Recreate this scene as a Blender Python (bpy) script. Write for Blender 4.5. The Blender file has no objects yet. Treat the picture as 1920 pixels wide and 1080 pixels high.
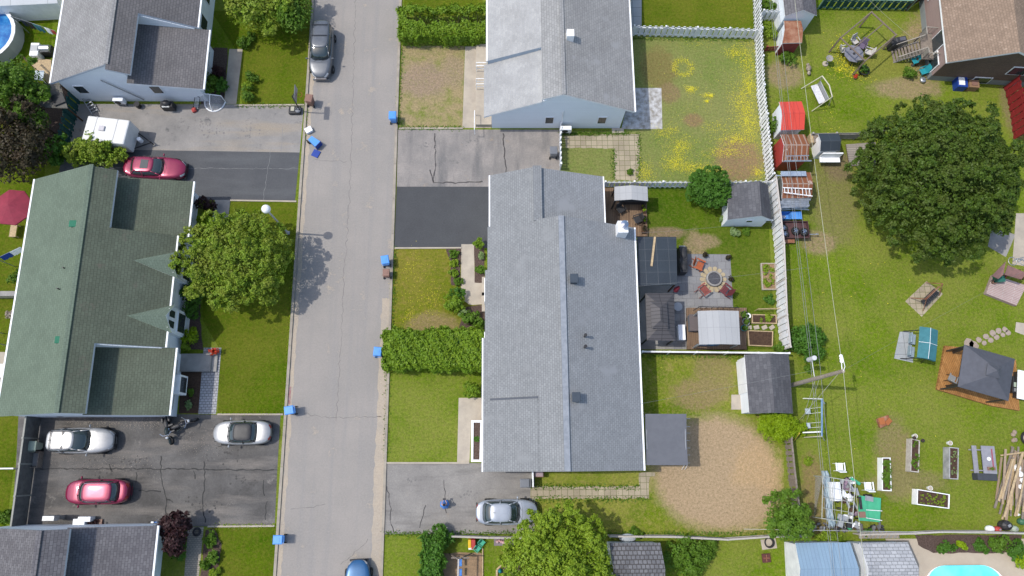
import bpy, math, random
import numpy as np
from mathutils import Vector, Matrix
random.seed(7); rng = np.random.default_rng(7)
R = math.radians; PI = math.pi
SC = bpy.context.scene; COL = SC.collection

# ---------------- camera, sky, sun, exposure ----------------
CAM_H = 55.0; FPX = 1350.0
_n = np.array([938-960., -(872-540.), -FPX]); _n /= np.linalg.norm(_n)
_Z = -_n
_r = np.array([917-960., 5360., -FPX]); _Y = _r-_Z*(_r@_Z); _Y /= np.linalg.norm(_Y)
_X = np.cross(_Y, _Z)
cam = bpy.data.objects.new('camera', bpy.data.cameras.new('camera')); COL.objects.link(cam)
cam.data.sensor_width = 36; cam.data.lens = FPX/1920*36; cam.data.clip_start = .5; cam.data.clip_end = 2000
M = Matrix(((_X[0], _X[1], _X[2], 0), (_Y[0], _Y[1], _Y[2], 0), (_Z[0], _Z[1], _Z[2], CAM_H), (0, 0, 0, 1)))
cam.matrix_world = M; SC.camera = cam
SUN_EL, SUN_AZ = 60.0, -4.0     # shadows fall toward +x, slightly -y
w = bpy.data.worlds.new("World"); SC.world = w; w.use_nodes = True
sky = w.node_tree.nodes.new('ShaderNodeTexSky'); sky.sky_type = 'NISHITA'; sky.sun_disc = False
sky.sun_elevation = R(SUN_EL); sky.sun_rotation = R(270-SUN_AZ); sky.air_density = 1.2; sky.dust_density = 2.0
bg = w.node_tree.nodes['Background']; w.node_tree.links.new(sky.outputs[0], bg.inputs[0]); bg.inputs[1].default_value = .15
sl = bpy.data.lights.new('sun', 'SUN'); sl.energy = 2.35; sl.angle = R(.6); sl.color = (1, .95, .87)
so = bpy.data.objects.new('sun', sl); COL.objects.link(so)
dv = Vector((math.cos(R(SUN_EL))*math.cos(R(SUN_AZ)), math.cos(R(SUN_EL))*math.sin(R(SUN_AZ)), -math.sin(R(SUN_EL))))
so.rotation_euler = dv.to_track_quat('-Z', 'Y').to_euler(); so.location = (-20, 5, 40)
SC.view_settings.view_transform = 'Standard'; SC.view_settings.look = 'None'
SC.view_settings.exposure = 0.56; SC.view_settings.gamma = 1
SC.cycles.max_bounces = 5; SC.cycles.transparent_max_bounces = 6

def P(px, py, z=0.):            # survey of the aerial view: a point of the place at height z
    v = np.array([px-960., -(py-540.), -FPX]); d = (v@_X, v@_Y, v@_Z); t = (z-CAM_H)/d[2]
    return Vector((d[0]*t, d[1]*t, z))

# ---------------- materials ----------------
MAT = {}
def newmat(name):
    m = bpy.data.materials.new(name); m.use_nodes = True; nt = m.node_tree
    return m, nt, nt.nodes['Principled BSDF']
def nd(nt, t, **k):
    n = nt.nodes.new(t)
    for a, b in k.items():
        if a.startswith('i_'):
            n.inputs[a[2:].replace('_', ' ')].default_value = b
        else: setattr(n, a, b)
    return n
def rgb(c): return (c[0], c[1], c[2], 1)
def coords(nt, swiz=None, rot=0, scale=(1, 1, 1)):
    tc = nd(nt, 'ShaderNodeTexCoord'); o = tc.outputs['Object']
    if rot or scale != (1, 1, 1):
        mp = nd(nt, 'ShaderNodeMapping'); mp.inputs['Rotation'].default_value = (0, 0, rot); mp.inputs['Scale'].default_value = scale
        nt.links.new(o, mp.inputs[0]); o = mp.outputs[0]
    if swiz:
        s = nd(nt, 'ShaderNodeSeparateXYZ'); c = nd(nt, 'ShaderNodeCombineXYZ'); nt.links.new(o, s.inputs[0])
        for i, ch in enumerate(swiz):
            if ch in 'XYZ': nt.links.new(s.outputs[ch], c.inputs[i])
            if ch == 'S':
                a = nd(nt, 'ShaderNodeMath', operation='ADD'); nt.links.new(s.outputs['X'], a.inputs[0]); nt.links.new(s.outputs['Y'], a.inputs[1]); nt.links.new(a.outputs[0], c.inputs[i])
        o = c.outputs[0]
    return o
def noise(nt, co, scale, detail=3, rough=.6, lo=.35, hi=.65):
    n = nd(nt, 'ShaderNodeTexNoise'); n.inputs['Scale'].default_value = scale; n.inputs['Detail'].default_value = detail; n.inputs['Roughness'].default_value = rough
    nt.links.new(co, n.inputs['Vector'])
    mr = nd(nt, 'ShaderNodeMapRange'); mr.inputs[1].default_value = lo; mr.inputs[2].default_value = hi
    nt.links.new(n.outputs['Fac'], mr.inputs[0]); return mr.outputs[0]
def mix(nt, fac, a, b, mode='MIX'):
    m = nd(nt, 'ShaderNodeMix', data_type='RGBA', blend_type=mode)
    for sock, v in ((m.inputs[0], fac), (m.inputs[6], a), (m.inputs[7], b)):
        if hasattr(v, 'is_output'): nt.links.new(v, sock)
        elif isinstance(v, (int, float)): sock.default_value = v
        else: sock.default_value = rgb(v)
    return m.outputs[2]
def bump(nt, bs, h, s, dist=.02):
    b = nd(nt, 'ShaderNodeBump'); b.inputs['Strength'].default_value = s; b.inputs['Distance'].default_value = dist
    nt.links.new(h, b.inputs['Height']); nt.links.new(b.outputs[0], bs.inputs['Normal'])
def K(c, f): return tuple(x*f for x in c)
def basic(name, c, c2=None, scale=3., rough=.7, metal=0., var=.12, bmp=.15, fine=40., spec=.3):
    if name in MAT: return MAT[name]
    m, nt, bs = newmat(name); co = coords(nt)
    c2 = c2 or K(c, 1-var)
    col = mix(nt, noise(nt, co, scale, 4), c, c2)
    f = noise(nt, co, fine, 2, lo=.3, hi=.7)
    col = mix(nt, f, col, mix(nt, 1., col, (1-var, 1-var, 1-var), 'MULTIPLY'))
    nt.links.new(col, bs.inputs['Base Color']); bs.inputs['Roughness'].default_value = rough; bs.inputs['Metallic'].default_value = metal
    bs.inputs['Specular IOR Level'].default_value = spec
    if bmp: bump(nt, bs, f, bmp)
    MAT[name] = m; return m
def bricky(name, c1, c2, mortar, w, h, ms, swiz='YX', rot=0, off=.5, rough=.85, nz=.2, bm=.3, big=.5, spec=.2, patch=None):
    if name in MAT: return MAT[name]
    m, nt, bs = newmat(name); co = coords(nt, swiz+'Z' if len(swiz) == 2 else swiz, rot)
    b = nd(nt, 'ShaderNodeTexBrick'); b.offset = off; b.inputs['Scale'].default_value = 1
    b.inputs['Color1'].default_value = rgb(c1); b.inputs['Color2'].default_value = rgb(c2); b.inputs['Mortar'].default_value = rgb(mortar)
    b.inputs['Brick Width'].default_value = w; b.inputs['Row Height'].default_value = h; b.inputs['Mortar Size'].default_value = ms; b.inputs['Mortar Smooth'].default_value = .2
    nt.links.new(co, b.inputs['Vector']); oc = coords(nt)
    col = mix(nt, noise(nt, oc, 14, 3, lo=.3, hi=.7), b.outputs['Color'], mix(nt, 1., b.outputs['Color'], (1-nz,)*3, 'MULTIPLY'))
    col = mix(nt, noise(nt, oc, big, 4), col, mix(nt, 1., col, (1-nz*.8,)*3, 'MULTIPLY'))
    if patch: col = mix(nt, noise(nt, oc, patch[1], 5, lo=patch[2], hi=patch[2]+.12), col, patch[0])
    nt.links.new(col, bs.inputs['Base Color']); bs.inputs['Roughness'].default_value = rough; bs.inputs['Specular IOR Level'].default_value = spec
    inv = nd(nt, 'ShaderNodeMath', operation='SUBTRACT'); inv.inputs[0].default_value = 1; nt.links.new(b.outputs['Fac'], inv.inputs[1])
    if bm: bump(nt, bs, inv.outputs[0], bm, .01)
    MAT[name] = m; return m
def grass(name, c1, c2, dry, amt=.5, patches=(), fine=.45):
    """turf: two greens, dry blades where the noise says so, worn patches (x,y,rx,ry,colour,soft)"""
    if name in MAT: return MAT[name]
    m, nt, bs = newmat(name); co = coords(nt)
    col = mix(nt, noise(nt, co, .35, 5, lo=.36, hi=.64), c1, c2)
    col = mix(nt, noise(nt, co, .16, 5, .6, lo=.4, hi=.62), col, mix(nt, .35, c2, dry))
    col = mix(nt, noise(nt, co, .9, 6, .7, lo=1.02-amt*.9, hi=1.2-amt*.9), col, dry)
    f3 = nd(nt, 'ShaderNodeMath', operation='MULTIPLY'); nt.links.new(noise(nt, co, 3.5, 7, .85, lo=.46, hi=.62), f3.inputs[0]); f3.inputs[1].default_value = .35+amt*.55
    col = mix(nt, f3.outputs[0], col, K(dry, .9))
    for (x, y, rx, ry, c, soft) in patches:
        s = nd(nt, 'ShaderNodeVectorMath', operation='SUBTRACT'); nt.links.new(co, s.inputs[0]); s.inputs[1].default_value = (x, y, 0)
        mu = nd(nt, 'ShaderNodeVectorMath', operation='MULTIPLY'); nt.links.new(s.outputs[0], mu.inputs[0]); mu.inputs[1].default_value = (1/rx, 1/ry, 0)
        ln = nd(nt, 'ShaderNodeVectorMath', operation='LENGTH'); nt.links.new(mu.outputs[0], ln.inputs[0])
        ad = nd(nt, 'ShaderNodeMath', operation='MULTIPLY_ADD'); nt.links.new(noise(nt, co, 1.3, 8, .9, lo=.2, hi=.8), ad.inputs[0]); ad.inputs[1].default_value = soft*1.3; nt.links.new(ln.outputs['Value'], ad.inputs[2])
        mr = nd(nt, 'ShaderNodeMapRange'); mr.inputs[1].default_value = 1+soft*.65+(.22 if soft > .3 else .13); mr.inputs[2].default_value = 1+soft*.65-(.22 if soft > .3 else .13); nt.links.new(ad.outputs[0], mr.inputs[0])
        g2 = nd(nt, 'ShaderNodeMath', operation='MULTIPLY'); nt.links.new(mr.outputs[0], g2.inputs[0]); nt.links.new(noise(nt, co, 4.5, 7, .9, lo=.3 if soft > .3 else .05, hi=.56 if soft > .3 else .4), g2.inputs[1])
        col = mix(nt, g2.outputs[0], col, c)
    f = noise(nt, co, 5.5, 6, .95, lo=.36, hi=.64)
    col = mix(nt, f, mix(nt, 1., col, (1-fine, 1-fine*.9, 1-fine), 'MULTIPLY'), mix(nt, 1., col, (1+fine*.75, 1+fine*.7, 1+fine*.8), 'MULTIPLY'))
    nt.links.new(col, bs.inputs['Base Color']); bs.inputs['Roughness'].default_value = 1.; bs.inputs['Specular IOR Level'].default_value = .0
    bump(nt, bs, f, .6, .06); MAT[name] = m; return m
def asphalt(name, c1, c2, scale=.4, fine=.2, stain=None, streak=None):
    if name in MAT: return MAT[name]
    m, nt, bs = newmat(name); co = coords(nt)
    col = mix(nt, noise(nt, co, scale, 6, .65, lo=.35, hi=.65), c1, c2)
    if streak: col = mix(nt, noise(nt, coords(nt, scale=streak[1]), 1., 5, .6, lo=.5, hi=.72), col, streak[0])
    if stain: col = mix(nt, noise(nt, co, stain[1], 6, .75, lo=stain[2], hi=stain[2]+.1), col, stain[0])
    f = noise(nt, co, 8, 5, .95, lo=.34, hi=.66)
    col = mix(nt, f, mix(nt, 1., col, (1-fine,)*3, 'MULTIPLY'), mix(nt, 1., col, (1+fine*.6,)*3, 'MULTIPLY'))
    nt.links.new(col, bs.inputs['Base Color']); bs.inputs['Roughness'].default_value = .9; bs.inputs['Specular IOR Level'].default_value = .15
    bump(nt, bs, f, .35, .02); MAT[name] = m; return m
def leafmat(name, c1, c2, c3=None, tr=.25):
    if name in MAT: return MAT[name]
    m, nt, bs = newmat(name); co = coords(nt); g = nd(nt, 'ShaderNodeNewGeometry')
    col = mix(nt, g.outputs['Random Per Island'], c1, c2)
    col = mix(nt, noise(nt, co, .8, 4, lo=.4, hi=.65), col, c3 or K(c1, .7))
    nt.links.new(col, bs.inputs['Base Color']); bs.inputs['Roughness'].default_value = .55; bs.inputs['Specular IOR Level'].default_value = .25
    t = nd(nt, 'ShaderNodeBsdfTranslucent'); nt.links.new(mix(nt, 1., col, (1.2, 1.35, .6), 'MULTIPLY'), t.inputs[0])
    mx = nd(nt, 'ShaderNodeMixShader'); mx.inputs[0].default_value = tr
    nt.links.new(bs.outputs[0], mx.inputs[1]); nt.links.new(t.outputs[0], mx.inputs[2]); nt.links.new(mx.outputs[0], nt.nodes['Material Output'].inputs[0])
    MAT[name] = m; return m
def gloss(name, c, rough=.25, metal=0., coat=0., spec=.5):
    if name in MAT: return MAT[name]
    m, nt, bs = newmat(name); co = coords(nt)
    nt.links.new(mix(nt, noise(nt, co, 2.5, 4), c, K(c, .88)), bs.inputs['Base Color'])
    bs.inputs['Roughness'].default_value = rough; bs.inputs['Metallic'].default_value = metal; bs.inputs['Coat Weight'].default_value = coat; bs.inputs['Coat Roughness'].default_value = .06
    bs.inputs['Specular IOR Level'].default_value = spec; MAT[name] = m; return m

white = basic('white_paint', (.84, .85, .86), (.74, .75, .76), 2, .6, var=.08)
pvc = basic('white_board', (.78, .79, .8), (.62, .63, .65), 1.2, .6, var=.12)
greym = basic('grey_metal', (.35, .36, .37), None, 3, .45, .4)
steel = basic('galvanised', (.5, .52, .54), (.3, .32, .34), 4, .35, .7)
darkm = basic('dark_metal', (.03, .03, .033), None, 3, .4, .3)
black = basic('black_plastic', (.025, .025, .028), (.04, .04, .042), 4, .45, var=.2)
navy = basic('navy_cloth', (.02, .03, .05), None, 4, .7)
conc = basic('concrete', (.42, .37, .3), (.34, .3, .25), 1.2, .9, var=.12)
conc2 = basic('concrete_grey', (.3, .29, .27), (.22, .21, .2), 1.2, .9, var=.15)
kerbm = basic('kerb_concrete', (.36, .32, .26), (.27, .24, .2), 1.5, .9, var=.2)
rust = basic('rusty_sheet', (.26, .09, .045), (.4, .22, .14), 2.2, .75, .15, var=.3)
redp = basic('red_paint', (.42, .05, .045), (.35, .06, .05), 3, .5, var=.15)
redw = basic('red_wood', (.28, .05, .045), (.18, .035, .035), 3, .7, var=.2)
wood = bricky('deck_wood', (.28, .19, .12), (.2, .13, .085), (.03, .02, .015), 2.2, .14, .008, 'YX', nz=.3)
woodo = bricky('orange_deck', (.45, .23, .08), (.34, .16, .05), (.05, .025, .01), 2.4, .14, .008, 'YX', rot=R(-14), nz=.3)
woodp = basic('pale_timber', (.5, .38, .22), (.36, .27, .17), 6, .8, var=.2)
woodg = basic('weathered_timber', (.26, .22, .18), (.17, .14, .12), 5, .85, var=.25)
woodb = basic('brown_timber', (.1, .055, .03), (.06, .035, .022), 5, .8, var=.25)
soil = basic('garden_soil', (.055, .032, .022), (.09, .055, .035), 6, .95, var=.35, bmp=.8, fine=14)
mulch = basic('mulch', (.075, .05, .04), (.13, .09, .075), 10, .95, var=.45, bmp=.9, fine=18)
sand = basic('dirt', (.3, .2, .12), (.22, .15, .09), 2, .95, var=.2, bmp=.4, fine=12)
glassm = gloss('window_glass', (.03, .04, .045), .06, 0, 0, .8)
carglass = gloss('car_glass', (.018, .03, .03), .05, 0, .5, .9)
chrome = gloss('chrome', (.6, .6, .62), .15, 1.)
lampw = gloss('lamp_globe', (.8, .8, .8), .2, 0, .6)
tyre = basic('tyre_rubber', (.02, .02, .02), None, 8, .8)
redl = gloss('tail_lamp', (.35, .02, .02), .2, 0, .5)
headl = gloss('head_lamp', (.6, .62, .65), .12, .2, .6)
blueb = basic('blue_bin_plastic', (.09, .29, .7), (.075, .25, .62), 4, .4, var=.08, bmp=0)
blued = basic('dark_blue_plastic', (.015, .05, .28), None, 4, .4, var=.08, bmp=0)
brownb = basic('brown_bin_plastic', (.23, .13, .1), None, 4, .5, var=.1, bmp=0)
greyb = basic('grey_bin_plastic', (.16, .17, .19), None, 4, .5, var=.1, bmp=0)
greenb = basic('green_plastic', (.05, .14, .08), None, 4, .5, var=.1, bmp=0)
lightg = basic('pale_green_plastic', (.35, .42, .34), None, 4, .5, var=.1, bmp=0)
tealf = basic('teal_canvas', (.045, .17, .2), (.035, .14, .165), 3, .75, var=.1)
tealp = basic('teal_plastic', (.02, .25, .3), None, 3, .5)
green_f = basic('green_fence_paint', (.012, .075, .07), (.008, .055, .055), 3, .6, var=.15)
greent = basic('green_painted_sheet', (.06, .36, .2), (.05, .3, .17), 2, .55, var=.1)
siding = bricky('white_siding', (.8, .84, .88), (.77, .81, .85), (.6, .64, .68), 60, .14, .012, 'SZ', nz=.05, bm=.3, rough=.6)
sidingb = bricky('brown_siding', (.3, .22, .2), (.28, .2, .185), (.15, .11, .1), 60, .14, .012, 'SZ', nz=.06, bm=.3, rough=.6)
brickb = bricky('brown_brick', (.19, .13, .1), (.15, .105, .085), (.1, .075, .06), .22, .07, .008, 'SZ', nz=.15)
found = basic('foundation', (.22, .24, .24), None, 2, .9)
sh_lg = bricky('light_grey_shingle', (.31, .312, .31), (.255, .257, .257), (.18, .182, .185),   .32, .19, .014, patch=((.24, .245, .25), 2.2, .6))
sh_bge = bricky('blue_grey_shingle_shade_lift', (.29, .3, .31), (.245, .255, .265), (.17, .178, .188), .25, .155, .013, nz=.16, patch=((.24, .248, .26), .5, .56))  # east slope colour lifted to soften its shade against the sunlit west slope
sh_bg = bricky('blue_grey_shingle', (.245, .255, .263), (.205, .214, .222), (.145, .152, .16), .25, .155, .013, nz=.16, patch=((.2, .208, .215), .5, .57))
sh_pale = bricky('pale_shingle', (.38, .38, .375), (.33, .33, .33), (.33, .34, .35),   .32, .19, .014, patch=((.3, .31, .32), 8., .64))
sh_gr = bricky('green_shingle', (.13, .17, .13), (.113, .148, .113), (.085, .11, .085),   .32, .19, .014, nz=.15)
sh_gre = bricky('green_shingle_worn_shaded', (.115, .136, .1), (.098, .114, .084), (.068, .08, .058), .32, .19, .014, nz=.2, patch=((.11, .1, .08), .6, .62))  # browner wear, with the sun-away slope's shade also put into the colour
sh_h1e = bricky('house_grey_shingle_shaded', (.175, .165, .165), (.14, .133, .135), (.085, .082, .085), .32, .19, .014, nz=.2)  # darker copy of the house grey: east-slope shade put into the colour
sh_lge = bricky('light_grey_shingle_shade_lift', (.335, .33, .32), (.285, .28, .275), (.2, .2, .2), .32, .19, .014, nz=.2, patch=((.27, .27, .27), .8, .58))  # east copy, colour raised to even out the slope's shade
sh_dk = bricky('dark_shingle', (.16, .155, .165), (.115, .11, .12), (.075, .073, .08),   .32, .19, .014, nz=.2)
sh_h1 = bricky('house_grey_shingle', (.28, .28, .28), (.235, .233, .235), (.14, .137, .14),   .32, .19, .014, nz=.2)
sh_br = bricky('brown_shingle', (.29, .21, .155), (.235, .17, .125), (.16, .12, .09), .25, .18, .014, nz=.2, patch=((.34, .26, .2), 3.5, .6))
sh_shed = bricky('shed_grey_shingle', (.125, .125, .135), (.09, .09, .1), (.075, .078, .086), .4, .24, .014, nz=.25)
sh_shx = bricky('shed_pale_shingle', (.42, .43, .45), (.32, .33, .35), (.2, .205, .215), .4, .22, .022, 'XY', nz=.15)
sh_slt = bricky('shed_slate_shingle', (.2, .2, .21), (.14, .14, .15), (.08, .075, .075), .3, .28, .035, 'XY', nz=.3, patch=((.2, .2, .2), 3., .66))
metalb = bricky('blue_ribbed_sheet', (.22, .32, .42), (.21, .3, .4), (.17, .25, .33), .25, 40, .02, 'XY', off=0, nz=.1, rough=.5)
metald = bricky('dark_ribbed_sheet', (.085, .08, .085), (.075, .072, .077), (.03, .03, .032), 40, .28, .02, 'XY', off=0, nz=.15, rough=.5)
canv = bricky('grey_canvas', (.36, .365, .37), (.34, .345, .35), (.3, .305, .31), .45, 40, .02, 'XY', off=0, nz=.08, rough=.8)
panel = bricky('dark_roof_panel', (.035, .045, .055), (.03, .038, .048), (.08, .09, .1), .9, .9, .012, 'XY', off=0, nz=.2, rough=.35, spec=.4)
slabs = bricky('paving_slabs', (.42, .36, .26), (.33, .28, .2), (.17, .17, .08), .45, .45, .02, 'XY', off=0, nz=.2)
slabg = bricky('grey_slabs', (.36, .38, .39), (.32, .34, .35), (.18, .19, .2), .9, .9, .02, 'XY', off=0, nz=.15)
tiles = bricky('grey_patio_tiles', (.27, .27, .27), (.22, .22, .23), (.14, .14, .14), .6, .6, .012, 'XY', nz=.2)
unip = bricky('interlocking_pavers', (.4, .4, .41), (.34, .34, .35), (.14, .14, .15), .28, .2, .02, 'XY', nz=.2)
unip2 = bricky('beige_pavers', (.38, .34, .28), (.31, .28, .23), (.15, .14, .12), .22, .14, .012, 'XY', nz=.2)
tarp = basic('dark_slate_canopy', (.085, .09, .11), (.07, .074, .09), 2, .7, var=.12)
redcl = basic('red_canvas', (.25, .03, .055), (.2, .025, .045), 3, .8, var=.12)
skin = basic('skin', (.5, .3, .22), None, 3, .6, bmp=0)
hairm = basic('dark_hair', (.02, .014, .012), None, 9, .5, bmp=0)
bluec = basic('blue_cloth', (.06, .16, .5), (.08, .25, .6), 5, .8)
LF = dict(
 hedge=leafmat('hedge_leaves', (.2, .3, .018), (.1, .18, .012), (.14, .24, .016)),
 maple=leafmat('big_tree_leaves', (.09, .155, .014), (.032, .068, .008), (.075, .105, .016)),
 street=leafmat('street_tree_leaves', (.24, .34, .025), (.1, .18, .014), (.19, .23, .028)),
 lime=leafmat('lime_leaves', (.26, .35, .025), (.13, .22, .014), (.19, .28, .02)),
 deep=leafmat('deep_green_leaves', (.085, .2, .02), (.04, .11, .012), (.065, .16, .016)),
 shrub=leafmat('shrub_leaves', (.12, .23, .018), (.06, .125, .01), (.1, .18, .018)),
 juni=leafmat('juniper_leaves', (.25, .36, .006), (.17, .27, .005), (.2, .3, .006)),
 purple=leafmat('purple_leaves', (.045, .012, .016), (.02, .01, .01), (.06, .03, .03)),
 brown=leafmat('bronze_leaves', (.05, .045, .02), (.03, .028, .014), (.06, .04, .022)),
 varieg=leafmat('variegated_leaves', (.3, .38, .2), (.12, .22, .05), (.2, .28, .1)),
 pale=leafmat('dry_grass_plume', (.45, .38, .33), (.3, .25, .22), (.35, .3, .25)),
 red=leafmat('red_petals', (.6, .04, .02), (.45, .1, .03), (.5, .05, .03)),
 yellow=leafmat('yellow_petals', (.72, .62, .02), (.6, .55, .03), (.7, .62, .05), .1),
)
bark = basic('bark', (.09, .065, .045), (.06, .045, .035), 8, .95, var=.3)
twig = basic('bare_twigs', (.2, .16, .13), (.1, .08, .065), 8, .95, var=.3)

# ---------------- mesh builder ----------------
def things_origin(p):
    o = Vector((0, 0, 0))
    while p is not None: o += p.location; p = p.parent
    return o
class MB:
    def __init__(s): s.v = []; s.f = []; s.m = []
    def add(s, vs, fs, mi=0):
        b = len(s.v); s.v += [tuple(v) for v in vs]; s.f += [tuple(i+b for i in f) for f in fs]; s.m += [mi]*len(fs); return s
    def box(s, c, d, rz=0, mi=0, rx=0, ry=0, mim=None):
        hx, hy, hz = d[0]/2, d[1]/2, d[2]/2
        rot = Matrix.Rotation(rz, 3, 'Z') @ Matrix.Rotation(ry, 3, 'Y') @ Matrix.Rotation(rx, 3, 'X')
        vs = [Vector(c)+rot@Vector((x, y, z)) for x, y, z in ((-hx, -hy, -hz), (hx, -hy, -hz), (hx, hy, -hz), (-hx, hy, -hz), (-hx, -hy, hz), (hx, -hy, hz), (hx, hy, hz), (-hx, hy, hz))]
        s.add(vs, [(0, 3, 2, 1), (4, 5, 6, 7), (0, 1, 5, 4), (1, 2, 6, 5), (2, 3, 7, 6), (3, 0, 4, 7)], mi); return s
    def bx(s, x0, x1, y0, y1, z0, z1, mi=0): return s.box(((x0+x1)/2, (y0+y1)/2, (z0+z1)/2), (x1-x0, y1-y0, z1-z0), 0, mi)
    def cyl(s, a, b, r0, r1=None, n=10, mi=0, cap=True):
        a = Vector(a); b = Vector(b); r1 = r0 if r1 is None else r1; d = (b-a).normalized()
        u = d.orthogonal().normalized(); v = d.cross(u)
        vs = []
        for c, r in ((a, r0), (b, r1)):
            for i in range(n): t = 2*PI*i/n; vs.append(c+u*math.cos(t)*r+v*math.sin(t)*r)
        fs = [(i, (i+1) % n, n+(i+1) % n, n+i) for i in range(n)]
        if cap: fs += [tuple(range(n-1, -1, -1)), tuple(range(n, 2*n))]
        return s.add(vs, fs, mi)
    def tube(s, pts, r, n=6, mi=0):
        for a, b in zip(pts[:-1], pts[1:]):
            if (Vector(a)-Vector(b)).length > 1e-4: s.cyl(a, b, r, r, n, mi)
        return s
    def prism(s, pts, z0, z1, mi=0, side=None):
        n = len(pts); vs = [(p[0], p[1], z0) for p in pts]+[(p[0], p[1], z1) for p in pts]
        if sum((pts[i][0]*pts[(i+1) % n][1]-pts[(i+1) % n][0]*pts[i][1]) for i in range(n)) < 0:
            vs = vs[:n][::-1]+vs[n:][::-1]
        s.add(vs, [tuple(range(n-1, -1, -1)), tuple(range(n, 2*n))], mi)
        b = len(s.v)-2*n
        for i in range(n): s.f.append((b+i, b+(i+1) % n, b+n+(i+1) % n, b+n+i)); s.m.append(mi if side is None else side)
        return s
    def slab(s, pts, th, mi=0, side=1):     # pts: top face (counter-clockwise from above), extruded straight down
        pts = [Vector(p) for p in pts]; n = len(pts)
        if sum((pts[i].x*pts[(i+1) % n].y-pts[(i+1) % n].x*pts[i].y) for i in range(n)) < 0: pts = pts[::-1]
        b = len(s.v); s.v += [tuple(p) for p in pts]+[(p.x, p.y, p.z-th) for p in pts]
        s.f.append(tuple(b+i for i in range(n))); s.m.append(mi)
        s.f.append(tuple(b+n+i for i in range(n-1, -1, -1))); s.m.append(side)
        for i in range(n): j = (i+1) % n; s.f.append((b+n+i, b+n+j, b+j, b+i)); s.m.append(side)
        return s
    def ball(s, c, r, nu=12, nv=8, mi=0, zmin=-1.):
        r = (r, r, r) if isinstance(r, (int, float)) else r; vs = []; fs = []
        for j in range(nv+1):
            ph = -PI/2+PI*j/nv; z = max(math.sin(ph), zmin)
            for i in range(nu): t = 2*PI*i/nu; vs.append((c[0]+r[0]*math.cos(ph)*math.cos(t), c[1]+r[1]*math.cos(ph)*math.sin(t), c[2]+r[2]*z))
        for j in range(nv):
            for i in range(nu): k = (i+1) % nu; fs.append((j*nu+i, j*nu+k, (j+1)*nu+k, (j+1)*nu+i))
        return s.add(vs, fs, mi)
    def lathe(s, c, prof, n=20, mi=0):
        vs = []; fs = []
        for r, z in prof:
            for i in range(n): t = 2*PI*i/n; vs.append((c[0]+r*math.cos(t), c[1]+r*math.sin(t), c[2]+z))
        for j in range(len(prof)-1):
            for i in range(n): k = (i+1) % n; fs.append((j*n+i, j*n+k, (j+1)*n+k, (j+1)*n+i))
        return s.add(vs, fs, mi)
    def loft(s, rings, mi=0, caps=True):
        n = len(rings[0]); vs = [v for r in rings for v in r]; fs = []
        for j in range(len(rings)-1):
            for i in range(n): k = (i+1) % n; fs.append((j*n+i, j*n+k, (j+1)*n+k, (j+1)*n+i))
        if caps: fs += [tuple(range(n-1, -1, -1)), tuple(range((len(rings)-1)*n, len(rings)*n))]
        return s.add(vs, fs, mi)
    def build(s, name, mats, parent=None, world=False, smooth=False, bevel=0, recalc=False):
        me = bpy.data.meshes.new(name); o = Vector((0, 0, 0))
        if world and parent is not None: o = things_origin(parent)
        me.from_pydata([(v[0]-o.x, v[1]-o.y, v[2]-o.z) for v in s.v], [], s.f)
        for m in (mats if isinstance(mats, (list, tuple)) else [mats]): me.materials.append(m)
        me.polygons.foreach_set('material_index', s.m)
        if smooth: me.polygons.foreach_set('use_smooth', [True]*len(me.polygons))
        me.update()
        ob = bpy.data.objects.new(name, me); COL.objects.link(ob); ob.parent = parent
        if recalc:
            import bmesh
            b = bmesh.new(); b.from_mesh(me); bmesh.ops.recalc_face_normals(b, faces=b.faces); b.to_mesh(me); b.free()
        if bevel:
            bm_ = ob.modifiers.new('bevel', 'BEVEL'); bm_.width = bevel; bm_.segments = 2; bm_.limit_method = 'ANGLE'
        return ob
def tag(o, label=None, cat=None, group=None, kind=None):
    if label: o['label'] = label
    if cat: o['category'] = cat
    if group: o['group'] = group
    if kind: o['kind'] = kind
    return o
def T(name, label, cat, loc, rot=0, group=None):
    o = bpy.data.objects.new(name, None); COL.objects.link(o); o.location = loc; o.rotation_euler = (0, 0, rot); o.empty_display_size = .2
    return tag(o, label, cat, group)
def struct(name, mb, m): return tag(mb.build(name, m), kind='structure')
def copy_tree(o, parent=None):
    c = o.copy(); COL.objects.link(c); c.parent = parent
    for ch in [x for x in o.children]: copy_tree(ch, c)
    return c
def again(src, label, loc, rot=0):
    c = copy_tree(src); c.location = loc; c.rotation_euler = (0, 0, rot); c['label'] = label; return c
def pts(l, z=0.): return [P(a, b, z) for a, b in l]
def sheet(name, poly, z, m, edge=None):
    ps = pts(poly)
    if edge:                        # ragged edge
        out = []
        for i in range(len(ps)):
            a, b = ps[i], ps[(i+1) % len(ps)]; k = max(1, int((b-a).length/.35))
            nrm = Vector((b.y-a.y, a.x-b.x, 0)).normalized()
            for q in range(k): out.append(a.lerp(b, q/k)+nrm*random.uniform(-edge, edge))
        ps = out
    mb = MB(); n = len(ps)
    if sum((ps[i].x*ps[(i+1) % n].y-ps[(i+1) % n].x*ps[i].y) for i in range(n)) < 0: ps = ps[::-1]
    mb.add([(p.x, p.y, z) for p in ps], [tuple(range(n))]); return struct(name, mb, m)
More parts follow.
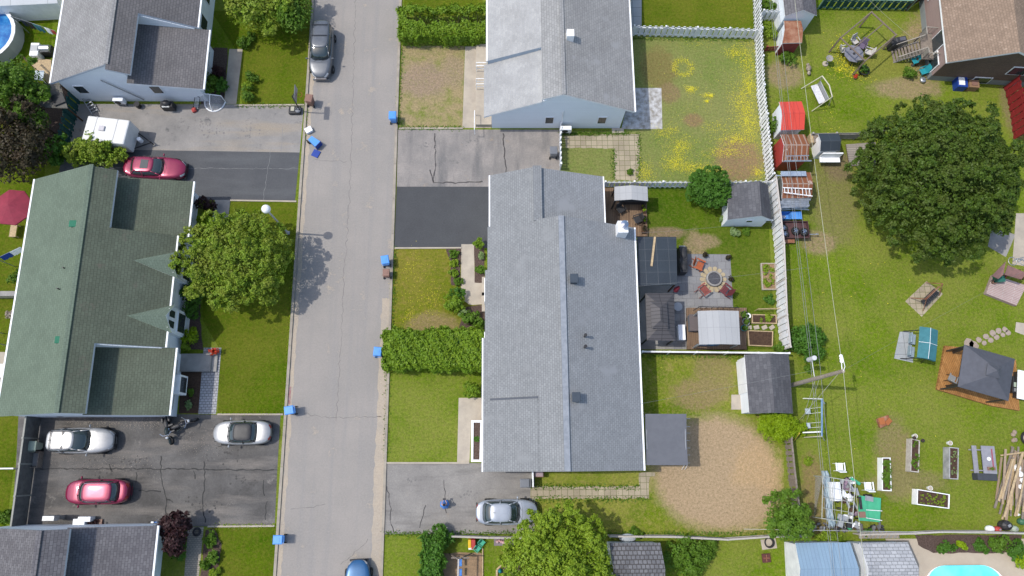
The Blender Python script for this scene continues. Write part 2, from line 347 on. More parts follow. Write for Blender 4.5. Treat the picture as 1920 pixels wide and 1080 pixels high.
def fastmesh(name, V, nper, mats, parent, world=True):
    o = things_origin(parent) if world and parent else Vector((0, 0, 0))
    V = V-np.array(o); n = len(V)//nper; me = bpy.data.meshes.new(name)
    me.vertices.add(len(V)); me.vertices.foreach_set('co', V.astype(np.float32).ravel())
    me.loops.add(len(V)); me.loops.foreach_set('vertex_index', np.arange(len(V), dtype=np.int32))
    me.polygons.add(n); me.polygons.foreach_set('loop_start', np.arange(0, len(V), nper, dtype=np.int32))
    try: me.polygons.foreach_set('loop_total', np.full(n, nper, dtype=np.int32))
    except Exception: pass
    me.materials.append(mats); me.update(); me.validate()
    ob = bpy.data.objects.new(name, me); COL.objects.link(ob); ob.parent = parent; return ob
def leaves(C, N, size, nrm=None, up=.5):
    """C: (n,3) centres, size scalar; leaf quads with normals biased to nrm/up"""
    n = len(C); d = rng.normal(size=(n, 3))
    if nrm is not None: d = d*.75+nrm*1.1
    d[:, 2] += up; d /= np.linalg.norm(d, axis=1)[:, None]
    a = np.cross(d, rng.normal(size=(n, 3))); a /= np.linalg.norm(a, axis=1)[:, None]+1e-9
    b = np.cross(d, a); s = size*rng.uniform(.6, 1.3, (n, 1))
    V = np.empty((n, 4, 3)); V[:, 0] = C-a*s; V[:, 1] = C-b*s*.55; V[:, 2] = C+a*s; V[:, 3] = C+b*s*.55
    return V.reshape(-1, 3)
def crown(c, r, n_cl, per, rc, leaf, lump=.22, low=-.35):
    """lobed crown: big lobes on a lumpy ellipsoid, leaf clumps on the lobes, leaves in the clumps"""
    c = np.array(c); r = np.array(r); nl = max(5, n_cl//9)
    d = rng.normal(size=(nl*4, 3)); d /= np.linalg.norm(d, axis=1)[:, None]; d = d[d[:, 2] > low][:nl]
    keep = []
    for k in range(len(d)):                      # spread the lobes
        if all(np.dot(d[k], d[m]) < 1-.9/nl for m in keep): keep.append(k)
    d = d[keep]; nl = len(d); rl = rc*rng.uniform(1.1, 2.3, nl)
    lc = c+d*(r-rl.mean()*.6)*(rng.uniform(.8, 1.06, nl)*(1+lump*rng.normal(0, .45, nl)))[:, None]
    k = rng.integers(0, nl, n_cl); dd = rng.normal(size=(n_cl, 3)); dd[:, 2] = np.abs(dd[:, 2])*.9-.15; dd += d[k]*.8; dd /= np.linalg.norm(dd, axis=1)[:, None]
    cc = lc[k]+dd*(rl[k]*rng.uniform(.75, 1.08, n_cl))[:, None]
    o = rng.normal(size=(n_cl, per, 3)); o /= np.linalg.norm(o, axis=2)[:, :, None]
    pos = cc[:, None, :]+o*(rc*.62*rng.uniform(.5, 1.3, (n_cl, 1, 1))*rng.uniform(.3, 1., (n_cl, per, 1)))*np.array([1, 1, .6])
    nr = o*.5+dd[:, None, :]*.6
    q = rng.normal(size=(int(n_cl*per*.55), 3)); q /= np.linalg.norm(q, axis=1)[:, None]; q[:, 2] = np.maximum(q[:, 2], low)  # inner leaves
    pos = np.concatenate([pos.reshape(-1, 3), c+q*r*rng.uniform(.3, .92, (len(q), 1))]); nr = np.concatenate([nr.reshape(-1, 3), q])
    k = pos[:, 2] > .05
    return leaves(pos[k], 0, leaf, nr[k])
def tree(name, label, cat, px, py, h, r, mat_, n_cl, per, rc, leaf, group=None, tr=.22, zc=None, lump=.22, at=None, rz=None):
    """px,py: where the crown's middle stands at height zc"""
    zc = zc if zc is not None else h*.62; rz = rz or h-zc
    c = P(px, py, zc) if at is None else Vector((at[0], at[1], zc)); t = T(name, label, cat, (c.x, c.y, 0), 0, group)
    rr = (r, r) if isinstance(r, (int, float)) else r
    mb = MB(); mb.cyl((0, 0, -.1), (0, 0, zc*.75), tr, tr*.65, 10)
    for i in range(7):
        a = 2*PI*i/7+random.random(); q = random.uniform(.4, .7)
        p1 = Vector((0, 0, zc*random.uniform(.45, .75))); p2 = Vector((rr[0]*q*.5*math.cos(a), rr[1]*q*.5*math.sin(a), zc*.95)); p3 = Vector((rr[0]*q*math.cos(a+.2), rr[1]*q*math.sin(a+.2), zc+rz*.3))
        mb.cyl(p1, p2, tr*.45, tr*.3, 6); mb.cyl(p2, p3, tr*.3, tr*.1, 6)
    mb.build('trunk', bark, t)
    V = crown((c.x, c.y, zc), (rr[0], rr[1], rz), n_cl, per, rc, leaf, lump); fastmesh('crown', V, 4, LF[mat_], t); return t
def shrub(name, label, px, py, r, h, mat_='shrub', dens=1., leaf=.1, cat='shrub', group=None, at=None, lump=.2, stem=True):
    rr = (r, r) if isinstance(r, (int, float)) else r; c = P(px, py, h*.5) if at is None else Vector((at[0], at[1], h*.5))
    t = T(name, label, cat, (c.x, c.y, 0), 0, group); A = rr[0]*rr[1]
    n = int(dens*(26*A*(1+h*.4)+12)); rc = max(.12, min(.42, .28*min(rr)))
    V = crown((c.x, c.y, h*.42), (rr[0]*.85, rr[1]*.85, h*.55), n, 26, rc, leaf, lump, -.25); fastmesh('foliage', V, 4, LF[mat_], t)
    if stem:
        mb = MB()
        for i in range(5): a = i*1.26; mb.cyl((0, 0, -.02), (rr[0]*.5*math.cos(a), rr[1]*.5*math.sin(a), h*.55), .03, .012, 5)
        mb.build('stem', bark, t)
    return t
def hedge(name, label, p0, p1, wid, h, mat_='hedge', dens=1., gap=None, leaf=.1, group=None):
    """clipped hedge whose ground centre line runs p0 -> p1 (world)"""
    p0 = Vector(p0); p1 = Vector(p1); L = (p1-p0).length; d = (p1-p0)/L; nv = Vector((-d.y, d.x, 0)); mid = (p0+p1)/2
    t = T(name, label, 'hedge', (mid.x, mid.y, 0), 0, group)
    def surf(n):
        a = rng.uniform(-L/2, L/2, n); b = rng.uniform(-wid/2, wid/2, n); z = np.full(n, float(h)); nr = np.tile([0, 0, 1.], (n, 1))
        return a, b, z, nr
    top = int(L*wid*330*dens); side = int((2*L+2*wid)*h*200*dens); n = top+side
    a, b, z, nr = surf(n); k = np.arange(n) >= top; ks = np.where(k)[0]
    per = rng.uniform(0, 2*L+2*wid, len(ks)); zz = h*np.sqrt(rng.uniform(0, 1, len(ks)))
    m1 = per < L; m2 = (per >= L) & (per < 2*L); m3 = (per >= 2*L) & (per < 2*L+wid); m4 = per >= 2*L+wid
    aa = np.where(m1, per-L/2, np.where(m2, per-1.5*L, np.where(m3, -L/2, L/2))); bb = np.where(m1, -wid/2, np.where(m2, wid/2, np.where(m3, per-2*L-wid/2, per-2*L-1.5*wid)))
    a[ks] = aa; b[ks] = bb; z[ks] = zz
    nx = np.where(m3, -1., np.where(m4, 1., 0)); ny = np.where(m1, -1., np.where(m2, 1., 0)); nr[ks] = np.stack([nx, ny, np.full(len(ks), .35)], 1)
    # soften the corners and roughen the face
    e = np.minimum(wid/2-np.abs(b), L/2-np.abs(a)); z = z-np.where(k, 0, .22*np.exp(-e/.16))
    lumpn = .1*np.sin(a*2.3+1)+.09*np.sin(a*5.1+b*3)+.09*np.sin(b*4.4+a)+.07*np.sin(a*11+b*7)+rng.normal(0, .08, n)
    a = a+nr[:, 0]*lumpn; b = b+nr[:, 1]*lumpn; z = np.maximum(z+nr[:, 2]*lumpn*1., .05)
    if gap:
        ga = (np.abs(b-gap[1]) < gap[2]/2*(1+.35*np.sin(a*2.9)+.25*np.sin(a*7.))) & (a > gap[0]) & (z > .5); keep = ~ga | (rng.uniform(0, 1, n) < .05)
        z = np.where(ga & keep, z*rng.uniform(.5, .9, n), z)
        a, b, z, nr = a[keep], b[keep], z[keep], nr[keep]
    W = np.stack([mid.x+a*d.x+b*nv.x, mid.y+a*d.y+b*nv.y, z], 1); N = np.stack([nr[:, 0]*d.x+nr[:, 1]*nv.x, nr[:, 0]*d.y+nr[:, 1]*nv.y, nr[:, 2]], 1)
    fastmesh('foliage', leaves(W, 0, leaf, N, .2), 4, LF[mat_], t)
    mb = MB(); rz = math.atan2(d.y, d.x)
    if not gap: mb.box((0, 0, (h-.3)/2), (L-.35, wid-.35, h-.3), rz); mb.build('inner_foliage', LF['deep'], t)
    mb = MB()
    for i in range(int(L*(14 if gap else 2))):
        aa = random.uniform(-L/2+.3, L/2-.2); b0 = (gap[1] if gap else 0)+random.uniform(-.5, .5)*(wid*.4 if gap else wid*.6)
        q = mid*0+d*aa+nv*b0; q2 = q+d*random.uniform(-.3, .3)+nv*random.uniform(-.35, .35)
        mb.cyl((q.x, q.y, 0), (q2.x, q2.y, h-.25 if gap else h-.35), .022, .012, 4)
    mb.build('branches', twig, t); return t

# ---------------- generic things ----------------
def gable(a, b, c, d, ze, zr, axis, over, t, roofm, wallm, th=.14, frac=.5, trim=white, base=0., gm=None, walls='wall', ridge_part=None):
    """roof outline a(SW) b(SE) c(NE) d(NW) in plan; ridge along y or x"""
    a, b, c, d = [Vector((q[0], q[1], 0)) for q in (a, b, c, d)]; Z = Vector((0, 0, 1))
    if axis == 'x': a, b, c, d = b, c, d, a      # turn so that ridge joins mid(a,b)-mid(d,c)
    r0 = a.lerp(b, frac); r1 = d.lerp(c, frac); mb = MB()
    mb.slab([a+Z*ze, r0+Z*zr, r1+Z*zr, d+Z*ze], th); mb.slab([r0+Z*zr, b+Z*ze, c+Z*ze, r1+Z*zr], th)
    rf = mb.build('roof', [roofm, trim], t, True)
    g = (a+b+c+d)/4
    def ins(p, q, s):  # inset p by over along both axes
        return p
    ex = (b-a).normalized(); ey = (d-a).normalized()
    A = a+ex*over+ey*over; B = b-ex*over+ey*over; C_ = c-ex*over-ey*over; D = d+ex*over-ey*over
    W1 = (b-a).length*frac; W2 = (b-a).length*(1-frac)
    zl = ze+(zr-ze)*over/W1-th*1.3; zr2 = ze+(zr-ze)*over/W2-th*1.3; zm = zr-th*1.3
    R0 = a.lerp(b, frac)+ey*over; R1 = d.lerp(c, frac)-ey*over
    v = [A+Z*base, B+Z*base, C_+Z*base, D+Z*base, A+Z*zl, B+Z*zr2, C_+Z*zr2, D+Z*zl, R0+Z*zm, R1+Z*zm]
    MB().add(v, [(0, 1, 5, 8, 4), (1, 2, 6, 5), (2, 3, 7, 9, 6), (3, 0, 4, 7), (0, 3, 2, 1), (4, 8, 9, 7), (8, 5, 6, 9)]).build(walls, wallm, t, True, recalc=True)
    return rf, (A, B, C_, D)
def window(t, c, wdt, hgt, nx, ny, frame=white, pane=glassm, name='window'):
    """window on a wall at world c facing (nx,ny)"""
    n = Vector((nx, ny, 0)).normalized(); rz = math.atan2(n.y, n.x)+PI/2; c = Vector(c)
    o = MB().box(c+n*.03, (wdt+.14, .06, hgt+.14), rz).build(name, frame, t, True)
    MB().box(c+n*.055-Vector((0, 0, 0)), (wdt, .05, hgt), rz).build('pane', pane, o, True)
    return o
def fence(label, path, h, m, bw=.14, gap=.02, th=.03, posts=2.4, name='board_fence', alt=0., group=None, rail=True, capm=None, tilt=0, cat='fence'):
    """path: world points; boards (one panel mesh), rails and single posts"""
    path = [Vector((p[0], p[1], 0)) for p in path]; t = T(name, label, cat, path[0], 0, group); bm_, rm = MB(), MB(); k = 0; pp = []
    for a, b in zip(path[:-1], path[1:]):
        d = b-a; L = d.length; d.normalize(); nv = Vector((-d.y, d.x, 0)); rz = math.atan2(d.y, d.x); n = max(1, int(L/(bw+gap)))
        for i in range(n):
            q = a+d*((i+.5)*L/n); s = (alt if k % 2 else -alt); k += 1; hh = h*random.uniform(.985, 1.01)
            bm_.box(q+nv*s+Vector((0, 0, hh/2+.04)), (L/n-gap, th, hh-.08), rz+tilt)
        if rail:
            for z in (h*.2, h*.82): rm.box((a+b)/2+Vector((0, 0, z))+(nv*0), (L, max(.02, alt*2-th-.004), .09), rz) if alt else rm.box((a+b)/2+Vector((0, 0, z))+nv*(th/2+.022), (L, .04, .09), rz)
        if capm: rm.box((a+b)/2+Vector((0, 0, h+.025)), (L, .12, .05), rz)
        np_ = max(1, round(L/posts)); pp += [a.lerp(b, i/np_) for i in range(np_)]
    pp.append(path[-1]); bm_.build('board_panel', m, t, True)
    if rm.v: rm.build('rail', capm or m, t, True)
    p0 = None
    for q in pp:
        if p0 is None: p0 = MB().box((0, 0, h/2+.03), (.1, .1, h+.06)).box((0, 0, h+.08), (.14, .14, .04)).build('post', capm or m, t)
        else: o = p0.copy(); COL.objects.link(o); p0b = o
        o = p0 if q is pp[0] else o; o.location = (q-path[0]); o.rotation_euler = (0, 0, rz)
    return t

# ================= GROUND AND PAVING =================
g1, g2, dry = (.07, .12, .012), (.105, .155, .02), (.235, .19, .08)
def pp_(px, py, rx, ry, c, soft): q = P(px, py); return (q.x, q.y, rx, ry, c, soft)
TAN = (.3, .22, .13)
field = grass('field_turf', (.095, .168, .006), (.145, .212, .014), (.25, .225, .07), .38, (
    pp_(1470, 140, 1.6, 1.3, TAN, .5), pp_(1560, 370, 2, 4, (.2, .18, .07), 1.), pp_(1735, 90, 1.8, 3., TAN, .8), pp_(1700, 165, 3., 1., TAN, .8),
    pp_(1572, 310, 1.2, 1.4, (.2, .15, .09), .6), pp_(1535, 455, 1.4, 1., TAN, .6), pp_(1680, 860, 1.5, 3, (.24, .19, .09), .8), pp_(1700, 905, 3., 1., (.22, .19, .08), .8),
    pp_(1900, 200, 1., 3, (.22, .18, .09), .7), pp_(1640, 120, 2.3, 1.6, (.2, .2, .04), .8), pp_(1530, 930, 1, 3, (.24, .17, .08), .8), pp_(1790, 130, 3, 1, TAN, .6)))
struct('ground', MB().add([(-300, -300, 0), (300, -300, 0), (300, 300, 0), (-300, 300, 0)], [(0, 1, 2, 3)]), field)
roadm = asphalt('street_asphalt', (.285, .262, .24), (.245, .23, .214), .25, .16, streak=((.24, .228, .218), (1.4, .05, 1)), stain=((.35, .3, .24), .5, .6))
XL, XR = -15.98, -8.62
def rect(name, x0, x1, y0, y1, z, m):
    return struct(name, MB().add([(x0, y0, z), (x1, y0, z), (x1, y1, z), (x0, y1, z)], [(0, 1, 2, 3)]), m)
rect('road', XL, XR, -60, 120, .004, roadm)
sandm = asphalt('gutter_grit', (.38, .32, .25), (.33, .29, .24), .6, .2)
sheet('gutter_strip', [(716, 560), (730, 560), (715, 1080), (694, 1080)], .0085, sandm, .08)
sheet('gutter_strip', [(588, 60), (594, 60), (527, 1080), (518, 1080)], .0085, sandm, .06)
for x, nm_ in ((XL-.11, 'kerb_left'), (XR+.11, 'kerb_right')):
    mb = MB(); y = -60
    while y < 120:
        L = 3.0; mb.bx(x-.1, x+.1, y+.01, y+L-.01, -.05, .1); y += L
    struct(nm_, mb, kerbm)
dwl = asphalt('driveway_light', (.27, .255, .24), (.195, .188, .18), .5, .2, stain=((.12, .12, .12), .8, .58), streak=((.28, .24, .19), (.12, .9, 1)))
dwd = asphalt('driveway_sealed', (.075, .078, .084), (.092, .095, .1), .4, .18, streak=((.105, .11, .115), (.1, .8, 1)))
dwn = asphalt('driveway_fresh', (.062, .064, .068), (.07, .073, .077), .5, .15)
dwb = asphalt('driveway_worn', (.07, .067, .064), (.135, .13, .125), .3, .24, stain=((.2, .185, .17), .7, .6), streak=((.19, .172, .155), (.13, .8, 1)))
dwm = asphalt('driveway_grey', (.28, .255, .235), (.19, .18, .172), .4, .22, stain=((.28, .23, .18), .6, .62), streak=((.13, .128, .128), (.9, .15, 1)))
dwr = asphalt('driveway_brown', (.255, .242, .225), (.19, .18, .17), .4, .22, stain=((.24, .2, .16), .7, .62), streak=((.12, .115, .11), (.12, 1., 1)))
sheet('driveway', [(140, 195), (570, 196), (562, 286), (120, 279)], .008, dwl)
sheet('driveway', [(120, 279), (562, 286), (553, 377), (100, 372)], .0075, dwd)
sheet('driveway', [(746, 243), (1050, 243), (1050, 350), (744, 350)], .008, dwm)
sheet('driveway', [(744, 350), (925, 350), (925, 465), (739, 465)], .0075, dwn)
sheet('driveway', [(35, 775), (526, 778), (520, 880), (30, 878)], .008, dwb)
sheet('driveway', [(30, 878), (520, 880), (515, 986), (20, 990)], .0075, dwb)
sheet('driveway', [(722, 868), (1003, 868), (1003, 1000), (717, 1002)], .008, dwr, .03)
# lawns
T_ = grass
lw_dry = T_('front_turf_dry', (.13, .19, .02), (.19, .22, .05), (.33, .26, .14), .72, (pp_(795, 150, 2., 1.6, (.3, .22, .16), .9), pp_(850, 135, 1, 1.5, (.3, .23, .15), .8)))
lw_mid = T_('front_turf', (.095, .17, .006), (.145, .215, .014), (.25, .225, .07), .36)
lw_yel = T_('weedy_turf', (.085, .14, .004), (.155, .18, .01), (.27, .2, .06), .5, (pp_(810, 610, 2., 1., (.27, .2, .1), .9),))
lw_l = T_('west_turf', (.052, .108, .004), (.09, .142, .007), (.18, .155, .03), .4)
lw_g = T_('thick_turf', (.042, .1, .004), (.08, .135, .008), (.18, .18, .04), .42, (pp_(1303, 470, .8, 1.6, TAN, .8), pp_(1245, 437, 1.8, .5, (.26, .18, .12), .6), pp_(1325, 453, 1., .6, TAN, .7)))
lw_p = T_('pale_turf', (.15, .205, .045), (.185, .225, .06), (.27, .24, .1), .45, (pp_(1385, 300, 1.9, 1.9, (.27, .17, .1), .8), pp_(1235, 130, 1.5, 2, (.2, .16, .06), .8), pp_(1300, 225, .8, .6, (.25, .16, .09), .6), pp_(1255, 175, .9, .9, (.24, .17, .09), .8)))
DIRT = (.39, .285, .175)
lw_s = T_('patchy_turf', (.085, .16, .004), (.155, .215, .012), (.33, .27, .09), .5, (pp_(1342, 886, 4.7, 4.15, DIRT, .3), pp_(1420, 900, 1.8, 2.8, (.45, .31, .17), 1.), pp_(1400, 950, 2., 1.6, DIRT, .5), pp_(1310, 740, 2, 1.2, (.27, .2, .1), 1.), pp_(1340, 700, 1.5, 2., (.25, .2, .09), 1.)))
sheet('lawn', [(395, 20), (584, 20), (573, 197), (455, 197), (440, 90)], .004, lw_l)
sheet('lawn', [(380, 377), (557, 378), (532, 776), (408, 776), (412, 655), (380, 600)], .004, lw_l)
sheet('lawn', [(400, 988), (518, 988), (513, 1090), (390, 1090)], .004, lw_l)
sheet('lawn', [(754, 86), (871, 86), (867, 240), (748, 240)], .004, lw_dry)
sheet('lawn', [(758, -20), (905, -20), (905, 30), (756, 30)], .004, lw_l)
sheet('lawn', [(740, 466), (910, 466), (908, 630), (733, 630)], .004, lw_yel)
sheet('lawn', [(732, 690), (900, 690), (895, 867), (723, 867)], .004, lw_mid)
sheet('lawn', [(717, 1003), (830, 1003), (830, 1090), (713, 1090)], .004, lw_mid)
sheet('lawn', [(1175, 66), (1425, 70), (1445, 345), (1050, 345), (1050, 245), (1175, 245)], .004, lw_p)
sheet('lawn', [(1190, -10), (1414, -10), (1424, 66), (1190, 64)], .004, lw_l)
sheet('lawn', [(1131, 350), (1437, 350), (1455, 655), (1190, 655), (1190, 440), (1131, 440)], .004, lw_g)
sheet('lawn', [(1190, 662), (1463, 662), (1470, 770), (1470, 1003), (1000, 1003), (1000, 870), (1190, 870)], .004, lw_s)
sheet('lawn', [(830, 1008), (1482, 1008), (1482, 1090), (830, 1090)], .004, lw_mid)
sheet('lawn', [(-60, 770), (40, 775), (10, 1000), (-90, 1000)], .004, lw_l)
sheet('lawn', [(-60, 10), (100, 20), (60, 780), (-150, 780)], .0035, lw_l)
sheet('sand_box', [(822, 1037), (904, 1037), (904, 1095), (815, 1095)], .009, sand, .06)
# concrete and paths
sheet('path', [(872, 87), (913, 87), (921, 240), (867, 240)], .008, conc)
sheet('path', [(865, 458), (889, 458), (890, 530), (912, 530), (912, 570), (882, 572), (864, 560)], .008, conc)
sheet('path', [(860, 746), (903, 746), (903, 790), (884, 790), (880, 867), (857, 867)], .008, conc)
sheet('path', [(430, 92), (455, 92), (443, 195), (420, 195)], .008, conc)
sheet('path', [(403, 375), (432, 375), (427, 415), (398, 415)], .008, conc2)
sheet('path', [(1183, 0), (1203, 0), (1203, 60), (1185, 60)], .008, slabg)
sheet('path', [(1183, 165), (1240, 165), (1242, 242), (1165, 242)], .009, basic('stained_concrete', (.55, .55, .55), (.25, .23, .2), 2.2, .9, var=.2))
sheet('path', [(1058, 254), (1200, 252), (1197, 338), (1152, 338), (1152, 279), (1062, 277)], .008, slabs, .05)
sheet('path', [(995, 912), (1198, 912), (1198, 886), (1228, 886), (1228, 892), (1218, 894), (1217, 935), (995, 935)], .0095, slabs, .04)
sheet('path', [(382, 652), (415, 652), (405, 776), (372, 776)], .0085, unip)
sheet('path', [(352, 988), (382, 988), (372, 1090), (345, 1090)], .0085, unip2)
sheet('path', [(340, 694), (380, 694), (372, 775), (335, 775)], .0065, soil)
sheet('path', [(1860, 425), (1904, 440), (1886, 482), (1852, 462)], .008, conc2)
sheet('path', [(1905, 400), (1940, 400), (1925, 500), (1898, 495)], .0085, conc)
sheet('path', [(-20, 660), (15, 660), (0, 770), (-30, 770)], .008, conc)
sheet('path', [(1660, 1010), (1960, 1010), (1960, 1100), (1680, 1100)], .008, basic('pool_surround', (.42, .36, .28), (.38, .32, .25), 1, .9, var=.08))
sheet('planting_bed', [(1715, 1003), (1915, 1003), (1912, 1030), (1880, 1037), (1750, 1037), (1722, 1022)], .012, mulch, .04)
sheet('planting_bed', [(836, 466), (864, 466), (864, 535), (846, 535), (845, 495)], .0085, mulch, .05)
sheet('planting_bed', [(889, 460), (908, 460), (908, 530), (890, 530)], .0085, mulch, .03)
sheet('planting_bed', [(870, 575), (910, 572), (910, 620), (860, 620)], .0085, mulch, .05)
sheet('planting_bed', [(386, 995), (402, 990), (415, 1020), (408, 1090), (375, 1090)], .0085, mulch, .05)
sheet('planting_bed', [(345, 455), (375, 455), (376, 600), (381, 655), (345, 655)], .0085, mulch, .05)
sheet('planting_bed', [(380, 90), (428, 90), (420, 195), (376, 195)], .0085, mulch, .05)
sheet('patio', [(1274, 476), (1369, 477), (1376, 600), (1380, 655), (1262, 655), (1262, 476)], .009, tiles)
sheet('patio', [(1199, 535), (1274, 535), (1276, 655), (1200, 655)], .0085, conc2)
sheet('patio', [(60, 160), (135, 160), (110, 270), (30, 270)], .008, mulch)
# tar-sealed cracks
def crackline(l, wd, z, mb, jit=.06):
    q = [P(a, b) for a, b in l]; out = []
    for a, b in zip(q[:-1], q[1:]):
        k = max(2, int((b-a).length/.25)); nv = Vector((-(b-a).y, (b-a).x, 0)).normalized()
        out += [a.lerp(b, i/k)+nv*random.uniform(-jit, jit) for i in range(k)]
    out.append(q[-1])
    for a, b in zip(out[:-1], out[1:]):
        nv = Vector((-(b-a).y, (b-a).x, 0)).normalized()*wd/2*random.uniform(.5, 1.2)
        mb.add([(p.x, p.y, z) for p in (a-nv, b-nv, b+nv, a+nv)], [(0, 1, 2, 3)])
mb = MB()
for l in ([(75, 879), (250, 879), (520, 881)], [(302, 855), (302, 895), (313, 940), (309, 985)], [(260, 920), (302, 922)], [(313, 935), (325, 942)], [(383, 865), (384, 905), (380, 940), (385, 980)], [(256, 885), (255, 905)], [(364, 882), (366, 898)], [(210, 885), (205, 870)], [(494, 900), (496, 930)], [(500, 940), (498, 975)]):
    crackline(l, .09, .0125, mb)
struct('crack_sealant', mb, basic('tar_dark', (.03, .03, .03), None, 4, .7))
mb = MB()
for l in ([(815, 250), (817, 300), (813, 342), (806, 318)], [(813, 342), (860, 343), (905, 340)], [(944, 250), (946, 300), (950, 315), (945, 330)]):
    crackline(l, .1, .0125, mb)
for l in ([(725, 912), (732, 940), (733, 975), (738, 998)], [(797, 947), (795, 965), (787, 990)], [(833, 900), (835, 930), (837, 962)]): crackline(l, .06, .0125, mb)
struct('crack_sealant', mb, basic('tar_grey', (.065, .06, .06), None, 4, .8))
mb = MB()
for l in ([(667, 0), (660, 240), (655, 380), (645, 520), (636, 700), (630, 790)], [(570, 775), (610, 783), (650, 783), (715, 781)], [(545, 955), (580, 952), (610, 945)], [(590, 300), (650, 303)], [(640, 1060), (690, 1010)]): crackline(l, .035, .0085, mb, .1)
struct('road_crack', mb, basic('crack_shade', (.17, .16, .15), None, 4, .9))
mb = MB()
for l in ([(508, 282), (500, 330), (494, 375)], [(530, 240), (528, 285)], [(125, 315), (480, 316), (560, 316)]): crackline(l, .03, .0125, mb, .05)
struct('driveway_joint', mb, basic('joint_light', (.22, .22, .22), None, 4, .9))
for nm_, l, col_ in (('oil_stain', [(430, 850, .9), (250, 870, .6), (180, 880, .8), (380, 945, .7), (455, 905, .6)], (.068, .065, .062)), ('oil_stain', [(840, 300, .5), (880, 265, .4), (800, 275, .35), (880, 930, .4), (770, 900, .3)], (.17, .163, .155)), ('oil_stain', [(400, 245, .7), (340, 238, .5), (470, 250, .45), (380, 230, .4)], (.18, .172, .165))):
    mb = MB()
    for px, py, r_ in l:
        c = P(px, py)
        for k in range(int(r_*40)):
            a = random.random()*6.28; q = random.random()**.7*r_*1.5; rr = random.uniform(.02, .1); n_ = 7; mb.add([(c.x+q*1.4*math.cos(a)+rr*random.uniform(.6, 1.2)*math.cos(2*PI*i/n_), c.y+q*.7*math.sin(a)+rr*random.uniform(.6, 1.2)*math.sin(2*PI*i/n_), .0128+k*.00002) for i in range(n_)], [tuple(range(n_))])
    struct(nm_, mb, basic('oil_%.3f' % col_[0], col_, None, 6, .8))
# concrete edgings of the plots
for l in ([(570, 197), (440, 198)], [(556, 378), (432, 376)], [(748, 241), (868, 241)], [(740, 465.5), (865, 465)], [(722, 868), (880, 868)], [(515, 986), (390, 987)], [(531, 777), (408, 777)]):
    a, b = P(*l[0]), P(*l[1]); d = b-a
    struct('edging_kerb', MB().box(((a+b)/2)+Vector((0, 0, .03)), (d.length, .12, .09), math.atan2(d.y, d.x)), conc)

# ================= HOUSES =================
def split_house(label, ys, yn, lows, roofm, east, name='house', XW=-35.4, XRG=-29.6, XE=-24.1, mids=None, dorm=(), loc=None):
    """side-split duplex: a gable roof; in `lows` spans the east slope stops at a step and a flatter lower roof runs on"""
    ZR, SL = 5.9, .485; ZW = ZR-SL*(XRG-XW); zE = lambda x: ZR-SL*(x-XRG); XS = -28.1; XL2 = -23.45
    t = T(name, label, 'house', (XRG, (ys+yn)/2, 0)); mb = MB(); th = .2
    mb.slab([(XW, ys, ZW), (XRG, ys, ZR), (XRG, yn, ZR), (XW, yn, ZW)], th)
    spans = sorted([(a, b, 1) for a, b in lows]+[(a, b, 0) for a, b in mids])
    for a, b, low in spans:
        xe = XS if low else XE
        mb.slab([(XRG, a, ZR), (xe, a, zE(xe)), (xe, b, zE(xe)), (XRG, b, ZR)], th, 2)
    rf = mb.build('roof', [roofm, basic('fascia', (.5, .54, .6), None, 2, .5, var=.05), east], t, True)
    for a, b in lows:
        z1, z0 = 3.75, 2.95
        lo = MB().slab([(XS-.9, a, z1+.12), (XL2, a, z0), (XL2, b, z0), (XS-.9, b, z1+.12)], .18).build('lower_roof', [east, white], t, True)
        MB().bx(XL2, XL2+.12, a, b, z0-.14, z0+.01).build('gutter', white, lo, True)
    for a, b in mids: MB().bx(XE, XE+.12, a, b, zE(XE)-.14, zE(XE)+.01).build('gutter', white, t, True)
    MB().bx(XW-.12, XW, ys, yn, ZW-.14, ZW+.01).build('gutter', white, t, True)
    MB().bx(XRG-.16, XRG+.16, ys+.02, yn-.02, ZR-.06, ZR+.025).build('ridge_cap', roofm, rf, True)
    # walls: section polygon swept in y, tall part and low parts
    def sweep(sec, y0, y1, nm='wall'):
        n = len(sec); v = [(x, y0, z) for x, z in sec]+[(x, y1, z) for x, z in sec]
        return MB().add(v, [tuple(range(n)), tuple(range(2*n-1, n-1, -1))]+[(i, i+n, (i+1) % n+n, (i+1) % n) for i in range(n)]).build(nm, siding, t, True, recalc=True)
    o = .5
    sweep([(XW+.6, 0), (XS-.9, 0), (XS-.9, zE(XS-.9)-.26), (XRG, ZR-.26), (XW+.6, ZW+SL*.6-.26)], ys+.1, yn-.06)
    for a, b in lows: sweep([(XS-.898, 0), (XL2-.75, 0), (XL2-.75, 2.85), (XS-.898, 3.6)], max(a+.06, ys+.1), b-.06)
    for a, b in mids: sweep([(XS-.898, 0), (XE-.3, 0), (XE-.3, zE(XE-.3)-.26), (XS-.898, zE(XS-.898)-.26)], a-.05, b+.05)
    return t, zE, XS, XL2
# --- house 1 (top left)
h1, zE, XS, XLL = split_house('white duplex with worn grey shingles and lower dark roof above the camper trailer', 29.55, 48., [(29.12, 34.42)], sh_h1, sh_h1e, mids=[(34.42, 48.)], XE=-24.25, dorm=())
for x in (-33.6, -27.6): window(h1, (x, 29.65, 2.0), .75, 1.0, 0, -1)
for y, z in ((30.6, 1.5), (33., 1.5)): window(h1, (XLL-.75, y, z), 1.3, 1.1, 1, 0)
for y in (35.8, 38.6): window(h1, (-24.55, y, 1.7), 1.2, 1.1, 1, 0)
MB().tube([(-31.2, 29.52, 3.6), (-29.3, 29.52, .5)], .05).build('downpipe', greym, h1, True)
MB().bx(-31.3, -30.9, 36.6, 37.3, 5.0, 5.7).build('roof_vent', black, h1, True)
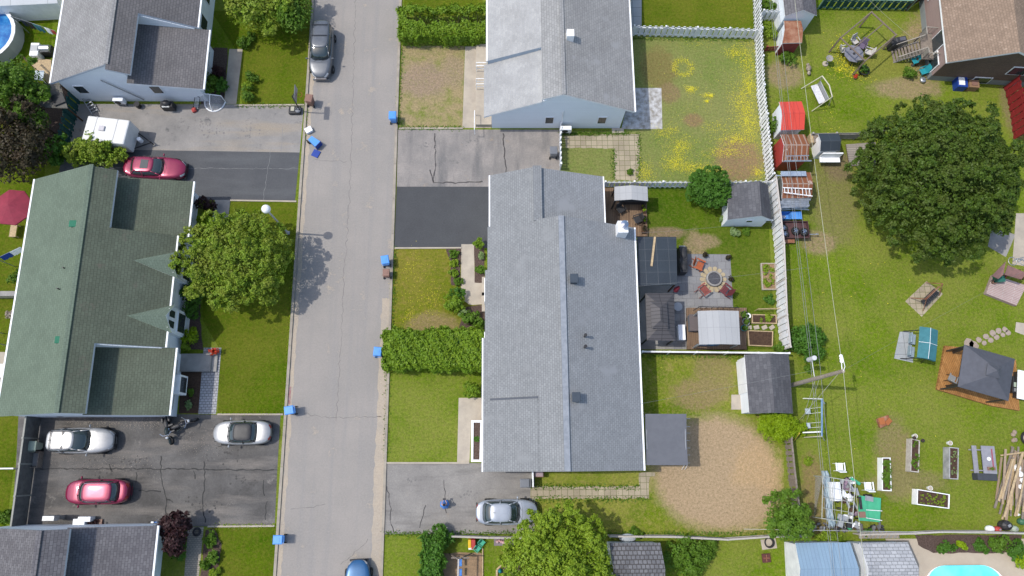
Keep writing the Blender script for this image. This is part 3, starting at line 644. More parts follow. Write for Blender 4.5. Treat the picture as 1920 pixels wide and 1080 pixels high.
# --- house 2 (green roof)
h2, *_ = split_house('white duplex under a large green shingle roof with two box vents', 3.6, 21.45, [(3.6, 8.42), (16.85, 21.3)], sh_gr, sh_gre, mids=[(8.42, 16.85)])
for px, py in ((140, 421), (114, 638)):
    q = P(px, py, 5.3); o = MB().box((q.x, q.y, 5.25), (.42, .42, .5)).box((q.x, q.y, 5.52), (.55, .5, .08)).build('roof_vent', basic('green_vent', (.015, .14, .08), None, 3, .7), h2, True, bevel=.04)
for px, py in ((119, 502), (108, 541)):
    q = P(px, py, 5.4); MB().cyl((q.x, q.y, 4.9), (q.x, q.y, 5.5), .05).build('vent_pipe', black, h2, True)
for px, py in ((342, 495), (322, 597)):        # two little gable roofs over bay windows
    q = P(px, py, 3.4); y = q.y; x0, x1 = -26.5, -23.75; zt = 4.42; mb = MB()
    mb.slab([(x0, y, zt+.02), (x1, y-1.05, 3.2), (x1, y, zt+.02)], .1); mb.slab([(x0, y, zt+.02), (x1, y, zt+.02), (x1, y+1.05, 3.2)], .1)
    dg = mb.build('gable_roof', [bricky('green_gable_shingle_lit', (.17, .22, .17), (.15, .195, .15), (.12, .15, .12), .32, .19, .014), white], h2, True)  # lighter green carries the brighter light on these gable slopes
    MB().add([(-23.95, y-.95, 0), (-23.95, y+.95, 0), (-23.95, y+.95, 3.2), (-23.95, y, 4.15), (-23.95, y-.95, 3.2), (-24.5, y-.95, 0), (-24.5, y+.95, 0), (-24.5, y+.95, 3.2), (-24.5, y, 4.15), (-24.5, y-.95, 3.2)], [(0, 1, 2, 3, 4), (9, 8, 7, 6, 5), (0, 4, 9, 5), (1, 6, 7, 2), (2, 7, 8, 3), (3, 8, 9, 4)]).build('bay_front', siding, h2, True, recalc=True)
    for dy in (-.38, .38): window(h2, (-23.95, y+dy, 3.15), .5, .85, 1, 0)
    window(h2, (-23.95, y, 1.5), 1.4, 1.1, 1, 0)
for y in (4.7, 7.3, 18.5, 20.3): window(h2, (XLL-.75, y, 1.5), 1.1, 1.1, 1, 0)
MB().bx(-23.9, -23.3, 5.2, 6.6, .8, 2.1).build('bay_window', white, h2, True)
MB().bx(-23.32, -23.27, 5.35, 6.45, 1., 1.95).build('pane', glassm, h2, True)
q = P(428, 651); MB().bx(-24.2, -21.9, 7.05, 8.4, 0, .32).bx(-21.9, -21.5, 7.05, 8.4, 0, .16).build('entry_step', conc2, h2, True)
# --- house 3 (bottom left)
y3 = P(100, 988, 3.2).y
h3, *_ = split_house('white house with dark grey shingles, its roof cut by the bottom edge', y3-16, y3, [(y3-16, y3)], sh_dk, sh_dk, mids=[])
window(h3, (XLL-.75, y3-1., 1.6), .9, 1., 1, 0)
for dy in (3.2, 4.3, 5.4): window(h3, (XLL-.75, y3-dy, 1.6), .8, 1.2, 1, 0)
MB().bx(-24.1, -22.2, y3-7.2, y3-6., 0, .3).build('entry_step', conc, h3, True)

# --- house 4 (top centre)
t = h4 = T('house', 'white house with pale weathered shingles beside the dandelion lawn', 'house', (4.9, 36, 0))
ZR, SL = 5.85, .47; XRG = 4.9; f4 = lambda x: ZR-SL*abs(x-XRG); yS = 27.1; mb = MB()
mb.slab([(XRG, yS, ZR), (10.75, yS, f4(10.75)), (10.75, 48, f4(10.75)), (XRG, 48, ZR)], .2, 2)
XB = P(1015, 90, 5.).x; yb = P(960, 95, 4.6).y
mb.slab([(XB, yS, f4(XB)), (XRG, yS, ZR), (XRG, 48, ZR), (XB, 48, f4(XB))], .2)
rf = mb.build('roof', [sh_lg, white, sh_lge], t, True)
MB().slab([(-.9, yb, f4(-.9)), (XB, yb, f4(XB)), (XB, 48, f4(XB)), (-.9, 48, f4(-.9))], .72).build('raised_roof', [sh_pale, basic('blue_flashing', (.4, .47, .55), None, 2, .6)], t, True)
MB().slab([(-1.2, yS-.12, f4(-1.2)-.5), (XB, yS-.02, f4(XB)-.38), (XB, yb, f4(XB)-.38), (-1.2, yb, f4(-1.2)-.5)], .2).build('lower_roof', [sh_pale, white], t, True)
MB().bx(10.75, 10.87, yS, 48, f4(10.75)-.14, f4(10.75)+.01).build('gutter', white, t, True)
MB().bx(-1.02, -.9, yb, 48, f4(-.9)-.14, f4(-.9)+.01).build('gutter', white, t, True)
MB().bx(XRG-.15, XRG+.15, yS+.02, 47.9, ZR-.06, ZR+.02).build('ridge_cap', sh_lg, rf, True)
sec = [(-.6, 0), (10.05, 0), (10.05, f4(10.05)-.27), (XRG, ZR-.27), (XB, f4(XB)-.62), (-.6, f4(-.6)-.74)]; n = len(sec)
MB().add([(x, yS+.12, z) for x, z in sec]+[(x, 47.5, z) for x, z in sec], [tuple(range(n)), tuple(range(2*n-1, n-1, -1))]+[(i, i+n, (i+1) % n+n, (i+1) % n) for i in range(n)]).build('wall', siding, t, True, recalc=True)
for px in (1030, 1128.5): q = P(px, 221, 1.5); window(t, (q.x, yS+.12, 1.5), .62, .95, 0, -1)
q = P(1069, 66, 5.9); MB().box((q.x, q.y, 5.8), (.55, .6, .9)).build('chimney', white, t, True)
MB().tube([(P(1056, 207, 3).x, yS+.06, 3.0), (P(1054, 232, 1).x, yS+.06, .4)], .05).build('downpipe', white, t, True)
MB().bx(9.4, 10.4, yS-.35, yS+.1, 0, .05).build('door_sill', conc, t, True)
st = T('porch_stair', 'concrete porch with white railings along the west wall of the pale-roofed house', 'porch', P(895, 165))
a = P(893, 88); b = P(922, 238); MB().bx(a.x, -.62, b.y, a.y, 0, .45).build('landing', conc, st, True)
for py in (122, 128, 152, 162): q = P(898, py, .9); MB().tube([(a.x+.05, q.y, .45), (a.x+.05, q.y, 1.3), (a.x+.9, q.y, 1.3), (a.x+.9, q.y, .45)], .03).tube([(a.x+.05, q.y, .85), (a.x+.9, q.y, .85)], .02).build('railing', white, st, True)
q = P(890, 228, .9); MB().tube([(q.x, q.y-.9, .45), (q.x, q.y-.9, 1.3), (q.x, q.y+.8, 1.3), (q.x, q.y+.8, .45)], .03).build('railing', white, st, True)

# --- house 5 (centre)
t = h5 = T('house', 'long blue-grey shingled duplex in the middle with two box vents and white chimney', 'house', (4.4, 10, 0))
ZR = 5.9; SL = .49; XRG = 4.45; f5 = lambda x: ZR-SL*abs(x-XRG); XW = -1.2; XE = 10.15; mb = MB(); yN = 17.45; yS = -.45
XN = 2.6; ZN = f5(XN)
mb.slab([(XRG, yS, ZR), (XE-.1, yS, f5(XE)), (XE+.08, yN, f5(XE)), (XRG, yN, ZR)], .2, 2)
mb.slab([(XW, yS, f5(XW)), (XRG, yS, ZR), (XRG, yN, ZR), (XN, yN, ZN), (XN, 17.45, ZN), (-.9, 17.45, f5(-.9)), (-.9, 14.1, f5(-.9)), (XW+.12, 14.1, f5(XW+.12)), (XW+.12, 9., f5(XW+.12)), (XW, 9., f5(XW))], .2)
rf = mb.build('roof', [sh_bg, white, sh_bge], t, True)
mb = MB(); mb.slab([(-.7, yN, f5(-.7)), (XN, yN, ZN), (XN, 21.6, ZN), (-.7, 21.6, f5(-.7))], .2)
mb.slab([(XN, yN, ZN), (8.0, yN, 3.12), (8.0, 21.6, 3.12), (XN, 21.6, ZN)], .2, 2); nr = mb.build('north_roof', [sh_bg, white, sh_bge], t, True)
MB().bx(XN-.1, XN+.55, yN-.1, 21.68, ZN-.3, ZN+.07).build('ridge_box', sh_bg, nr, True)
MB().bx(XRG-.2, XRG+.2, yS+.02, yN-.02, ZR-.1, ZR+.03).build('ridge_cap', basic('ridge_shingle', (.26, .28, .31), (.2, .22, .25), 4, .85), rf, True)
y1 = P(965, 748, 4.6).y
MB().slab([(XW+.3, yS+.05, f5(XW+.3)+.06), (2.6, yS+.05, f5(2.6)+.04), (2.6, y1, f5(2.6)+.04), (XW+.3, y1, f5(XW+.3)+.06)], .05).slab([(XW+.5, y1, f5(XW+.5)+.09), (2.6, y1, f5(2.6)+.07), (2.6, y1+.14, f5(2.6)+.07), (XW+.5, y1+.14, f5(XW+.5)+.09)], .08, 2, 2).build('overlay_roof', [sh_bg, sh_bg, basic('flashing_dark', (.07, .08, .1), None, 2, .6)], t, True)
MB().add([(XE-.1, yS, f5(XE)-.14), (XE+.02, yS, f5(XE)-.14), (XE+.2, yN, f5(XE)-.14), (XE+.08, yN, f5(XE)-.14), (XE-.1, yS, f5(XE)+.01), (XE+.02, yS, f5(XE)+.01), (XE+.2, yN, f5(XE)+.01), (XE+.08, yN, f5(XE)+.01)], [(0, 3, 2, 1), (4, 5, 6, 7), (0, 1, 5, 4), (1, 2, 6, 5), (2, 3, 7, 6), (3, 0, 4, 7)]).build('gutter', white, t, True)
MB().bx(8.0, 8.1, yN+.3, 21.6, 2.98, 3.13).build('gutter', white, t, True)
MB().bx(XW-.1, XW, yS, 9., f5(XW)-.14, f5(XW)+.01).build('gutter', white, t, True)
MB().bx(-.8, -.7, yN+.02, 21.6, f5(-.7)-.14, f5(-.7)+.01).build('gutter', white, t, True)
sec = [(XW+.45, 0), (XE-.55, 0), (XE-.55, f5(XE-.55)-.27), (XRG, ZR-.27), (XW+.45, f5(XW+.45)-.27)]; n = 5
MB().add([(x, yS+.25, z) for x, z in sec]+[(x, yN-.2, z) for x, z in sec], [tuple(range(n)), tuple(range(2*n-1, n-1, -1))]+[(i, i+n, (i+1) % n+n, (i+1) % n) for i in range(n)]).build('wall', siding, t, True, recalc=True)
sec = [(-.4, 0), (7.6, 0), (7.6, 2.9), (XN, ZN-.27), (-.4, f5(-.4)-.27)]
MB().add([(x, yN-.2, z) for x, z in sec]+[(x, 21.4, z) for x, z in sec], [tuple(range(n)), tuple(range(2*n-1, n-1, -1))]+[(i, i+n, (i+1) % n+n, (i+1) % n) for i in range(n)]).build('wall', siding, t, True, recalc=True)
for px, py in ((1076, 523), (1080, 745)): q = P(px, py, 5.9); MB().box((q.x, q.y, 5.8), (.5, .58, .55)).box((q.x, q.y, 6.1), (.58, .66, .07)).build('roof_vent', basic('slate_vent', (.05, .065, .085), None, 3, .8), t, True, bevel=.03)
for px, py in ((1098, 628), (1098, 649)): q = P(px, py, 5.8); MB().cyl((q.x, q.y, 5.1), (q.x, q.y, 5.78), .08).cyl((q.x, q.y, 5.78), (q.x, q.y, 5.84), .12).build('vent_pipe', black, t, True)
q = P(1172, 413, 5.3); ch = MB().box((q.x-.1, q.y-.35, 3.4), (.75, .9, 3.)).build('chimney', white, t, True)
MB().lathe((q.x-.05, q.y-.3, 4.9), [(.2, 0), (.2, .35), (.3, .36), (.3, .42), (0.01, .5)], 14).build('chimney_cap', chrome, ch, True)
for py in (548, 648, 720): q = P(908, py, 1.6); MB().bx(XW+.05, XW+.46, q.y-.9, q.y+.9, .9, 2.4).build('bay_window', white, t, True)
for py in (530, 560, 765): q = P(904, py, 1.6); MB().bx(XW-.18, XW+.4, q.y-.75, q.y+.75, 0, .5).build('entry_step', conc, t, True)

# --- house 6 (top right, brown)
ze = 3.3; A = P(1776, 117, ze); B = P(1760, -30, ze); C6 = P(1913, 97, 5.4); D6 = P(1893, -60, 5.4)
t = h6 = T('house', 'brown brick and siding house with tan shingle roof behind the big round tree', 'house', P(1820, 80))
ridge = C6-A; E6 = A+ridge*2; E6.z = ze; F6 = B+(D6-B)*2; F6.z = ze
MB().slab([A, C6, D6, B], .2).slab([C6, E6, F6, D6], .2).build('roof', [sh_br, white], t, True)
mb = MB(); ex = (Vector((ridge.x, ridge.y, 0))).normalized(); ey = (Vector((B.x-A.x, B.y-A.y, 0))).normalized()
a0 = Vector((A.x, A.y, 0))+ex*.35+ey*.35; LW = 2*Vector((ridge.x, ridge.y, 0)).length-.7; DL = 16.
zz = lambda s: 3.2 if s in (0, 1) else 5.1
v = [a0, a0+ex*LW, a0+ex*LW+ey*DL, a0+ey*DL]; up = Vector((0, 0, 1)); m_ = a0+ex*LW/2
vs = [v[0]+up*.7, v[1]+up*.7, v[1]+up*3.15, m_+up*5.1, v[0]+up*3.15]; vn = [x+ey*DL for x in vs]
MB().add([*vs, *vn], [(0, 1, 2, 3, 4), (9, 8, 7, 6, 5), (1, 6, 7, 2), (0, 5, 6, 1), (2, 7, 8, 3), (3, 8, 9, 4)]).build('brick_wall', brickb, t, True, recalc=True)
MB().add([vs[0], vs[4], vn[4], vn[0], *[x-ex*.05 for x in (vs[0], vs[4], vn[4], vn[0])]], [(0, 1, 2, 3), (7, 6, 5, 4), (0, 4, 5, 1), (1, 5, 6, 2), (2, 6, 7, 3), (3, 7, 4, 0)]).build('siding_wall', sidingb, t, True, recalc=True)
MB().prism([(p.x, p.y) for p in (v[0]+ex*.02+ey*.02-ex*.08, v[1], v[2], v[3]-ex*.08)], 0, .7).build('foundation', found, t, True)
rz6 = math.atan2(ex.y, ex.x)
def on_w(s, z): p = a0+ey*s-ex*.06; return Vector((p.x, p.y, z))
for s, wd, z, hh in ((1.0, 1.2, 1.2, 1.2), (7.6, 1.5, 2.1, 1.5), (10.2, 1.2, 2.4, .9)): window(t, on_w(s, z), wd, hh, -ex.x, -ex.y)
c_0 = P(1752, 88, 1.25); dr = window(t, on_w((c_0-a0).dot(ey), 2.25), 1.3, 1.9, -ex.x, -ex.y, name='patio_door')
def on_s(s, z): p = a0+ex*s-ey*.0; return Vector((p.x, p.y, z))
for s, z in ((4.2, .55), (6.2, 2.3)): window(t, on_s(s, z), 1.4, .8 if z < 1 else 1., -ey.x, -ey.y)
# stairs + landing
stp = T('wooden_stair', 'grey wooden deck stair with railings up to the brown house door', 'stair', P(1700, 100))
LZ = 1.25; l0 = on_w(3.6, 0); dk = MB(); c_ = P(1752, 88, LZ)
dk.box(c_, (2.3, 2.5, .12), rz6).build('landing', woodg, stp, True)
S0 = c_-ex*1.15-ey*.1; S1 = P(1672, 106); sd = Vector((S1.x-S0.x, S1.y-S0.y, 0)); ln = sd.length; sd.normalize(); sn = Vector((-sd.y, sd.x, 0)); mb = MB(); NS = 9
for i in range(NS): q = Vector((S0.x, S0.y, 0))+sd*((i+.5)*ln/NS); mb.box(q+up*(LZ*(1-(i+1)/(NS+.5))), (ln/NS*.85, 1.1, .05), math.atan2(sd.y, sd.x))
mb.build('treads', woodg, stp, True)
for s in (-.58, .58):
    a = Vector((S0.x, S0.y, LZ))+sn*s; b = a+sd*ln-up*LZ; mb = MB(); mb.tube([a+up*.9, b+up*.9], .04).tube([a-up*.1, b-up*.0], .06)
    for i in range(13): q = a.lerp(b, i/12); mb.tube([q, q+up*.9], .022, 4)
    mb.build('railing', basic('old_rail_wood', (.33, .3, .26), None, 4, .8), stp, True)
mb = MB(); cz = [c_+ex*1.1+ey*1.2, c_-ex*1.1+ey*1.2, c_-ex*1.1+ey*.55], [c_+ex*1.1-ey*1.2, c_-ex*1.1-ey*1.2, c_-ex*1.1-ey*.8]
for l in cz:
    mb.tube([x+up*.95 for x in l], .04)
    for a, b in zip(l[:-1], l[1:]):
        for i in range(9): q = a.lerp(b, i/8); mb.tube([q, q+up*.95], .02, 4)
mb.build('railing', MAT['old_rail_wood'], stp, True)
mb = MB()
for sx, sy in ((-1., -1.1), (-1., 1.1), (1., -1.1), (1., 1.1)): q = c_+ex*sx+ey*sy; mb.box((q.x, q.y, LZ/2-.06), (.12, .12, LZ-.12), rz6)
mb.build('post', woodb, stp, True)

# ================= SHEDS =================
def shed(label, px, ze, zr, axis, roofm, wallm, over=.12, frac=.5, name='shed', trim=white, th=.08):
    c = [P(x, y, ze) for x, y in px]; m = sum(c, Vector())/4
    t = T(name, label, 'shed', (m.x, m.y, 0)); gable(c[0], c[1], c[2], c[3], ze, zr, axis, over, t, roofm, wallm, th, frac, trim)
    return t, c
s1, c = shed('pale blue garden shed with dark shingle roof beside the round green tree', [(1364, 412), (1447, 412), (1440, 347), (1366, 347)], 2., 2.9, 'y', sh_shed, siding, frac=.68)
for px in (1405.5, 1442): q = P(px, 417, 1.5); window(s1, (q.x, min(c[0].y, c[1].y)+.12, 1.45), .42, .28, 0, -1)
s2, c = shed('dark-roofed shed with white double doors beside the leaning utility pole', [(1405, 775), (1487, 775), (1479, 665), (1396, 665)], 2.1, 2.8, 'y', sh_shed, siding, frac=.5)
q = P(1395, 706, 1.1); MB().bx(c[3].x+.0, c[3].x+.12, q.y-1.25, q.y+1.25, .05, 1.95).build('door', white, s2, True)
MB().prism(pts([(1371, 740), (1393, 740), (1395, 768), (1371, 768)]), .0, .05).build('door_slab', conc, s2, True)
s3, c = shed('white shed with brown shingle roof at the top beside the green fence', [(1472, 30), (1532, 29), (1524, -60), (1462, -60)], 2.5, 3.3, 'y', sh_dk, siding, frac=.45)
s4, c = shed('small shed with rusty corrugated roof and dark red front', [(1467, 81), (1504, 80), (1502, 39), (1470, 39)], 1.9, 2.2, 'x', rust, siding)
q = [P(1463, 91), P(1494, 91)]; MB().bx(c[0].x+.1, c[1].x-.15, c[0].y+.04, c[0].y+.13, 0, 1.8).build('front_panel', redw, s4, True)
s5, c = shed('small shed with bright red metal roof under the wires', [(1464, 244), (1508, 243), (1503, 190), (1461, 191)], 1.9, 2.35, 'x', bricky('red_ribbed', (.58, .07, .05), (.55, .065, .045), (.4, .05, .04), .5, 40, .02, 'XY', off=0, nz=.12, rough=.5), siding)
rustr = bricky('rust_ribbed_sheet', (.26, .1, .05), (.21, .085, .045), (.36, .27, .22), .42, 40, .05, 'XY', off=0, nz=.3, patch=((.55, .5, .46), 1.2, .62))
s6, c = shed('red-walled shed with streaked rusty metal roof', [(1467, 303), (1516, 302), (1509, 252), (1464, 252)], 2.1, 2.65, 'x', rustr, redp)
s7, c = shed('low shed with rusty roof loaded with ladder and metal sheets', [(1466, 372), (1522, 371), (1520, 323), (1464, 324)], 1.9, 2.25, 'x', rustr, steel)
s8, c = shed('small white hut with black roof beside a grey plank fence', [(1538, 284), (1575, 283), (1573, 251), (1534, 251)], 1.7, 2.0, 'x', panel, white)
q = P(1555, 292, .8); MB().box((q.x, c[0].y-.28, .75), (1.65, .5, .12)).box((q.x, c[0].y-.05, 1.15), (1.65, .1, .7)).build('counter', white, s8, True)
s9, c = shed('dark slate shed beside the large lime-green tree', [(1150, 1110), (1246, 1110), (1238, 1018), (1143, 1018)], 2.3, 3.2, 'x', sh_slt, siding)
s10, c = shed('shed with blue ribbed metal roof and white gable', [(1497, 1112), (1612, 1112), (1594, 1017), (1491, 1018)], 2.4, 3.0, 'x', metalb, pvc)
s11, c = shed('shed with pale grey shingles and white gable next to the pool', [(1626, 1110), (1722, 1110), (1702, 1017), (1612, 1018)], 2.4, 3.1, 'x', sh_shx, pvc)
# aluminium sheets, ladder, pipes lying on roofs and by the low shed
q = P(1492, 298, 2.4); MB().box((q.x, q.y, 2.5), (1.9, .5, .05), .03).box((q.x+.1, q.y-.35, 2.5), (2.3, .16, .06), .03).box((q.x+.2, q.y+.25, 2.52), (1.5, .2, .04), .06)
lad = T('ladder', 'white ladder lying on the rusty roof of the low shed', 'ladder', P(1495, 360, 2.3)); mb = MB(); mb.tube([(-1.15, .35, .05), (1.15, .25, .02)], .04).tube([(-1.1, -.05, .05), (1.15, -.35, .02)], .04); mb.build('rail', white, lad)
mb = MB()
for i in range(8): x = -1+i*.28; mb.tube([(x, .34-.04*(x+1), .04), (x, -.07-.13*(x+1), .04)], .025)
mb.build('rung', white, lad)
lad2 = T('ladder', 'grey sheet-metal ladder lying across the streaked rusty roof', 'ladder', P(1495, 297, 2.6)); mb = MB(); mb.tube([(-.9, .2, 0), (.95, .25, 0)], .04).tube([(-1.1, -.22, 0), (1.1, -.2, 0)], .06); mb.build('rail', steel, lad2)
mb = MB()
for i in range(7): mb.tube([(-.8+i*.27, .2, 0), (-.8+i*.27, -.2, 0)], .022)
mb.build('rung', steel, lad2)
mb = MB(); q = P(1493, 378, 1.8)
for i in range(5): mb.box((q.x+random.uniform(-.1, .1), q.y-.13*i+.2, 1.72-.05*i), (2.3, .16, .04), random.uniform(-.04, .04))
tag(mb.build('metal_sheets', steel), 'galvanised sheets stacked along the low rusty shed', 'metal sheets')
mb = MB(); q = P(1490, 387, 1.)
for i in range(7): mb.tube([(q.x-1.2+random.uniform(-.1, .2), q.y+random.uniform(-.3, .15), .5+.1*i), (q.x+1.1+random.uniform(-.2, .2), q.y+random.uniform(-.3, .15), .45+.1*i)], .035)
tag(mb.build('pipe_bundle', steel), 'bundle of metal pipes between the low shed and an open blue bin', 'pipes')
mb = MB(); q = P(1487, 326, 2.2); mb.box((q.x, q.y, 2.3), (2., .35, .04)).box((q.x-.2, q.y-.2, 2.32), (2.4, .08, .05))
tag(mb.build('roof_panel', basic('blue_grey_sheet', (.3, .35, .42), (.2, .25, .33), 6, .5)), 'blue-grey sheet laid on the top edge of a rusty roof', 'sheet')
q = P(1520, 264, 1.2); t = T('crate', 'stack of weathered wooden crates between rusty shed and white hut', 'crate', P(1521, 268)); MB().box((0, 0, .45), (.9, .8, .9)).build('slatted_side', woodp, t); MB().box((-.05, .0, .93), (.3, .8, .05)).box((.3, 0, .93), (.3, .8, .05)).build('lid', woodg, t)

# ================= FENCES =================
F1 = [P(1411, -25), P(1419, 180), P(1436, 342)]
fence('tall white board fence along the dandelion lawn, alternating boards', F1, 1.85, pvc, bw=.15, gap=.03, th=.025, alt=.035, name='white_fence')
fence('tall white board fence between the two yards beside the dark shed roof', [P(1438, 348), P(1452, 470), P(1457, 600), P(1463, 658)], 2.0, pvc, bw=.22, gap=.025, th=.025, alt=.025, name='white_fence', capm=basic('cap_timber', (.5, .46, .42), None, 4, .8))
fence('short white board fence north of the dandelion lawn', [P(1184, 67), P(1300, 70), P(1418, 73)], 1.45, pvc, bw=.2, gap=.04, alt=.05, name='white_fence')
fence('white board fence between dandelion lawn and the deck of the long house', [P(1131, 352), P(1290, 352), P(1437, 351)], 1.3, pvc, bw=.16, gap=.04, alt=.04, name='white_fence')
fence('short white board fence by the top shed', [P(1421, 39), P(1456, 38)], 1.5, pvc, bw=.16, gap=.04, alt=.04, name='white_fence')
fence('low white fence beside the wall-mounted heat pump of the pale house', [P(1050, 243), P(1049, 280), P(1050, 318)], 1.2, pvc, bw=.16, gap=.05, alt=.05, name='white_fence')
fence('dark green board fence at the top of the big yard', [P(1533, 17), P(1700, 20)], 1.4, green_f, bw=.24, gap=.06, alt=.05, capm=basic('green_rail', (.18, .3, .22), None, 3, .6), name='green_fence')
fence('dark green lattice fence beside the camper trailer', [P(152, 185), P(143, 225), P(132, 272)], 1.8, green_f, bw=.2, gap=.08, alt=.04, name='green_fence')
fence('grey weathered fence beside the small hut with a black roof', [P(1650, 253), P(1600, 261), P(1513, 262)], 1.2, basic('silver_planks', (.36, .35, .33), (.24, .23, .22), 4, .8), bw=.26, gap=.03, alt=.0, name='plank_fence')
fence('weathered picket fence beside the bare soil circle', [P(1470, 822), P(1478, 900), P(1485, 953)], 1.4, woodg, bw=.3, gap=.12, name='picket_fence', capm=woodg)
fence('dark solid board fence at the end of the two-car driveway', [P(50, 988), P(66, 870), P(78, 776)], 1.75, basic('dark_grey_timber', (.15, .15, .14), (.1, .1, .095), 3, .8), bw=.28, gap=.0, name='plank_fence', capm=basic('pale_cap', (.3, .3, .27), None, 4, .8))
fence('white-topped dark fence behind the grey canvas shelter', [P(1200, 663), P(1300, 664), P(1470, 666)], 1., woodb, bw=.2, gap=.02, name='plank_fence', capm=pvc)
fence('low wooden fence south of the silver hatchback', [P(832, 1003), P(915, 1006), P(1000, 1007)], .9, woodg, bw=.16, gap=.03, name='plank_fence', capm=basic('grey_cap', (.4, .37, .33), None, 4, .8))
fence('low wooden fence behind the dark slate shed and soil circle', [P(1140, 1003), P(1260, 1004), P(1355, 1009), P(1430, 1004), P(1500, 1003)], 1.1, woodg, bw=.14, gap=.1, name='plank_fence', capm=MAT['grey_cap'], tilt=.15)
fence('curved grey fence along the mulch bed by the pool', [P(1600, 1000), P(1700, 998), P(1750, 995), P(1830, 995), P(1935, 999)], 1., basic('slate_fence', (.1, .1, .11), None, 4, .8), bw=.2, gap=.01, name='plank_fence', capm=MAT['grey_cap'])
fence('red board fence beside the brown house', [P(1882, 165), P(1892, 205), P(1900, 262)], 1.9, basic('fence_red', (.22, .018, .022), None, 3, .6), bw=.28, gap=.03, alt=.03, name='red_fence')
fence('red board fence at the right edge near the brown house', [P(1903, 178), P(1925, 262)], 1.9, MAT['fence_red'], bw=.28, gap=.03, alt=.03, name='red_fence')
fence('low dark red fence joining the rusty shed to the white board fence', [P(1433, 97), P(1475, 94), P(1488, 95)], .75, redw, bw=.18, gap=.05, name='red_fence')
fence('brown fence at the corner of the brown house', [P(1698, 20), P(1740, -8)], 1.6, woodb, bw=.2, gap=.02, name='plank_fence')
t = T('garden_wall', 'pale concrete wall west of the green-roofed house', 'wall', P(-5, 556)); mb = MB(); a, b = P(-60, 556), P(45, 556); mb.bx(a.x, b.x, a.y-.15, a.y+.15, 0, .9); mb.build('masonry', conc, t, True); MB().bx(a.x, b.x, a.y-.19, a.y+.19, .9, .97).build('coping', conc2, t, True)
a, b = P(-60, 879), P(33, 879); t = tag(MB().bx(a.x, b.x, a.y-.05, a.y+.05, 0, .5).build('low_fence', pvc), 'thin white rail between the two west lawns', 'fence')

# ================= TREES, HEDGES, SHRUBS =================
hedge('hedge', 'long solid clipped hedge reaching the street in front of the long grey house', P(724, 660, .2), P(913, 660, .2), 2.85, 1.9, dens=1.15)
o = P(828, 57); hedge('hedge', 'clipped hedge with bare gap along its middle by the pale-roofed house', P(752, 60, 0), P(925, 60, 0), 2.75, 1.7, dens=1.15, gap=(-3.3, .3, 1.0), leaf=.1)
hedge('hedge', 'narrow hedge beside the sandy play area at the bottom', P(815, 1003), P(811, 1100), 1.3, 1.7, 'deep', leaf=.1)
shrub('shrub', 'bushy end of the narrow hedge above the play area', 828, 1012, 1.0, 1.6, 'deep')
tree('round_tree', 'huge dense round maple in the right-hand yard', 'tree', 1757, 335, 7.5, (6.2, 6.3), 'maple', 2300, 34, .4, .1, tr=.3, zc=3.4, lump=.07)
tree('street_tree', 'bushy yellow-green tree beside the street lamp casting shade on the road', 'tree', 446, 484, 5.3, (4.1, 3.8), 'street', 950, 42, .33, .085, tr=.2, zc=3.1, lump=.12)
tree('leafy_tree', 'large lime-green tree at the bottom edge', 'tree', 1043, 1062, 5., (4.1, 3.6), 'lime', 700, 46, .36, .09, tr=.2, zc=3., lump=.2)
tree('small_tree', 'small dark green round tree beside the pale blue shed', 'tree', 1329, 354, 3., (1.85, 1.75), 'deep', 460, 40, .2, .07, tr=.12, zc=1.6, lump=.0)
tree('garden_tree', 'dark green tree over the fence beside the shed with a blue roof', 'tree', 1475, 975, 3.8, (1.7, 1.7), 'shrub', 75, 60, .42, .1, tr=.12, zc=2.4)
tree('garden_tree', 'light green tree at top left corner of the lawn beside the parked van', 'tree', 548, 20, 3.6, (1.9, 2.2), 'shrub', 90, 60, .45, .11, tr=.12, zc=2.2)
tree('garden_tree', 'large grey-green tree in front of the top left house', 'tree', 486, 12, 4.2, (3.2, 2.4), 'street', 120, 60, .5, .12, tr=.15, zc=2.5)
tree('garden_tree', 'green tree left of the small covered patio', 'tree', 22, 160, 5., (2.6, 2.3), 'shrub', 150, 60, .5, .12, tr=.15, zc=3.)
tree('garden_tree', 'bronze-leaved tree at the left edge above the red umbrella', 'tree', 30, 270, 5., (2.9, 3.6), 'brown', 190, 60, .5, .12, tr=.15, zc=3.)
tree('garden_tree', 'light green young tree below the small covered patio', 'tree', 66, 224, 4., (1.2, 1.1), 'shrub', 50, 60, .35, .1, tr=.1, zc=2.6)
shrub('shrub', 'large grey-green shrub behind the roof of the green house', 172, 286, (2.9, 1.4), 2.4, 'street')
shrub('shrub', 'dark shrub at the corner of the green roof', 105, 285, (1.3, 1.3), 2.4, 'deep')
shrub('shrub', 'round green bush in the big yard under the wires', 1513, 636, 1.55, 1.6, 'deep', dens=1.3)
shrub('shrub', 'yellow-green juniper between the dark-roofed shed and picket fence', 1460, 799, (1.5, 1.15), 1.7, 'juni', dens=5.5, leaf=.055, lump=.03)
shrub('shrub', 'narrow arm of yellow-green juniper under the wires', 1492, 802, (.9, .6), 1.2, 'juni', dens=2.6, leaf=.07)
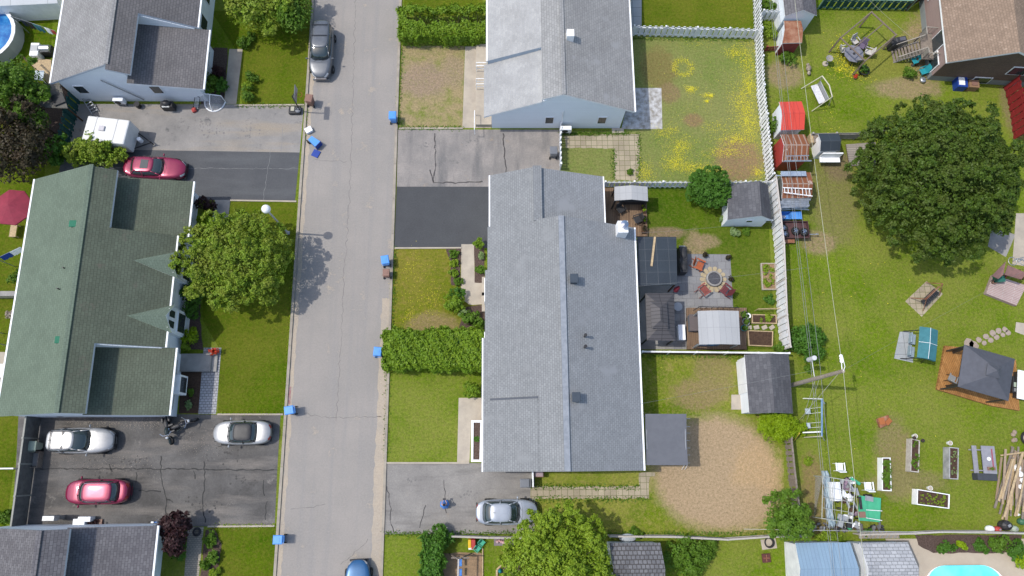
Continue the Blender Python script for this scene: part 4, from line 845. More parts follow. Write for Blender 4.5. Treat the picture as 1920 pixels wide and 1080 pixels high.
SH = [(898, 458, .5, 1.3, 'hedge', 'tall conical cedar at the wall of the long grey house'), (852, 570, .95, 1.3, 'hedge', 'large round clipped bush beside the concrete walk'),
 (858, 548, .6, 1., 'deep', 'small dark bush above the large round clipped bush'), (880, 595, .8, .9, 'shrub', 'loose green shrub south of the concrete walk'), (868, 588, .4, .6, 'varieg', 'pale variegated shrub in the walk-side bed'),
 (898, 605, .5, .7, 'shrub', 'blue-green shrub against the hedge and house'), (900, 505, .45, .7, 'shrub', 'green shrub by the walk north of the entry step'), (902, 480, .3, .5, 'varieg', 'pale flowering shrub under the conical cedar'),
 (886, 730, .72, 1.2, 'hedge', 'round clipped bush at the south end of the long hedge'), (851, 478, .42, .4, 'shrub', 'low green clump at top of the curved bed'), (851, 494, .42, .35, 'lime', 'yellow flowering clump in the curved bed'),
 (853, 513, .42, .4, 'hedge', 'small round bush in the curved bed'), (858, 529, .35, .4, 'shrub', 'grey-green clump at the foot of the curved bed'), (896, 822, .35, .5, 'deep', 'long green plant inside the white stone planter'),
 (463, 180, .72, .9, 'shrub', 'round green bush at the corner of the top left lawn'), (463, 160, .5, .8, 'lime', 'lime-yellow shrub by the top left walk'), (470, 143, .6, .8, 'shrub', 'light green shrub beside the top left walk'), (459, 80, .7, 1., 'shrub', 'light green bush at the shaded end of the top left walk'),
 (392, 158, .95, 1.5, 'shrub', 'bright bush at the corner of the top left house'), (410, 135, .75, 1.4, 'purple', 'purple-leaved shrub beside the top left house wall'), (415, 160, .8, 1.2, 'deep', 'dark green shrub beside the hockey goal'),
 (388, 383, .75, 1.3, 'purple', 'dark purple shrub at the driveway corner of the green-roofed house'), (382, 412, .6, 1.2, 'juni', 'yellow-green globe bush beside the dark purple shrub'), (360, 540, 1.1, 1.6, 'deep', 'dark green bush in the shade of the street tree'),
 (357, 578, .85, 1.3, 'deep', 'dark clipped bush between the two bay windows'), (358, 632, .75, 1.2, 'juni', 'olive globe bush south of the bay windows'), (348, 650, .35, .7, 'lime', 'small lime bush near the entry step'),
 (358, 735, .3, .35, 'shrub', 'small plant in the dark soil bed'), (354, 760, .32, .3, 'varieg', 'pale plant in the dark soil bed'), (330, 1030, .9, 1.3, 'deep', 'dark green shrub against the bottom left house'),
 (394, 1012, .6, .6, 'shrub', 'bright green clump at top of the bottom left bed'), (398, 1045, .55, .6, 'shrub', 'bright green clump in the middle of the bottom left bed'), (385, 1060, .45, .5, 'shrub', 'green clump by the bottom left walk'), (400, 1075, .5, .5, 'lime', 'lime clump at the bottom edge of the bed'),
 (1357, 412, .4, .5, 'varieg', 'variegated bush at the corner of the pale blue shed'), (1377, 435, .45, .5, 'varieg', 'variegated bush south of the pale blue shed'), (1398, 434, .4, .3, 'shrub', 'low green clump under the pale blue shed'),
 (1443, 562, .45, .35, 'deep', 'broad-leaved plant by the white fence'), (1440, 596, .3, .3, 'lime', 'small plant at the end of the raised bed'), (1465, 655, .6, .9, 'shrub', 'bush in the corner behind the dark-roofed shed'),
 (1449, 235, .75, 1.5, 'shrub', 'bush squeezed between white fence and red-roofed shed'), (1475, 107, .85, .7, 'shrub', 'low bush in front of the rusty-roofed shed'), (1440, 15, .8, 1.2, 'shrub', 'bush in the top corner by the white shed'), (1443, 57, .9, .8, 'lime', 'bright bush between white fence and rusty shed'),
 (1707, 137, .6, .8, 'shrub', 'round bush below the wooden stair'), (1514, 865, .35, .2, 'lime', 'small weed clump in the big yard'), (1514, 690, .3, .3, 'shrub', 'weed tuft at the foot of the utility pole'),
 (1290, 1045, (1.5, 2.), 1.4, 'shrub', 'spreading bright green bush right of the slate shed'), (1330, 1025, .9, 1., 'shrub', 'bright bush by the low wooden fence'), (1555, 1008, (1.5, .45), .7, 'lime', 'bright shrubs along the fence behind the sheds'), (1625, 1001, .5, .5, 'deep', 'ivy at the foot of the fence'),
 (1776, 1026, (.95, .45), .5, 'deep', 'wide green shrub in the mulch bed'), (1805, 1022, .36, .5, 'juni', 'lime globe shrub in the mulch bed'), (1838, 1025, .6, .3, 'deep', 'low dark shrub in the mulch bed'), (1875, 1022, .85, .8, 'shrub', 'large light green shrub in the mulch bed'), (1905, 1032, .75, .8, 'deep', 'dark shrub at the end of the mulch bed'), (1922, 1050, .8, .8, 'juni', 'lime shrub at the right edge by the pool'),
 (45, 385, .8, 1.2, 'deep', 'dark bush behind the red umbrella'), (30, 520, .7, 1., 'shrub', 'bright green bush west of the green roof'), (22, 590, .5, .9, 'pale', 'dry feathery grass clump west of the green roof'), (10, 970, .6, .7, 'shrub', 'shrub at the left edge of the west lawn'), (470, 70, .5, .7, 'shrub', 'small bush under the top left tree'), (1192, 1000, .5, .5, 'shrub', 'weeds along the low wooden fence'),
 (1181, 322, .22, .2, 'shrub', 'weed growing in the slab path'), (940, 1050, .5, .5, 'lime', 'garden plant inside the hexagonal bed')]
for px, py, r, h, m_, lab in SH: shrub('shrub', lab, px, py, r, h, m_, dens=1.3 if h > .6 else 1.6, leaf=.075, stem=h > .45)
tree('ornamental_tree', 'dark purple tree in front of the bottom left house', 'tree', 328, 1004, 2.8, (.95, 1.35), 'purple', 80, 60, .38, .1, tr=.09, zc=1.9)
# hexagonal bed edge
mb = MB(); mb.tube(pts([(932, 1080), (932, 1068), (948, 1052), (958, 1050)], .08), .08); tag(mb.build('bed_edging', woodp), 'pale timber edging around the bottom garden bed', 'edging')
# dandelions and grass weeds
def dots(name, cl, n, r, m_, z=.05):
    C = []
    for (x, y, rx, ry, k, ring) in cl:
        q = P(x, y); nn = int(n*k); a = rng.uniform(0, 6.283, nn); rad = np.sqrt(rng.uniform(0, 1, nn))*rng.uniform(.35, 1.45, nn)*(1+.25*np.sin(3*a+x)) if not ring else rng.normal(.95, .2, nn)
        C.append(np.stack([q.x+rx*rad*np.cos(a), q.y+ry*rad*np.sin(a), np.full(nn, z)+rng.uniform(0, .05, nn)], 1))
    C = np.concatenate(C); o = fastmesh(name, leaves(C, 0, r, None, 4.), 4, m_, None); return tag(o, kind='stuff')
Y = [(1280, 127, .85, .75, 1.1, 1), (1400, 200, 1.3, 6., 1.6, 0), (1295, 168, .5, .35, .5, 0), (1400, 110, 1., 2.2, 1.3, 0), (1375, 100, .8, .7, .6, 0), (1405, 160, .7, 1.4, 1., 0), (1390, 195, 1.2, 1.6, 1.4, 0), (1405, 235, 1.1, 1.6, 1.5, 0), (1380, 262, 1.6, .7, 1.2, 0), (1325, 180, .5, .3, .25, 0),
     (1332, 180, .25, .2, .2, 0), (1325, 190, .2, .15, .15, 0), (1275, 275, 1.2, 1., 1.2, 0), (1265, 305, 1.3, .9, 1.3, 0), (1300, 315, 1.8, .6, 1., 0), (1260, 245, .9, .5, .3, 0), (1210, 325, .8, 1., .7, 0), (1340, 320, 1.5, .5, .5, 0), (1345, 240, 1.5, .8, .35, 0), (1360, 285, 2., .6, 1., 0), (1310, 80, 3., 1., .2, 0), (1420, 325, .6, .6, .4, 0), (1240, 250, .8, .6, .25, 0), (1300, 200, 4, 4, .35, 0)]
dots('dandelions', Y, 620, .029, LF['yellow'])
dots('dandelions', [(810, 560, 1., 1.5, .35, 0), (770, 500, 1., 1.5, .3, 0), (770, 590, .5, 1., .35, 0), (790, 540, 2., 3., .4, 0)], 300, .028, LF['yellow'])
dots('dandelions', [(1590, 70, 2., .6, .2, 0), (1575, 130, 1., .4, .4, 0), (1600, 145, 2., .5, .3, 0), (1555, 230, 1.2, 3., .15, 0), (1600, 600, 10, 12, .3, 0)], 300, .04, LF['yellow'])
# ragged grass at edges of paving
def tufts(l, n, m_, w_=.12, s=.07):
    C = []
    for a, b, k in l:
        a, b = P(*a), P(*b); t_ = rng.uniform(0, 1, int(n*k)); C.append(np.stack([a.x+(b.x-a.x)*t_+rng.normal(0, w_, len(t_)), a.y+(b.y-a.y)*t_+rng.normal(0, w_, len(t_)), rng.uniform(.02, .09, len(t_))], 1))
    tag(fastmesh('grass', leaves(np.concatenate(C), 0, s, None, .8), 4, m_, None), kind='stuff')
tufts([((748, 240), (868, 240), 1), ((753, 90), (748, 240), 1), ((740, 466), (735, 620), 1.3), ((728, 690), (723, 867), 1.3), ((1050, 250), (1180, 250), 2.5), ((1000, 912), (1198, 912), 1.5), ((1000, 936), (1217, 936), 1.5), ((717, 1001), (1000, 1001), 2.5), ((1010, 1001), (1480, 1001), 4),
       ((1426, 80), (1447, 340), 3), ((1455, 350), (1475, 655), 3), ((1150, 280), (1152, 338), .6), ((1199, 250), (1197, 338), .8), ((1200, 668), (1465, 670), 2), ((445, 198), (570, 198), 1), ((1190, 353), (1430, 353), 2), ((1183, 72), (1418, 75), 2)], 300, LF['shrub'])
tufts([((577, 205), (567, 300), 1), ((556, 378), (532, 775), 1.5), ((515, 985), (400, 985), 1.2), ((532, 776), (410, 776), 1)], 200, LF['juni'], .07, .05)
dr_ = rng
def litter(l, n):
    C = []
    for a, b, wd, k in l:
        a, b = P(*a), P(*b); t_ = rng.uniform(0, 1, int(n*k)); C.append(np.stack([a.x+(b.x-a.x)*t_+rng.normal(0, wd, len(t_)), a.y+(b.y-a.y)*t_+rng.normal(0, wd, len(t_)), rng.uniform(.015, .03, len(t_))], 1))
    tag(fastmesh('leaf_litter', leaves(np.concatenate(C), 0, .022, None, 5), 4, LF['pale'], None), kind='stuff')
litter([((130, 790), (300, 795), .22, 1), ((340, 830), (420, 830), .5, .25), ((100, 865), (290, 870), .4, .3), ((400, 985), (510, 985), .1, .4)], 900)

# ================= VEHICLES =================
def car(name, label, color, L, W, Hh, style, loc, heading, group=None, seats=None, roofc=None, sunroof=False, rails=False, cross=False, rough=.36):
    paint = gloss(color[0], color[1], rough, .35 if color[2:] else 0., .8)
    t = T(name, label, 'car' if style != 'van' else 'minivan', loc, heading, group)
    S = {'sedan': dict(hood=(.86, 1.0), cowl=.2, xf1=.02, xr1=-.3, xr0=-.4, deck=1.02), 'suv': dict(hood=(.95, 1.12), cowl=.21, xf1=-.02, xr1=-.42, xr0=-.475, deck=1.1), 'cross': dict(hood=(.93, 1.08), cowl=.29, xf1=.15, xr1=-.3, xr0=-.41, deck=1.05),
         'hatch': dict(hood=(.85, 1.02), cowl=.24, xf1=.07, xr1=-.26, xr0=-.41, deck=1.0), 'van': dict(hood=(.95, 1.15), cowl=.25, xf1=.04, xr1=-.455, xr0=-.485, deck=1.15),
         'soft': dict(hood=(.84, .98), cowl=.25, xf1=.1, xr1=-.2, xr0=-.3, deck=.98)}[style]
    hl, belt = L/2, S['hood'][1]-.02
    def outline(x):
        u = abs(x)/hl; p, q = ((4.6, 2.4) if x > 0 else (6., 2.7)); return W/2*max(0, 1-u**p)**(1/q)*(1-.05*u)
    def top(x):
        u = x/hl
        if u > 2*S['cowl']: k = (u-2*S['cowl'])/(1-2*S['cowl']); return S['hood'][1]*(1-k)+S['hood'][0]*k-.16*k**5
        if u < 2*S['xr0']: k = (2*S['xr0']-u)/(2*S['xr0']+1+1e-6); return S['deck']-.13*k**4
        return belt
    def sec(x, v):     # v in 0..1 from centre line over the shoulder to the sill
        wv = max(outline(x), .05); z = top(x)
        P_ = [(0, z+.035), (.45, z+.03), (.78, z+.01), (.93, z-.04), (.985, z-.13), (1., z-.3), (.995, .45), (.95, .26), (.86, .2)]
        f = v*(len(P_)-1); i = min(int(f), len(P_)-2); k = f-i; return wv*(P_[i][0]*(1-k)+P_[i+1][0]*k), P_[i][1]*(1-k)+P_[i+1][1]*k
    xs = [-hl*.995, -hl*.985, -hl*.96, -hl*.92]+list(np.linspace(-hl*.86, hl*.84, 22))+[hl*.9, hl*.94, hl*.97, hl*.99]
    rings = []
    for x in xs:
        r = [(x, *sec(x, i/16)) for i in range(17)]; rings.append(r+[(x, -y, z) for _, y, z in r[::-1][:-1]])
    MB().loft(rings).build('body', paint, t, smooth=True, recalc=True)
    def patch(nm_, m_, x0, x1, v0, v1, sides=(1, -1), off=.012, nx=8, nv=4, one=False):
        res = []
        for s in sides:
            vs = []; fs = []
            for i in range(nx+1):
                x = x0+(x1-x0)*i/nx
                for j in range(nv+1): y, z = sec(x, v0+(v1-v0)*j/nv); vs.append((x+off*(1 if x > 0 else -1)*.8, s*(y+off), z+off))
            for i in range(nx):
                for j in range(nv): a = i*(nv+1)+j; fs.append((a, a+1, a+nv+2, a+nv+1))
            MB().add(vs, fs).build(nm_, m_, t, smooth=True)
    patch('headlight', headl, hl*.86, hl*.975, .33, .55); patch('tail_light', redl, -hl*.99, -hl*.93, .26, .6)
    MB().box((hl*.985, 0, .55), (.06, W*.5, .2)).build('grille', chrome if style == 'van' else darkm, t, bevel=.02)
    mb = MB(); mb.box((hl*.965, 0, .3), (.14, W*.72, .16)).box((-hl*.975, 0, .42), (.1, W*.74, .2)); mb.build('bumper', paint if style == 'van' else darkm, t, bevel=.04)
    # cabin
    wb, wr = W/2*.9, W/2*(.74 if style in ('van', 'suv', 'cross') else .68)
    def ring(x0, x1, w_, z, n=32, ex=4.5, cx=None, sag=0):
        c = (x0+x1)/2; h = (x1-x0)/2; out = []
        for i in range(n):
            a = 2*PI*i/n; ca, sa = math.cos(a), math.sin(a)
            px_ = abs(ca)**(2/ex)*(1 if ca > 0 else -1); py_ = abs(sa)**(2/ex)*(1 if sa > 0 else -1)
            out.append((c+h*px_*(1-.06*abs(py_)**2*(1 if px_ > 0 else .6)), w_*py_, z))
        return out
    X = lambda k: L*k
    r0 = ring(X(S['xr0']), X(S['cowl']), wb, belt-.03); r1 = ring(X(S['xr1']), X(S['xf1']), wr, Hh-.06)
    mid = [tuple((a[k]*.45+b[k]*.55) for k in range(3)) for a, b in zip(r0, r1)]; mid = [(m[0], m[1]*1.03, m[2]+.03) for m in mid]
    MB().loft([r0, mid, r1], caps=True).build('windows', carglass, t, smooth=True, recalc=True)
    # roof and pillars
    rm = roofc or paint; x0, x1 = X(S['xr1']), X(S['xf1'])
    rr = [ring(x0-.04, x1+.04, wr+.025, Hh-.075), ring(x0-.02, x1+.02, wr+.012, Hh-.045), ring(x0*.96+x1*.04, x1*.94+x0*.06, wr*.88, Hh-.012), ring(x0*.75+x1*.25, x1*.75+x0*.25, wr*.5, Hh+.0), ring(x0*.52+x1*.48, x1*.52+x0*.48, wr*.05, Hh+.003)]
    MB().loft(rr).build('roof', rm, t, smooth=True, recalc=True)
    pm = paint if style != 'soft' else (roofc or paint)
    for i in (4, 28, 12, 20):
        mb = MB()
        for a, b in ((r0[i], mid[i]), (mid[i], r1[i])): mb.cyl((a[0], a[1]*1.005, a[2]), (b[0], b[1]*1.005, b[2]), .045, .045, 6)
        mb.build('pillar', pm, t, smooth=True)
    for s in (1, -1):
        a = (X(.5*(S['xf1']+S['xr1'])), s*(wb-.0), belt-.02); MB().cyl(a, (a[0]-.05, s*wr, Hh-.06), .05, .045, 6).build('pillar', pm, t, smooth=True)
    if sunroof: MB().prism([(x1-.35, .36), (x1-.35, -.36), (x1-.95, -.38), (x1-.95, .38)], Hh-.01, Hh+.015).build('sunroof', carglass, t)
    if rails or cross:
        for s in (1, -1): MB().tube([(x0+.15, s*wr*.9, Hh), (x0+.3, s*wr*.91, Hh+.05), (x1-.3, s*wr*.91, Hh+.05), (x1-.12, s*wr*.9, Hh)], .018).build('roof_rail', paint if style == 'van' else darkm if cross else chrome, t)
    if cross:
        for x in ((x0+.45, x0+1.45) if style == 'van' else (x0+.3, x0+1.15)): MB().box((x, 0, Hh+.07), (.05, wr*1.8, .03)).build('crossbar', darkm, t)
    for s in (1, -1):
        xm = X(S['cowl'])-.28; MB().ball((xm, s*(W/2+.1), belt+.07), (.07, .12, .08), 8, 6).tube([(xm, s*wb, belt), (xm, s*(W/2+.08), belt+.05)], .02).build('mirror', paint, t, smooth=True)
    wbx = L*.295
    for sx, xw in ((1, wbx), (-1, -wbx*.97)):
        for s in (1, -1):
            y = s*(W/2-.09); wh = MB().lathe((0, 0, 0), [(.18, -.1), (.31, -.11), (.335, -.06), (.335, .06), (.31, .11), (.18, .1)], 20)
            wh.v = [(a+xw, y+c_, b+.335) for a, b, c_ in wh.v]; w_ = wh.build('wheel', tyre, t, smooth=True)
            rim = MB().lathe((0, 0, 0), [(.2, .0), (.2, .085*s), (.14, .08*s), (.03, .1*s), (.005, .1*s)], 14); rim.v = [(a+xw, y+c_, b+.335) for a, b, c_ in rim.v]; rim.build('rim', chrome, w_, smooth=True)
    # shut lines and wipers
    mb = MB()
    for x in (X(S['cowl'])+.03,): mb.tube([(x-.02, -W*.36, belt+.03), (x+.05, 0, belt+.055), (x-.02, W*.36, belt+.03)], .008, 4)
    mb.tube([(X(S['cowl'])-.02, .1, belt+.04), (X(S['cowl'])-.2, .55, belt+.1)], .012, 4).tube([(X(S['cowl'])-.02, -.5, belt+.04), (X(S['cowl'])-.2, -.05, belt+.11)], .012, 4)
    mb.build('wiper', black, t)
    if style in ('hatch', 'suv'): MB().box((x0+.25, 0, Hh+.04), (.16, .03, .06)).build('antenna', black, t)
    return t
car('parked_minivan', 'dark grey minivan with roof crossbars parked at the kerb', ('grey_paint', (.1, .11, .125), 1), 5.0, 1.95, 1.72, 'van', P(603, 95, .8)*Vector((1, 1, 0)), -PI/2, cross=True)
car('parked_car', 'dark pink-red sedan half under the eave of the green roof', ('crimson_paint', (.23, .01, .05), 1), 4.9, 1.85, 1.42, 'sedan', P(290, 314, .8)*Vector((1, 1, 0)), R(-3), sunroof=True)
car('parked_suv', 'silver sport utility car with sunroof and roof bars', ('silver_paint', (.33, .335, .34), 1), 4.75, 1.88, 1.7, 'suv', P(152, 826, .8)*Vector((1, 1, 0)), R(0), sunroof=True, cross=True)
car('parked_suv', 'dark pink-red hatchback car nosed toward the dark fence', ('crimson_paint', (.23, .01, .05), 1), 4.5, 1.8, 1.6, 'cross', P(182, 922, .8)*Vector((1, 1, 0)), R(180), rails=True)
car('parked_convertible', 'silver convertible with black soft top', ('silver_paint', (.33, .335, .34), 1), 4.25, 1.78, 1.38, 'soft', P(454, 811, .7)*Vector((1, 1, 0)), R(180), roofc=black)
car('parked_hatchback', 'silver-blue hatchback facing the garden on the lower driveway', ('bluesilver_paint', (.33, .36, .41), 1), 4.45, 1.82, 1.48, 'hatch', P(950, 960, .7)*Vector((1, 1, 0)), R(0))
b1 = P(671, 1114, .7); b1.z = 0
car('parked_car', 'bright blue car with grey hood stripe at the bottom edge', ('blue_paint', (.015, .09, .22), 1), 4.6, 1.85, 1.45, 'sedan', b1, R(92))
q = b1; t = bpy.data.objects[-1] if False else None

# camper trailer
c0 = P(198, 243, 2.1); t = T('camper_trailer', 'white camper trailer with roof vent parked beside the green fence', 'trailer', (c0.x, c0.y, 0), R(-7))
MB().box((0, 0, 1.25), (3.4, 2.1, 1.7)).build('body', gloss('camper_white', (.62, .62, .6), .4), t, bevel=.12)
mb = MB()
for x in (-.9, .75): mb.box((x, 0, 2.105), (.06, 2.05, .02))
mb.build('roof_seam', greym, t)
MB().box((-.3, .05, 2.16), (.45, .42, .12)).build('roof_vent', basic('vent_plastic', (.5, .48, .5), None, 3, .5), t, bevel=.03)
MB().tube([(1.65, .7, .5), (2.9, 0, .5), (1.65, -.7, .5)], .05).cyl((2.9, 0, .1), (2.9, 0, .8), .04).build('drawbar', darkm, t)
MB().cyl((2.1, 0, .5), (2.1, 0, 1.0), .18).build('gas_bottle', white, t, bevel=.04)
for s in (1, -1): MB().cyl((-.2, s*.95, .33), (-.2, s*1.07, .33), .33, n=16).build('wheel', tyre, t)

# motorcycles
def moto(label, px, py, rot, col):
    t = T('motorcycle', label, 'motorcycle', P(px, py, .3)*Vector((1, 1, 0)), rot)
    for x in (-.75, .8):
        w_ = MB().lathe((0, 0, 0), [(.22, -.07), (.32, -.07), (.34, 0), (.32, .07), (.22, .07), (.22, -.07)], 18); w_.v = [(a+x, c_, b+.33) for a, b, c_ in w_.v]; w_.build('wheel', tyre, t, smooth=True)
        MB().ball((x, 0, .5), (.35, .1, .22), 10, 6, zmin=-.1).build('fender', col, t, smooth=True)
    MB().ball((.15, 0, .85), (.33, .17, .15)).build('fuel_tank', col, t, smooth=True)
    MB().ball((-.4, 0, .78), (.4, .16, .09)).build('seat', black, t, smooth=True)
    MB().ball((0, 0, .5), (.3, .2, .22), 10, 6).build('engine', chrome, t, smooth=True)
    MB().tube([(.78, -.12, .35), (.5, -.13, 1.0)], .03).tube([(.78, .12, .35), (.5, .13, 1.0)], .03).build('fork', chrome, t)
    MB().tube([(.25, -.42, 1.05), (.45, -.2, 1.08), (.45, .2, 1.08), (.25, .42, 1.05)], .025).build('handlebar', chrome, t)
    MB().ball((.62, 0, .95), (.09, .12, .1), 10, 6).build('headlight', headl, t, smooth=True)
    MB().tube([(.1, -.2, .35), (-.9, -.24, .33)], .05).build('exhaust', chrome, t)
    for s in (1, -1): MB().box((-.75, s*.24, .65), (.4, .16, .3)).build('saddlebag', black, t, bevel=.04)
    return t
moto('black motorcycle parked beneath the eave of the green-roofed house', 345, 796, R(22), gloss('black_gloss', (.015, .015, .018), .2))
moto('dark motorcycle with chrome engine standing across the driveway', 318, 806, R(-75), gloss('dark_green_gloss', (.02, .03, .03), .2))

# ================= STREET THINGS =================
# street lamp
q = P(540, 437); t = T('street_lamp', 'white globe street lamp on a thin grey post beside the street tree', 'street lamp', q)
MB().cyl((0, 0, 0), (0, 0, .35), .14, .1).cyl((0, 0, .35), (0, 0, 5.2), .08, .06, 12).build('post', basic('pale_post', (.5, .51, .52), None, 3, .5), t)
MB().cyl((0, 0, 5.18), (0, 0, 5.28), .14, .16).build('collar', steel, t)
MB().ball((0, 0, 5.55), .33, 20, 14).build('globe', lampw, t, smooth=True)
MB().box((0, 0, .02), (.3, .3, .06)).build('base_plate', conc2, t)
# utility pole
q = P(1485, 722); q.z = 0; t = T('utility_pole', 'weathered wooden utility pole beside the dark-roofed shed', 'utility pole', q); PT = 8.5
MB().cyl((0, 0, 0), (0, 0, PT), .17, .12, 14).build('pole', basic('pole_timber', (.36, .31, .25), (.24, .2, .17), 6, .85, var=.2), t)
tr = P(1524, 672, 4.3)-q; MB().cyl((tr.x, tr.y, 3.6), (tr.x, tr.y, 4.6), .17, n=14).tube([(tr.x, tr.y, 4.1), (0, 0, 4.1)], .03).build('splice_case', basic('pale_can', (.55, .56, .57), None, 3, .4), t, smooth=False)
mb = MB(); mb.tube([(0, 0, PT-.15), (0, 1.1, PT-.1)], .03)
for dy in (.55, .72, .89): mb.lathe((.0, dy+.1, PT-.1), [(.05, -.02), (.12, 0), (.12, .04), (.04, .06)], 10)
mb.build('insulator', lampw, t); MB().tube([(0, 0, PT), (.08, .25, PT+.12), (.06, .9, PT+.02)], .02).build('jumper_cable', white, t)
g0 = [P(1506, 785), P(1499, 792), P(1513, 793)]; mb = MB()
mb.tube([(0, 0, PT-.5), P(1500, 786)-q], .016, 4).tube([(0, 0, 4.2), P(1505, 788)-q], .014, 4).tube([(0, 0, 4.9), P(1512, 792)-q], .014, 4); mb.build('guy_wire', basic('guy_pale', (.45, .44, .36), None, 3, .6), t)
gp = (P(1489, 826)); mb = MB(); mb.cyl(gp, P(1499, 812, 1.2), .045); tag(mb.build('guy_guard', basic('yellow_guard', (.6, .45, .08), None, 3, .5)), 'yellow guard sleeve at the foot of the pole stays', 'guy guard')
def wire(label, a, b, sag, r, m_, name='overhead_wire', nseg=24):
    a, b = Vector(a), Vector(b); l = [a.lerp(b, i/nseg)-Vector((0, 0, sag*4*(i/nseg)*(1-i/nseg))) for i in range(nseg+1)]
    return tag(MB().tube(l, r, 5).build(name, m_), label, 'wire', 'overhead wires along the back yards')
wp = basic('pale_cable', (.4, .4, .3), None, 3, .5); wg = basic('grey_cable', (.2, .21, .21), None, 3, .5)
N_ = 47
wire('pale top wire running north from the insulator of the utility pole', (q.x, q.y+1.1, PT-.1), (q.x-.15, q.y+N_, PT-.1), .5, .015, wp)
wire('pale top wire running south from the utility pole', (q.x, q.y, PT), (q.x+.15, q.y-30, PT), .4, .015, wp)
for px, z, lab, mt in ((1521, 3.9, 'grey', wg), (1525, 3.9, 'second grey', wg), (1538, 5.1, 'striped pale', wg)):
    a = P(px, 690, z)
    wire('%s cable running north along the sheds from the utility pole' % lab, (a.x, a.y, z), (a.x-.2, a.y+N_, z+.4), .35, .014, mt)
    wire('%s cable running south over the cage from the utility pole' % lab, (a.x, a.y, z), (a.x+.1, a.y-25, z), .3, .014, mt)
a = P(1524, 695, 4.3); wire('thin cable from the utility pole to the gutter of the long grey house', a, P(1201, 757, 3.2), .35, .007, wg)
wire('thin cable from the fence line to the upper gutter of the long grey house', P(1512, 502, 4.3), P(1193, 537, 3.3), .3, .007, wg)
wire('very thin cable crossing the big yard toward the pink deck', (q.x, q.y, PT-.3), P(1990, 470, 4.), .6, .005, wg)
wire('thin wire from the top fence down to the brown house stair', P(1625, -5, 6.), P(1712, 72, 3.5), .1, .009, wp)
wire('pale wire crossing above the sheds near the bottom', P(1395, 992, 3.), P(1960, 1002, 3.), .05, .012, basic('white_cable', (.6, .6, .62), None, 3, .5))
wire('thin cable from the pale shed across the green garden', P(1352, 425, 2.), P(1196, 437, 3.2), .1, .006, wg)

# basketball hoop
q = P(562, 210); t = T('basketball_hoop', 'portable basketball hoop with black base at the driveway corner', 'basketball hoop', q, 0)
MB().box((-.35, .05, .17), (1.0, .7, .34)).build('base', black, t, bevel=.1); MB().box((-.5, .1, .37), (.3, .4, .06)).build('weight', basic('beige_weight', (.4, .38, .3), None, 3, .7), t, bevel=.02)
MB().ball((-.05, .0, .36), (.26, .26, .08), 12, 6).build('ballast_cap', greyb, t, smooth=True)
MB().tube([(.1, 0, .3), (.1, 0, 2.6), (.35, 0, 3.0)], .05, 8).tube([(.1, 0, 2.4), (.45, .0, 2.7)], .03).tube([(-.3, 0, .3), (.1, 0, .9)], .03).build('pole', darkm, t)
MB().box((.5, 0, 3.05), (.05, 1.2, .75)).build('backboard', basic('backboard_smoke', (.2, .21, .22), None, 3, .3), t, bevel=.03)
rg = MB(); rg.tube([(.75+.22*math.cos(a), .22*math.sin(a), 2.9) for a in [i*PI/8 for i in range(17)]], .015); rg.build('rim', redp, t)
# wheelie bins
def bin_(label, px, py, rot, m_, z=1.0, name='wheelie_bin', openlid=False, sc=1.):
    q = P(px, py, z*sc); t = T(name, label, 'bin', (q.x, q.y, 0), rot)
    r = lambda l, w_, z_: [(l*.5, w_*.5, z_), (-l*.5, w_*.5, z_), (-l*.5, -w_*.5, z_), (l*.5, -w_*.5, z_)]
    MB().loft([r(.45*sc, .42*sc, .06), r(.58*sc, .54*sc, .95*sc), r(.64*sc, .58*sc, .97*sc), r(.64*sc, .58*sc, 1.*sc)]).build('body', m_, t, bevel=.03)
    lid = MB().loft([r(.68*sc, .62*sc, 1.0*sc), r(.7*sc, .63*sc, 1.03*sc), r(.6*sc, .52*sc, 1.08*sc)]).build('lid', m_, t, bevel=.02)
    MB().box((.02, 0, 1.085*sc), (.3*sc, .26*sc, .02)).build('lid_rib', m_, lid)
    MB().tube([(-.36*sc, -.25*sc, .98*sc), (-.42*sc, -.25*sc, 1.0*sc), (-.42*sc, .25*sc, 1.0*sc), (-.36*sc, .25*sc, .98*sc)], .018).build('handle', m_, t)
    for s in (1, -1): MB().cyl((-.27*sc, s*.24, .11), (-.27*sc, s*.31, .11), .11, n=12).build('wheel', tyre, t)
    return t
bin_('blue wheelie bin at the kerb opposite the basketball hoop', 736, 216, R(90), blueb)
bin_('blue wheelie bin beside the pinkish brown bin at the kerb', 722, 487, R(100), blueb)
bin_('pinkish brown wheelie bin below a blue bin at the kerb', 724, 511, R(90), brownb, sc=.85)
bin_('blue wheelie bin half hidden by the end of the long hedge', 708, 659, R(85), blueb)
bin_('blue wheelie bin beside the red-marked kerb', 542, 769, R(190), blueb)
bin_('blue wheelie bin at the kerb near the bottom left lawn', 521, 1012, R(180), blueb)
bin_('brown wheelie bin at the kerb below the grey minivan', 579, 184, R(80), brownb)
bin_('dark grey bin beside the low white fence of the pale-roofed house', 1038, 282, R(90), greyb, sc=1.)
bin_('grey square bin near the slab path behind the silver-blue hatchback', 984, 906, R(180), greyb)
bin_('pale green bin standing against the dark solid fence', 60, 836, R(90), lightg)
bin_('black lidded bin under the deck stair', 98, 98, 0, greenb) if False else None
